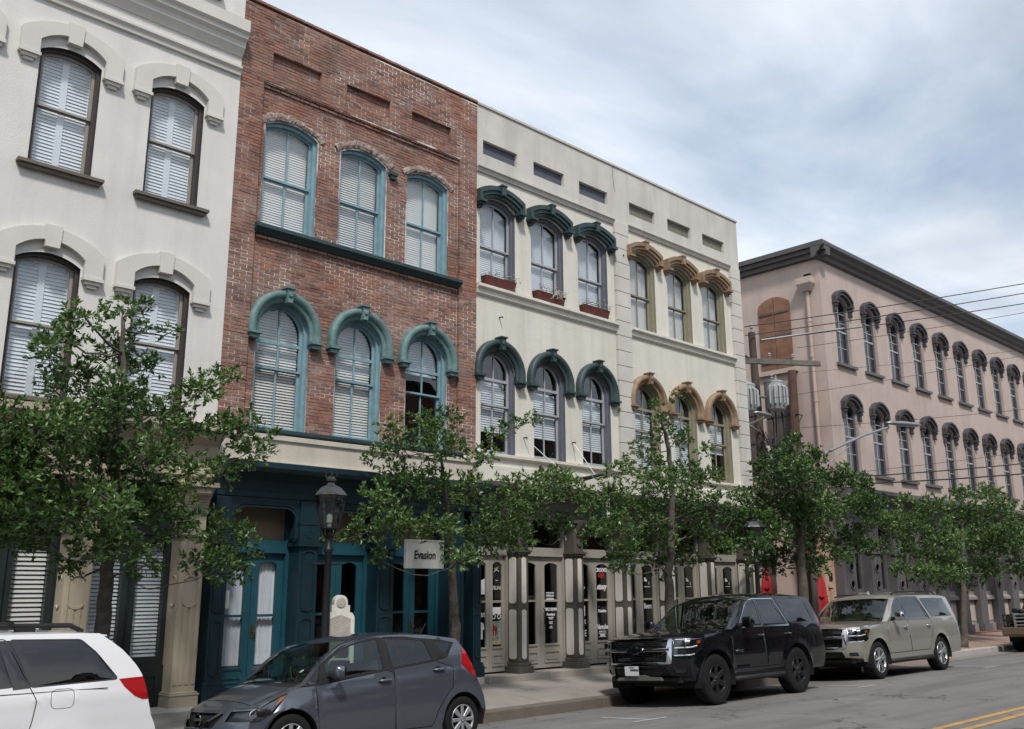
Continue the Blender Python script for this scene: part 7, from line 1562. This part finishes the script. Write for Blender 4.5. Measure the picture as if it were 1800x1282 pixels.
# ------------------------------------------------------------------ olive pickup with a brush guard, nose just in view
def guard_truck():
    L = 5.1; fw, rw, tr = .85, 4.0, .42; olive = paint('olive_paint', (.035, .03, .02), .2, .35)
    c = Car('parked_pickup', 'dark olive pickup with a silver tube brush guard and tan bumper', 'car', L=L, hw=.92, H=1.8, zb=.45, zsill=.45, wheels=[(fw, tr), (rw, tr)], archr=.50, flare=.03,
            top=[(.05, 1.12), (.4, 1.16), (1.3, 1.2), (1.45, 1.22), (2.0, 1.72), (2.2, 1.79), (2.8, 1.8), (3.2, 1.78), (3.35, 1.7), (3.42, 1.25), (3.6, 1.2), (5.0, 1.2)], edge=[(.25, 1.12), (1.3, 1.15), (1.5, 1.18), (2.1, 1.64), (2.3, 1.7), (2.8, 1.71), (3.1, 1.69), (3.28, 1.62), (3.36, 1.2), (4.9, 1.18)],
            belt=[(0, 1.1), (5, 1.12)], f0=[(.45, .06), (.6, .02), (1.0, .0), (1.12, .05)], cf=.2, zh=1.12, r0=[(.45, .02), (1.18, .05)], cr=.1, zt=1.18, plan=[(0, .95), (.5, 1.), (5.1, 1.)], zwide=.8, tuck=.04, shoulder=.02, tumble=.18, crown=3., creases=[], paint=olive)
    wf = round_poly([(1.85, 1.16), (2.95, 1.16), (2.9, 1.62), (2.25, 1.62)], .03)
    side = [dict(key='window', poly=wf, mat=tint_glass, off=.01, name='window', parent='front_door')]+panel_regions('front_door', round_poly([(1.55, .55), (3.0, .55), (3.0, 1.2), (2.95, 1.66), (2.2, 1.66), (1.65, 1.2)], .04), 'front_door', mat_=olive)
    front = [dict(key='grille', poly=round_poly([(-.5, .72), (.5, .72), (.5, 1.02), (-.5, 1.02)], .03), mat=black_plastic, off=.04, name='grille'), dict(key='headlight', poly=round_poly([(.58, .76), (.8, .76), (.8, .98), (.58, .98)], .04), mat=lamp_lens, off=.01, name='headlight', mirror=True)]
    tt = [-.9+.18*i for i in range(11)]
    top = [dict(key='windshield', poly=[(1.5-.06*(1-t*t), t) for t in tt]+[(2.05-.06*(1-t*t), t) for t in reversed(tt)], mat=car_glass, off=0, name='windshield')]+panel_regions('hood', [(.2+.08*abs(t)**3, t) for t in tt]+[(1.35, t) for t in reversed(tt)], 'hood', .004, mat_=olive)
    c.build(side, front, [], top); c.arch_liners(); r = c.root
    b = MB(); b.box(-.24, -.02, -.92, .92, .52, .76); b.build('bumper', mat('tan_bumper', (.13, .09, .055), .6, var=.2, vscale=5), r, bevel=.03); b = MB(); b.box(-.25, -.04, -.9, .9, .50, .518); b.build('bumper_lip', chrome, r)
    for z in (.82, .93, 1.04, 1.15): MB().tube([(-.14, -.5, z), (-.16, 0, z), (-.14, .5, z)], .022, 8).build('guard_tube', galv, r)
    for y in (-.5, .5): MB().box(-.19, -.11, y-.03, y+.03, .7, 1.2).build('guard_post', galv, r)
    for sd_ in (-1, 1):
        for z in (.8, .98, 1.14): MB().tube([(-.14, sd_*.5, z), (-.1, sd_*.85, z), (.1, sd_*.95, z)], .02, 8).build('guard_tube', iron_black, r)
        MB().tube([(-.1, sd_*.86, .76), (-.1, sd_*.86, 1.16)], .02, 8).build('guard_tube', iron_black, r)
    b = MB(); b.tube([(-.1, -.3, 1.22), (.2, -.25, 1.27), (.3, .25, 1.27), (-.1, .3, 1.22)], .09, 8); b.build('winch_bag', black_plastic, r, smooth=True)
    mirror_(c, 1.75, 1.2, black_plastic)
    c.seats(seat_dark, (2.2,), .8); c.dash(1.55, 1.05, seat_dark)
    for u in (fw, rw):
        for sd_ in (-1, 1): make_wheel(r, u, sd_*(c.hw-.12), tr, .22, .26, 'dark', sd_, knobs=True)
    c.place(33.2, 10.85, 1., roll=-.05)
guard_truck()
# ================================================================== unseen buildings added across the street, for glass and paint to reflect
opp_glass = mat('opposite_glass', (.03, .035, .04), .08)
def opposite(name, x0, x1, h, m, trim, label, nwin):
    r = empty(name, ((x0+x1)/2, -9.2, 0), label, 'building', 'unseen buildings added across the street for reflections')
    holes = []; n = nwin; pw = (x1-x0)/n
    for k in range(n):
        for z0, z1 in ((.6, 3.2), (4.8, 7.0), (8.3, 10.3)):
            if z1 > h-.8: continue
            a = x0+pw*(k+.22); b = x0+pw*(k+.78); holes.append([(a, z0), (b, z0), (b, z1), (a, z1)])
    w = MB(); wall(w, [(x0, 0), (x1, 0), (x1, h), (x0, h)], holes, -9.2, -.25); w.build('wall', m, r)
    for hh in holes:
        MB().box(hh[0][0], hh[1][0], -9.42, -9.38, hh[0][1], hh[2][1]).build('window', opp_glass, r); MB().box(hh[0][0]-.1, hh[1][0]+.1, -9.25, -9.08, hh[0][1]-.14, hh[0][1]-.01).build('window_sill', trim, r)
    MB().prism_x([(-9.2, h-.5), (-8.9, h-.2), (-8.75, h), (-8.75, h+.15), (-9.3, h+.15)], x0, x1).build('cornice', trim, r); MB().box(x0+.01, x1-.01, -22, -9.46, 0, h-.1).build('rear_wall', m, r)
    MB().box(x0, x1, -9.2, -8.2, 3.5, 3.7).build('canopy', trim, r)
opp_brick = mat('opposite_brick', (.19, .075, .05), .9, var=.2, vscale=3); opp_tan = mat('opposite_tan', (.33, .27, .2), .9, var=.1, vscale=2)
opposite('added_brick_storehouse', -20, 4, 11.5, opp_brick, dark_bronze, 'unseen long red brick storehouse added opposite the white building for reflections', 9)
opposite('added_tan_storehouse', 4.1, 19, 9.5, opp_tan, dark_bronze, 'unseen tan stucco storehouse added between two brick ones for glass to reflect', 6)
opposite('added_brick_warehouse', 19.1, 58, 12, opp_brick, dark_bronze, 'unseen tall red brick warehouse added opposite the pink building for car paint to reflect', 15)
opposite('added_tan_warehouse', 58.2, 120, 10.5, opp_tan, dark_bronze, 'unseen long tan warehouse added to close the far end of the reflected row', 22)
s_ = MB(); s_.box(-40, 122, -9.15, -5.2, -.25, .12); structure(s_.build('opposite_pavement', slab_m))
# ================================================================== trees
def leaf_material(name, c1, c2):
    m = bpy.data.materials.new(name); m.use_nodes = True; nt = m.node_tree; N = nt.nodes; L = nt.links
    b = N['Principled BSDF']; b.inputs['Roughness'].default_value = .36; b.inputs['Specular IOR Level'].default_value = .5
    at = N.new('ShaderNodeAttribute'); at.attribute_name = 'leaf_tone'
    mx_ = N.new('ShaderNodeMix'); mx_.data_type = 'RGBA'; mx_.inputs[6].default_value = (*c1, 1); mx_.inputs[7].default_value = (*c2, 1); L.new(at.outputs['Fac'], mx_.inputs[0])
    L.new(mx_.outputs[2], b.inputs['Base Color'])
    tr = N.new('ShaderNodeBsdfTranslucent'); L.new(mx_.outputs[2], tr.inputs[0]); ms = N.new('ShaderNodeMixShader'); ms.inputs[0].default_value = .18
    L.new(b.outputs[0], ms.inputs[1]); L.new(tr.outputs[0], ms.inputs[2]); L.new(ms.outputs[0], N['Material Output'].inputs[0]); return m
LEAF = leaf_material('oak_leaf', (.034, .082, .019), (.13, .22, .055)); LEAF2 = leaf_material('bright_leaf', (.055, .12, .026), (.15, .25, .075))
bark = mat('bark', (.085, .072, .06), .95, var=.35, vscale=9, bump=.8, bscale=28, stain=.5, stain_col=(.16, .145, .12), sscale=4)
def tree(label, Y, trunk, clumps, seed, leafm=LEAF, density=.9, depth=.75, ll=.08, name='street_tree', zbase=None, r0=.1, forks=(), lw=.21):
    """trunk: photo points bottom to top; clumps: (px, py, radius px) of the foliage masses seen; both at the tree's own distance Y"""
    g = random.Random(seed); T = [ony(px, py, Y) for px, py in trunk]; zb = side_z(Y) if zbase is None else zbase
    root = empty(name, (T[0].x, Y, zb), label, 'tree', 'trees along the pavement')
    ax = T[0].x+(T[0].x-T[1].x)*.2; pts = [Vector((ax, Y, zb-.05))]+T; k = len(pts)
    path = []
    for i in range(k-1):
        for j in range(4): p = pts[i].lerp(pts[i+1], j/4); p += Vector((g.gauss(0, .012), g.gauss(0, .012), 0)) if i+j else Vector(); path.append(p)
    path.append(pts[-1]); n = len(path); rad = [r0*(1.35 if i == 0 else 1)*(1-.8*i/n) for i in range(n)]
    wood_ = MB(); wood_.tube(path, rad, 10)
    lv = []; lf = []; tone = []
    def leaf(p, d, s, tn):
        side = d.cross(Vector((g.gauss(0, 1), g.gauss(0, 1), g.gauss(0, 1))));
        if side.length < 1e-4: return
        side = side.normalized(); up = side.cross(d)
        w = s*lw; b = len(lv); lv.extend([p, p+d*s*.45+side*w+up*s*.06, p+d*s, p+d*s*.45-side*w+up*s*.06]); lf.append((b, b+1, b+2)); lf.append((b, b+2, b+3)); tone.extend([tn]*4)
    mpp = T[-1].length/FOC                                       # metres per photo pixel at this distance
    C_ = []
    for px, py, rp in clumps:
        dy = g.uniform(-depth, depth); c = ony(px, py, Y+dy); C_.append((c, rp*mpp))
    for c, r in list(C_):                                        # the crown is as deep as it is wide: fill the far and near sides
        if g.random() < .55: C_.append((c+Vector((g.uniform(-.2, .2), g.choice((-1, 1))*g.uniform(.5, 1.0)*depth, g.uniform(-.1, .15))), r*.85))
    C_ = [(c, r*.84) for c, r in C_]; nodes = [(path[i], rad[i], 0.) for i in range(2, n)]
    order = sorted(C_, key=lambda q: min((q[0]-path[i]).length for i in range(2, n)))
    for c, r in order:
        # limb from the trunk, or from a limb already grown
        s, r_s, far = min(nodes, key=lambda q: (q[0]-c).length*1.15+q[2]*.35+max(0, q[0].z-c.z+.05)*1.6)
        ln = (c-s).length; side_ = Vector((g.gauss(0, .1), g.gauss(0, .1), g.gauss(0, .06)))*ln
        P_ = [s]+[s.lerp(c, f)+side_*math.sin(math.pi*f)+Vector((0, 0, -.1*ln*math.sin(math.pi*f)))+Vector((g.gauss(0, .02), g.gauss(0, .02), g.gauss(0, .02))) for f in (.2, .4, .6, .8)]+[c]
        rr_ = min(r_s*.62, .009+.013*ln); re = max(.006, rr_*.45)
        wood_.tube(P_, [rr_+(re-rr_)*i/5 for i in range(6)], 6, cap=False)
        nodes += [(P_[3], rr_*.7, far+ln*.6), (c, re*1.2, far+ln)]
        nt_ = max(6, int(150*density*r*r/.09*.5)); base_t = g.uniform(.1, .75)
        for t in range(nt_):
            d = Vector((g.gauss(0, 1), g.gauss(0, 1), g.gauss(.12, .8))).normalized(); q = c+Vector((d.x, d.y, d.z*.85))*r*(g.random()**.5)*1.02
            td = (d+Vector((g.gauss(0, .5), g.gauss(0, .5), g.gauss(.35, .4)))).normalized(); L_ = g.uniform(.05, .13)
            if t % 4 == 0: wood_.tube([c.lerp(q, .35), c.lerp(q, .75)+Vector((0, 0, -.015)), q], [.007, .005, .003], 3, cap=False)
            for j in range(g.randint(7, 11)):
                f = g.random(); dd = (td*.75+Vector((g.gauss(0, .6), g.gauss(0, .6), g.gauss(.05, .5)))).normalized(); leaf(q+td*L_*f, dd, ll*g.uniform(.7, 1.2), min(1, max(0, base_t+g.gauss(0, .22))))
    wood_.build('trunk', bark, root, smooth=True)
    me = bpy.data.meshes.new('crown'); me.from_pydata([tuple(v) for v in lv], [], lf); me.materials.append(leafm)
    at = me.attributes.new('leaf_tone', 'FLOAT', 'POINT'); at.data.foreach_set('value', tone); me.update(); tag(link('crown', me, root), kind='stuff')
    return root, len(lf)
TY = 12.05
cl1 = [(215, 545, 30), (258, 540, 16), (250, 580, 20), (100, 600, 38), (150, 560, 30), (85, 625, 24), (200, 615, 42), (130, 660, 40), (250, 645, 36), (190, 715, 58), (120, 740, 50), (275, 725, 46), (330, 755, 42), (395, 755, 36), (440, 795, 40), (470, 770, 20), (375, 665, 24), (345, 690, 36), (60, 765, 46), (15, 800, 55), (30, 860, 55), (100, 815, 52), (180, 810, 58), (260, 820, 50), (335, 830, 40), (60, 920, 50), (150, 895, 52), (235, 900, 52), (310, 920, 46), (385, 935, 44), (430, 955, 34), (120, 985, 28), (255, 995, 30), (385, 1000, 40), (425, 1000, 26), (25, 950, 40), (180, 950, 40), (340, 985, 24), (0, 740, 40), (300, 880, 40)]
n1 = tree('tall leafy street tree standing in front of the white building', TY, [(183, 1080), (187, 1000), (196, 900), (206, 780), (215, 640), (216, 560)], cl1, 11, r0=.105)
tree('leafy street tree reaching in from beyond the white minivan', TY, [(-190, 1080), (-185, 950), (-180, 830), (-180, 700)], [(-30, 780, 55), (-20, 860, 60), (10, 905, 50), (-60, 720, 55), (-100, 800, 80), (-90, 900, 70), (-180, 700, 90), (-180, 830, 90), (-260, 780, 80), (-250, 880, 80), (20, 840, 45)], 12)
cl2 = [(745, 745, 34), (690, 755, 26), (705, 790, 32), (780, 790, 44), (700, 840, 42), (900, 748, 22), (872, 765, 22), (850, 800, 28), (745, 855, 54), (820, 865, 56), (905, 860, 40), (960, 850, 34), (940, 890, 42), (660, 880, 34), (640, 930, 34), (615, 945, 16), (690, 930, 38), (772, 930, 42), (850, 940, 50), (910, 945, 40), (985, 925, 34), (668, 985, 20), (812, 985, 28), (1012, 870, 34), (985, 840, 24), (880, 900, 40), (760, 760, 24)]
tree('street tree with a forked trunk beside the hanging shop sign', TY, [(800, 1100), (795, 1030), (792, 960), (785, 880), (775, 800)], cl2, 21, r0=.1)
cl3 = [(1150, 712, 14), (1160, 745, 22), (1195, 770, 28), (1125, 785, 18), (1240, 790, 20), (1135, 805, 24), (1210, 825, 32), (1250, 835, 28), (1150, 850, 40), (1085, 830, 22), (1070, 870, 36), (1120, 895, 46), (1190, 895, 50), (1250, 890, 40), (1300, 872, 22), (1290, 910, 30), (1230, 935, 40), (1150, 945, 46), (1090, 930, 38), (1066, 932, 28), (1042, 898, 28), (1105, 970, 30), (1165, 990, 36), (1092, 998, 20), (1265, 960, 30), (1210, 980, 28)]
tree('slim street tree standing behind the black vehicle', TY, [(1178, 1062), (1176, 1010), (1182, 930), (1180, 850), (1172, 770), (1160, 735)], cl3, 31, r0=.12, density=.85)
cl4 = [(1395, 775, 18), (1380, 800, 28), (1430, 808, 32), (1350, 830, 34), (1400, 850, 48), (1460, 850, 34), (1482, 828, 18), (1340, 880, 38), (1390, 905, 48), (1450, 900, 44), (1510, 890, 34), (1545, 920, 30), (1350, 940, 38), (1420, 955, 42), (1490, 950, 40), (1540, 962, 28), (1330, 905, 28), (1370, 985, 32), (1430, 995, 28), (1480, 982, 22), (1518, 858, 18), (1578, 938, 22), (1330, 960, 24)]
tree('dense street tree beside the lane mouth, behind the parked vehicles', TY+.1, [(1412, 1060), (1408, 1000), (1404, 920), (1402, 840), (1396, 780)], cl4, 41, r0=.16, density=.8, ll=.1)
cl5 = [(1690, 868, 20), (1640, 895, 28), (1738, 868, 28), (1700, 910, 42), (1760, 900, 34), (1600, 920, 28), (1590, 880, 14), (1650, 950, 40), (1720, 958, 48), (1780, 950, 36), (1600, 970, 24), (1580, 1000, 16), (1660, 995, 36), (1740, 1000, 30), (1792, 1000, 24), (1622, 1008, 20), (1700, 1028, 16), (1820, 940, 40)]
tree('bright green street tree on the far corner kerb', 12.6, [(1695, 1135), (1694, 1060), (1693, 1000), (1692, 930), (1690, 880)], cl5, 51, leafm=LEAF2, r0=.14, density=.5, ll=.12, zbase=.04, depth=1.1)
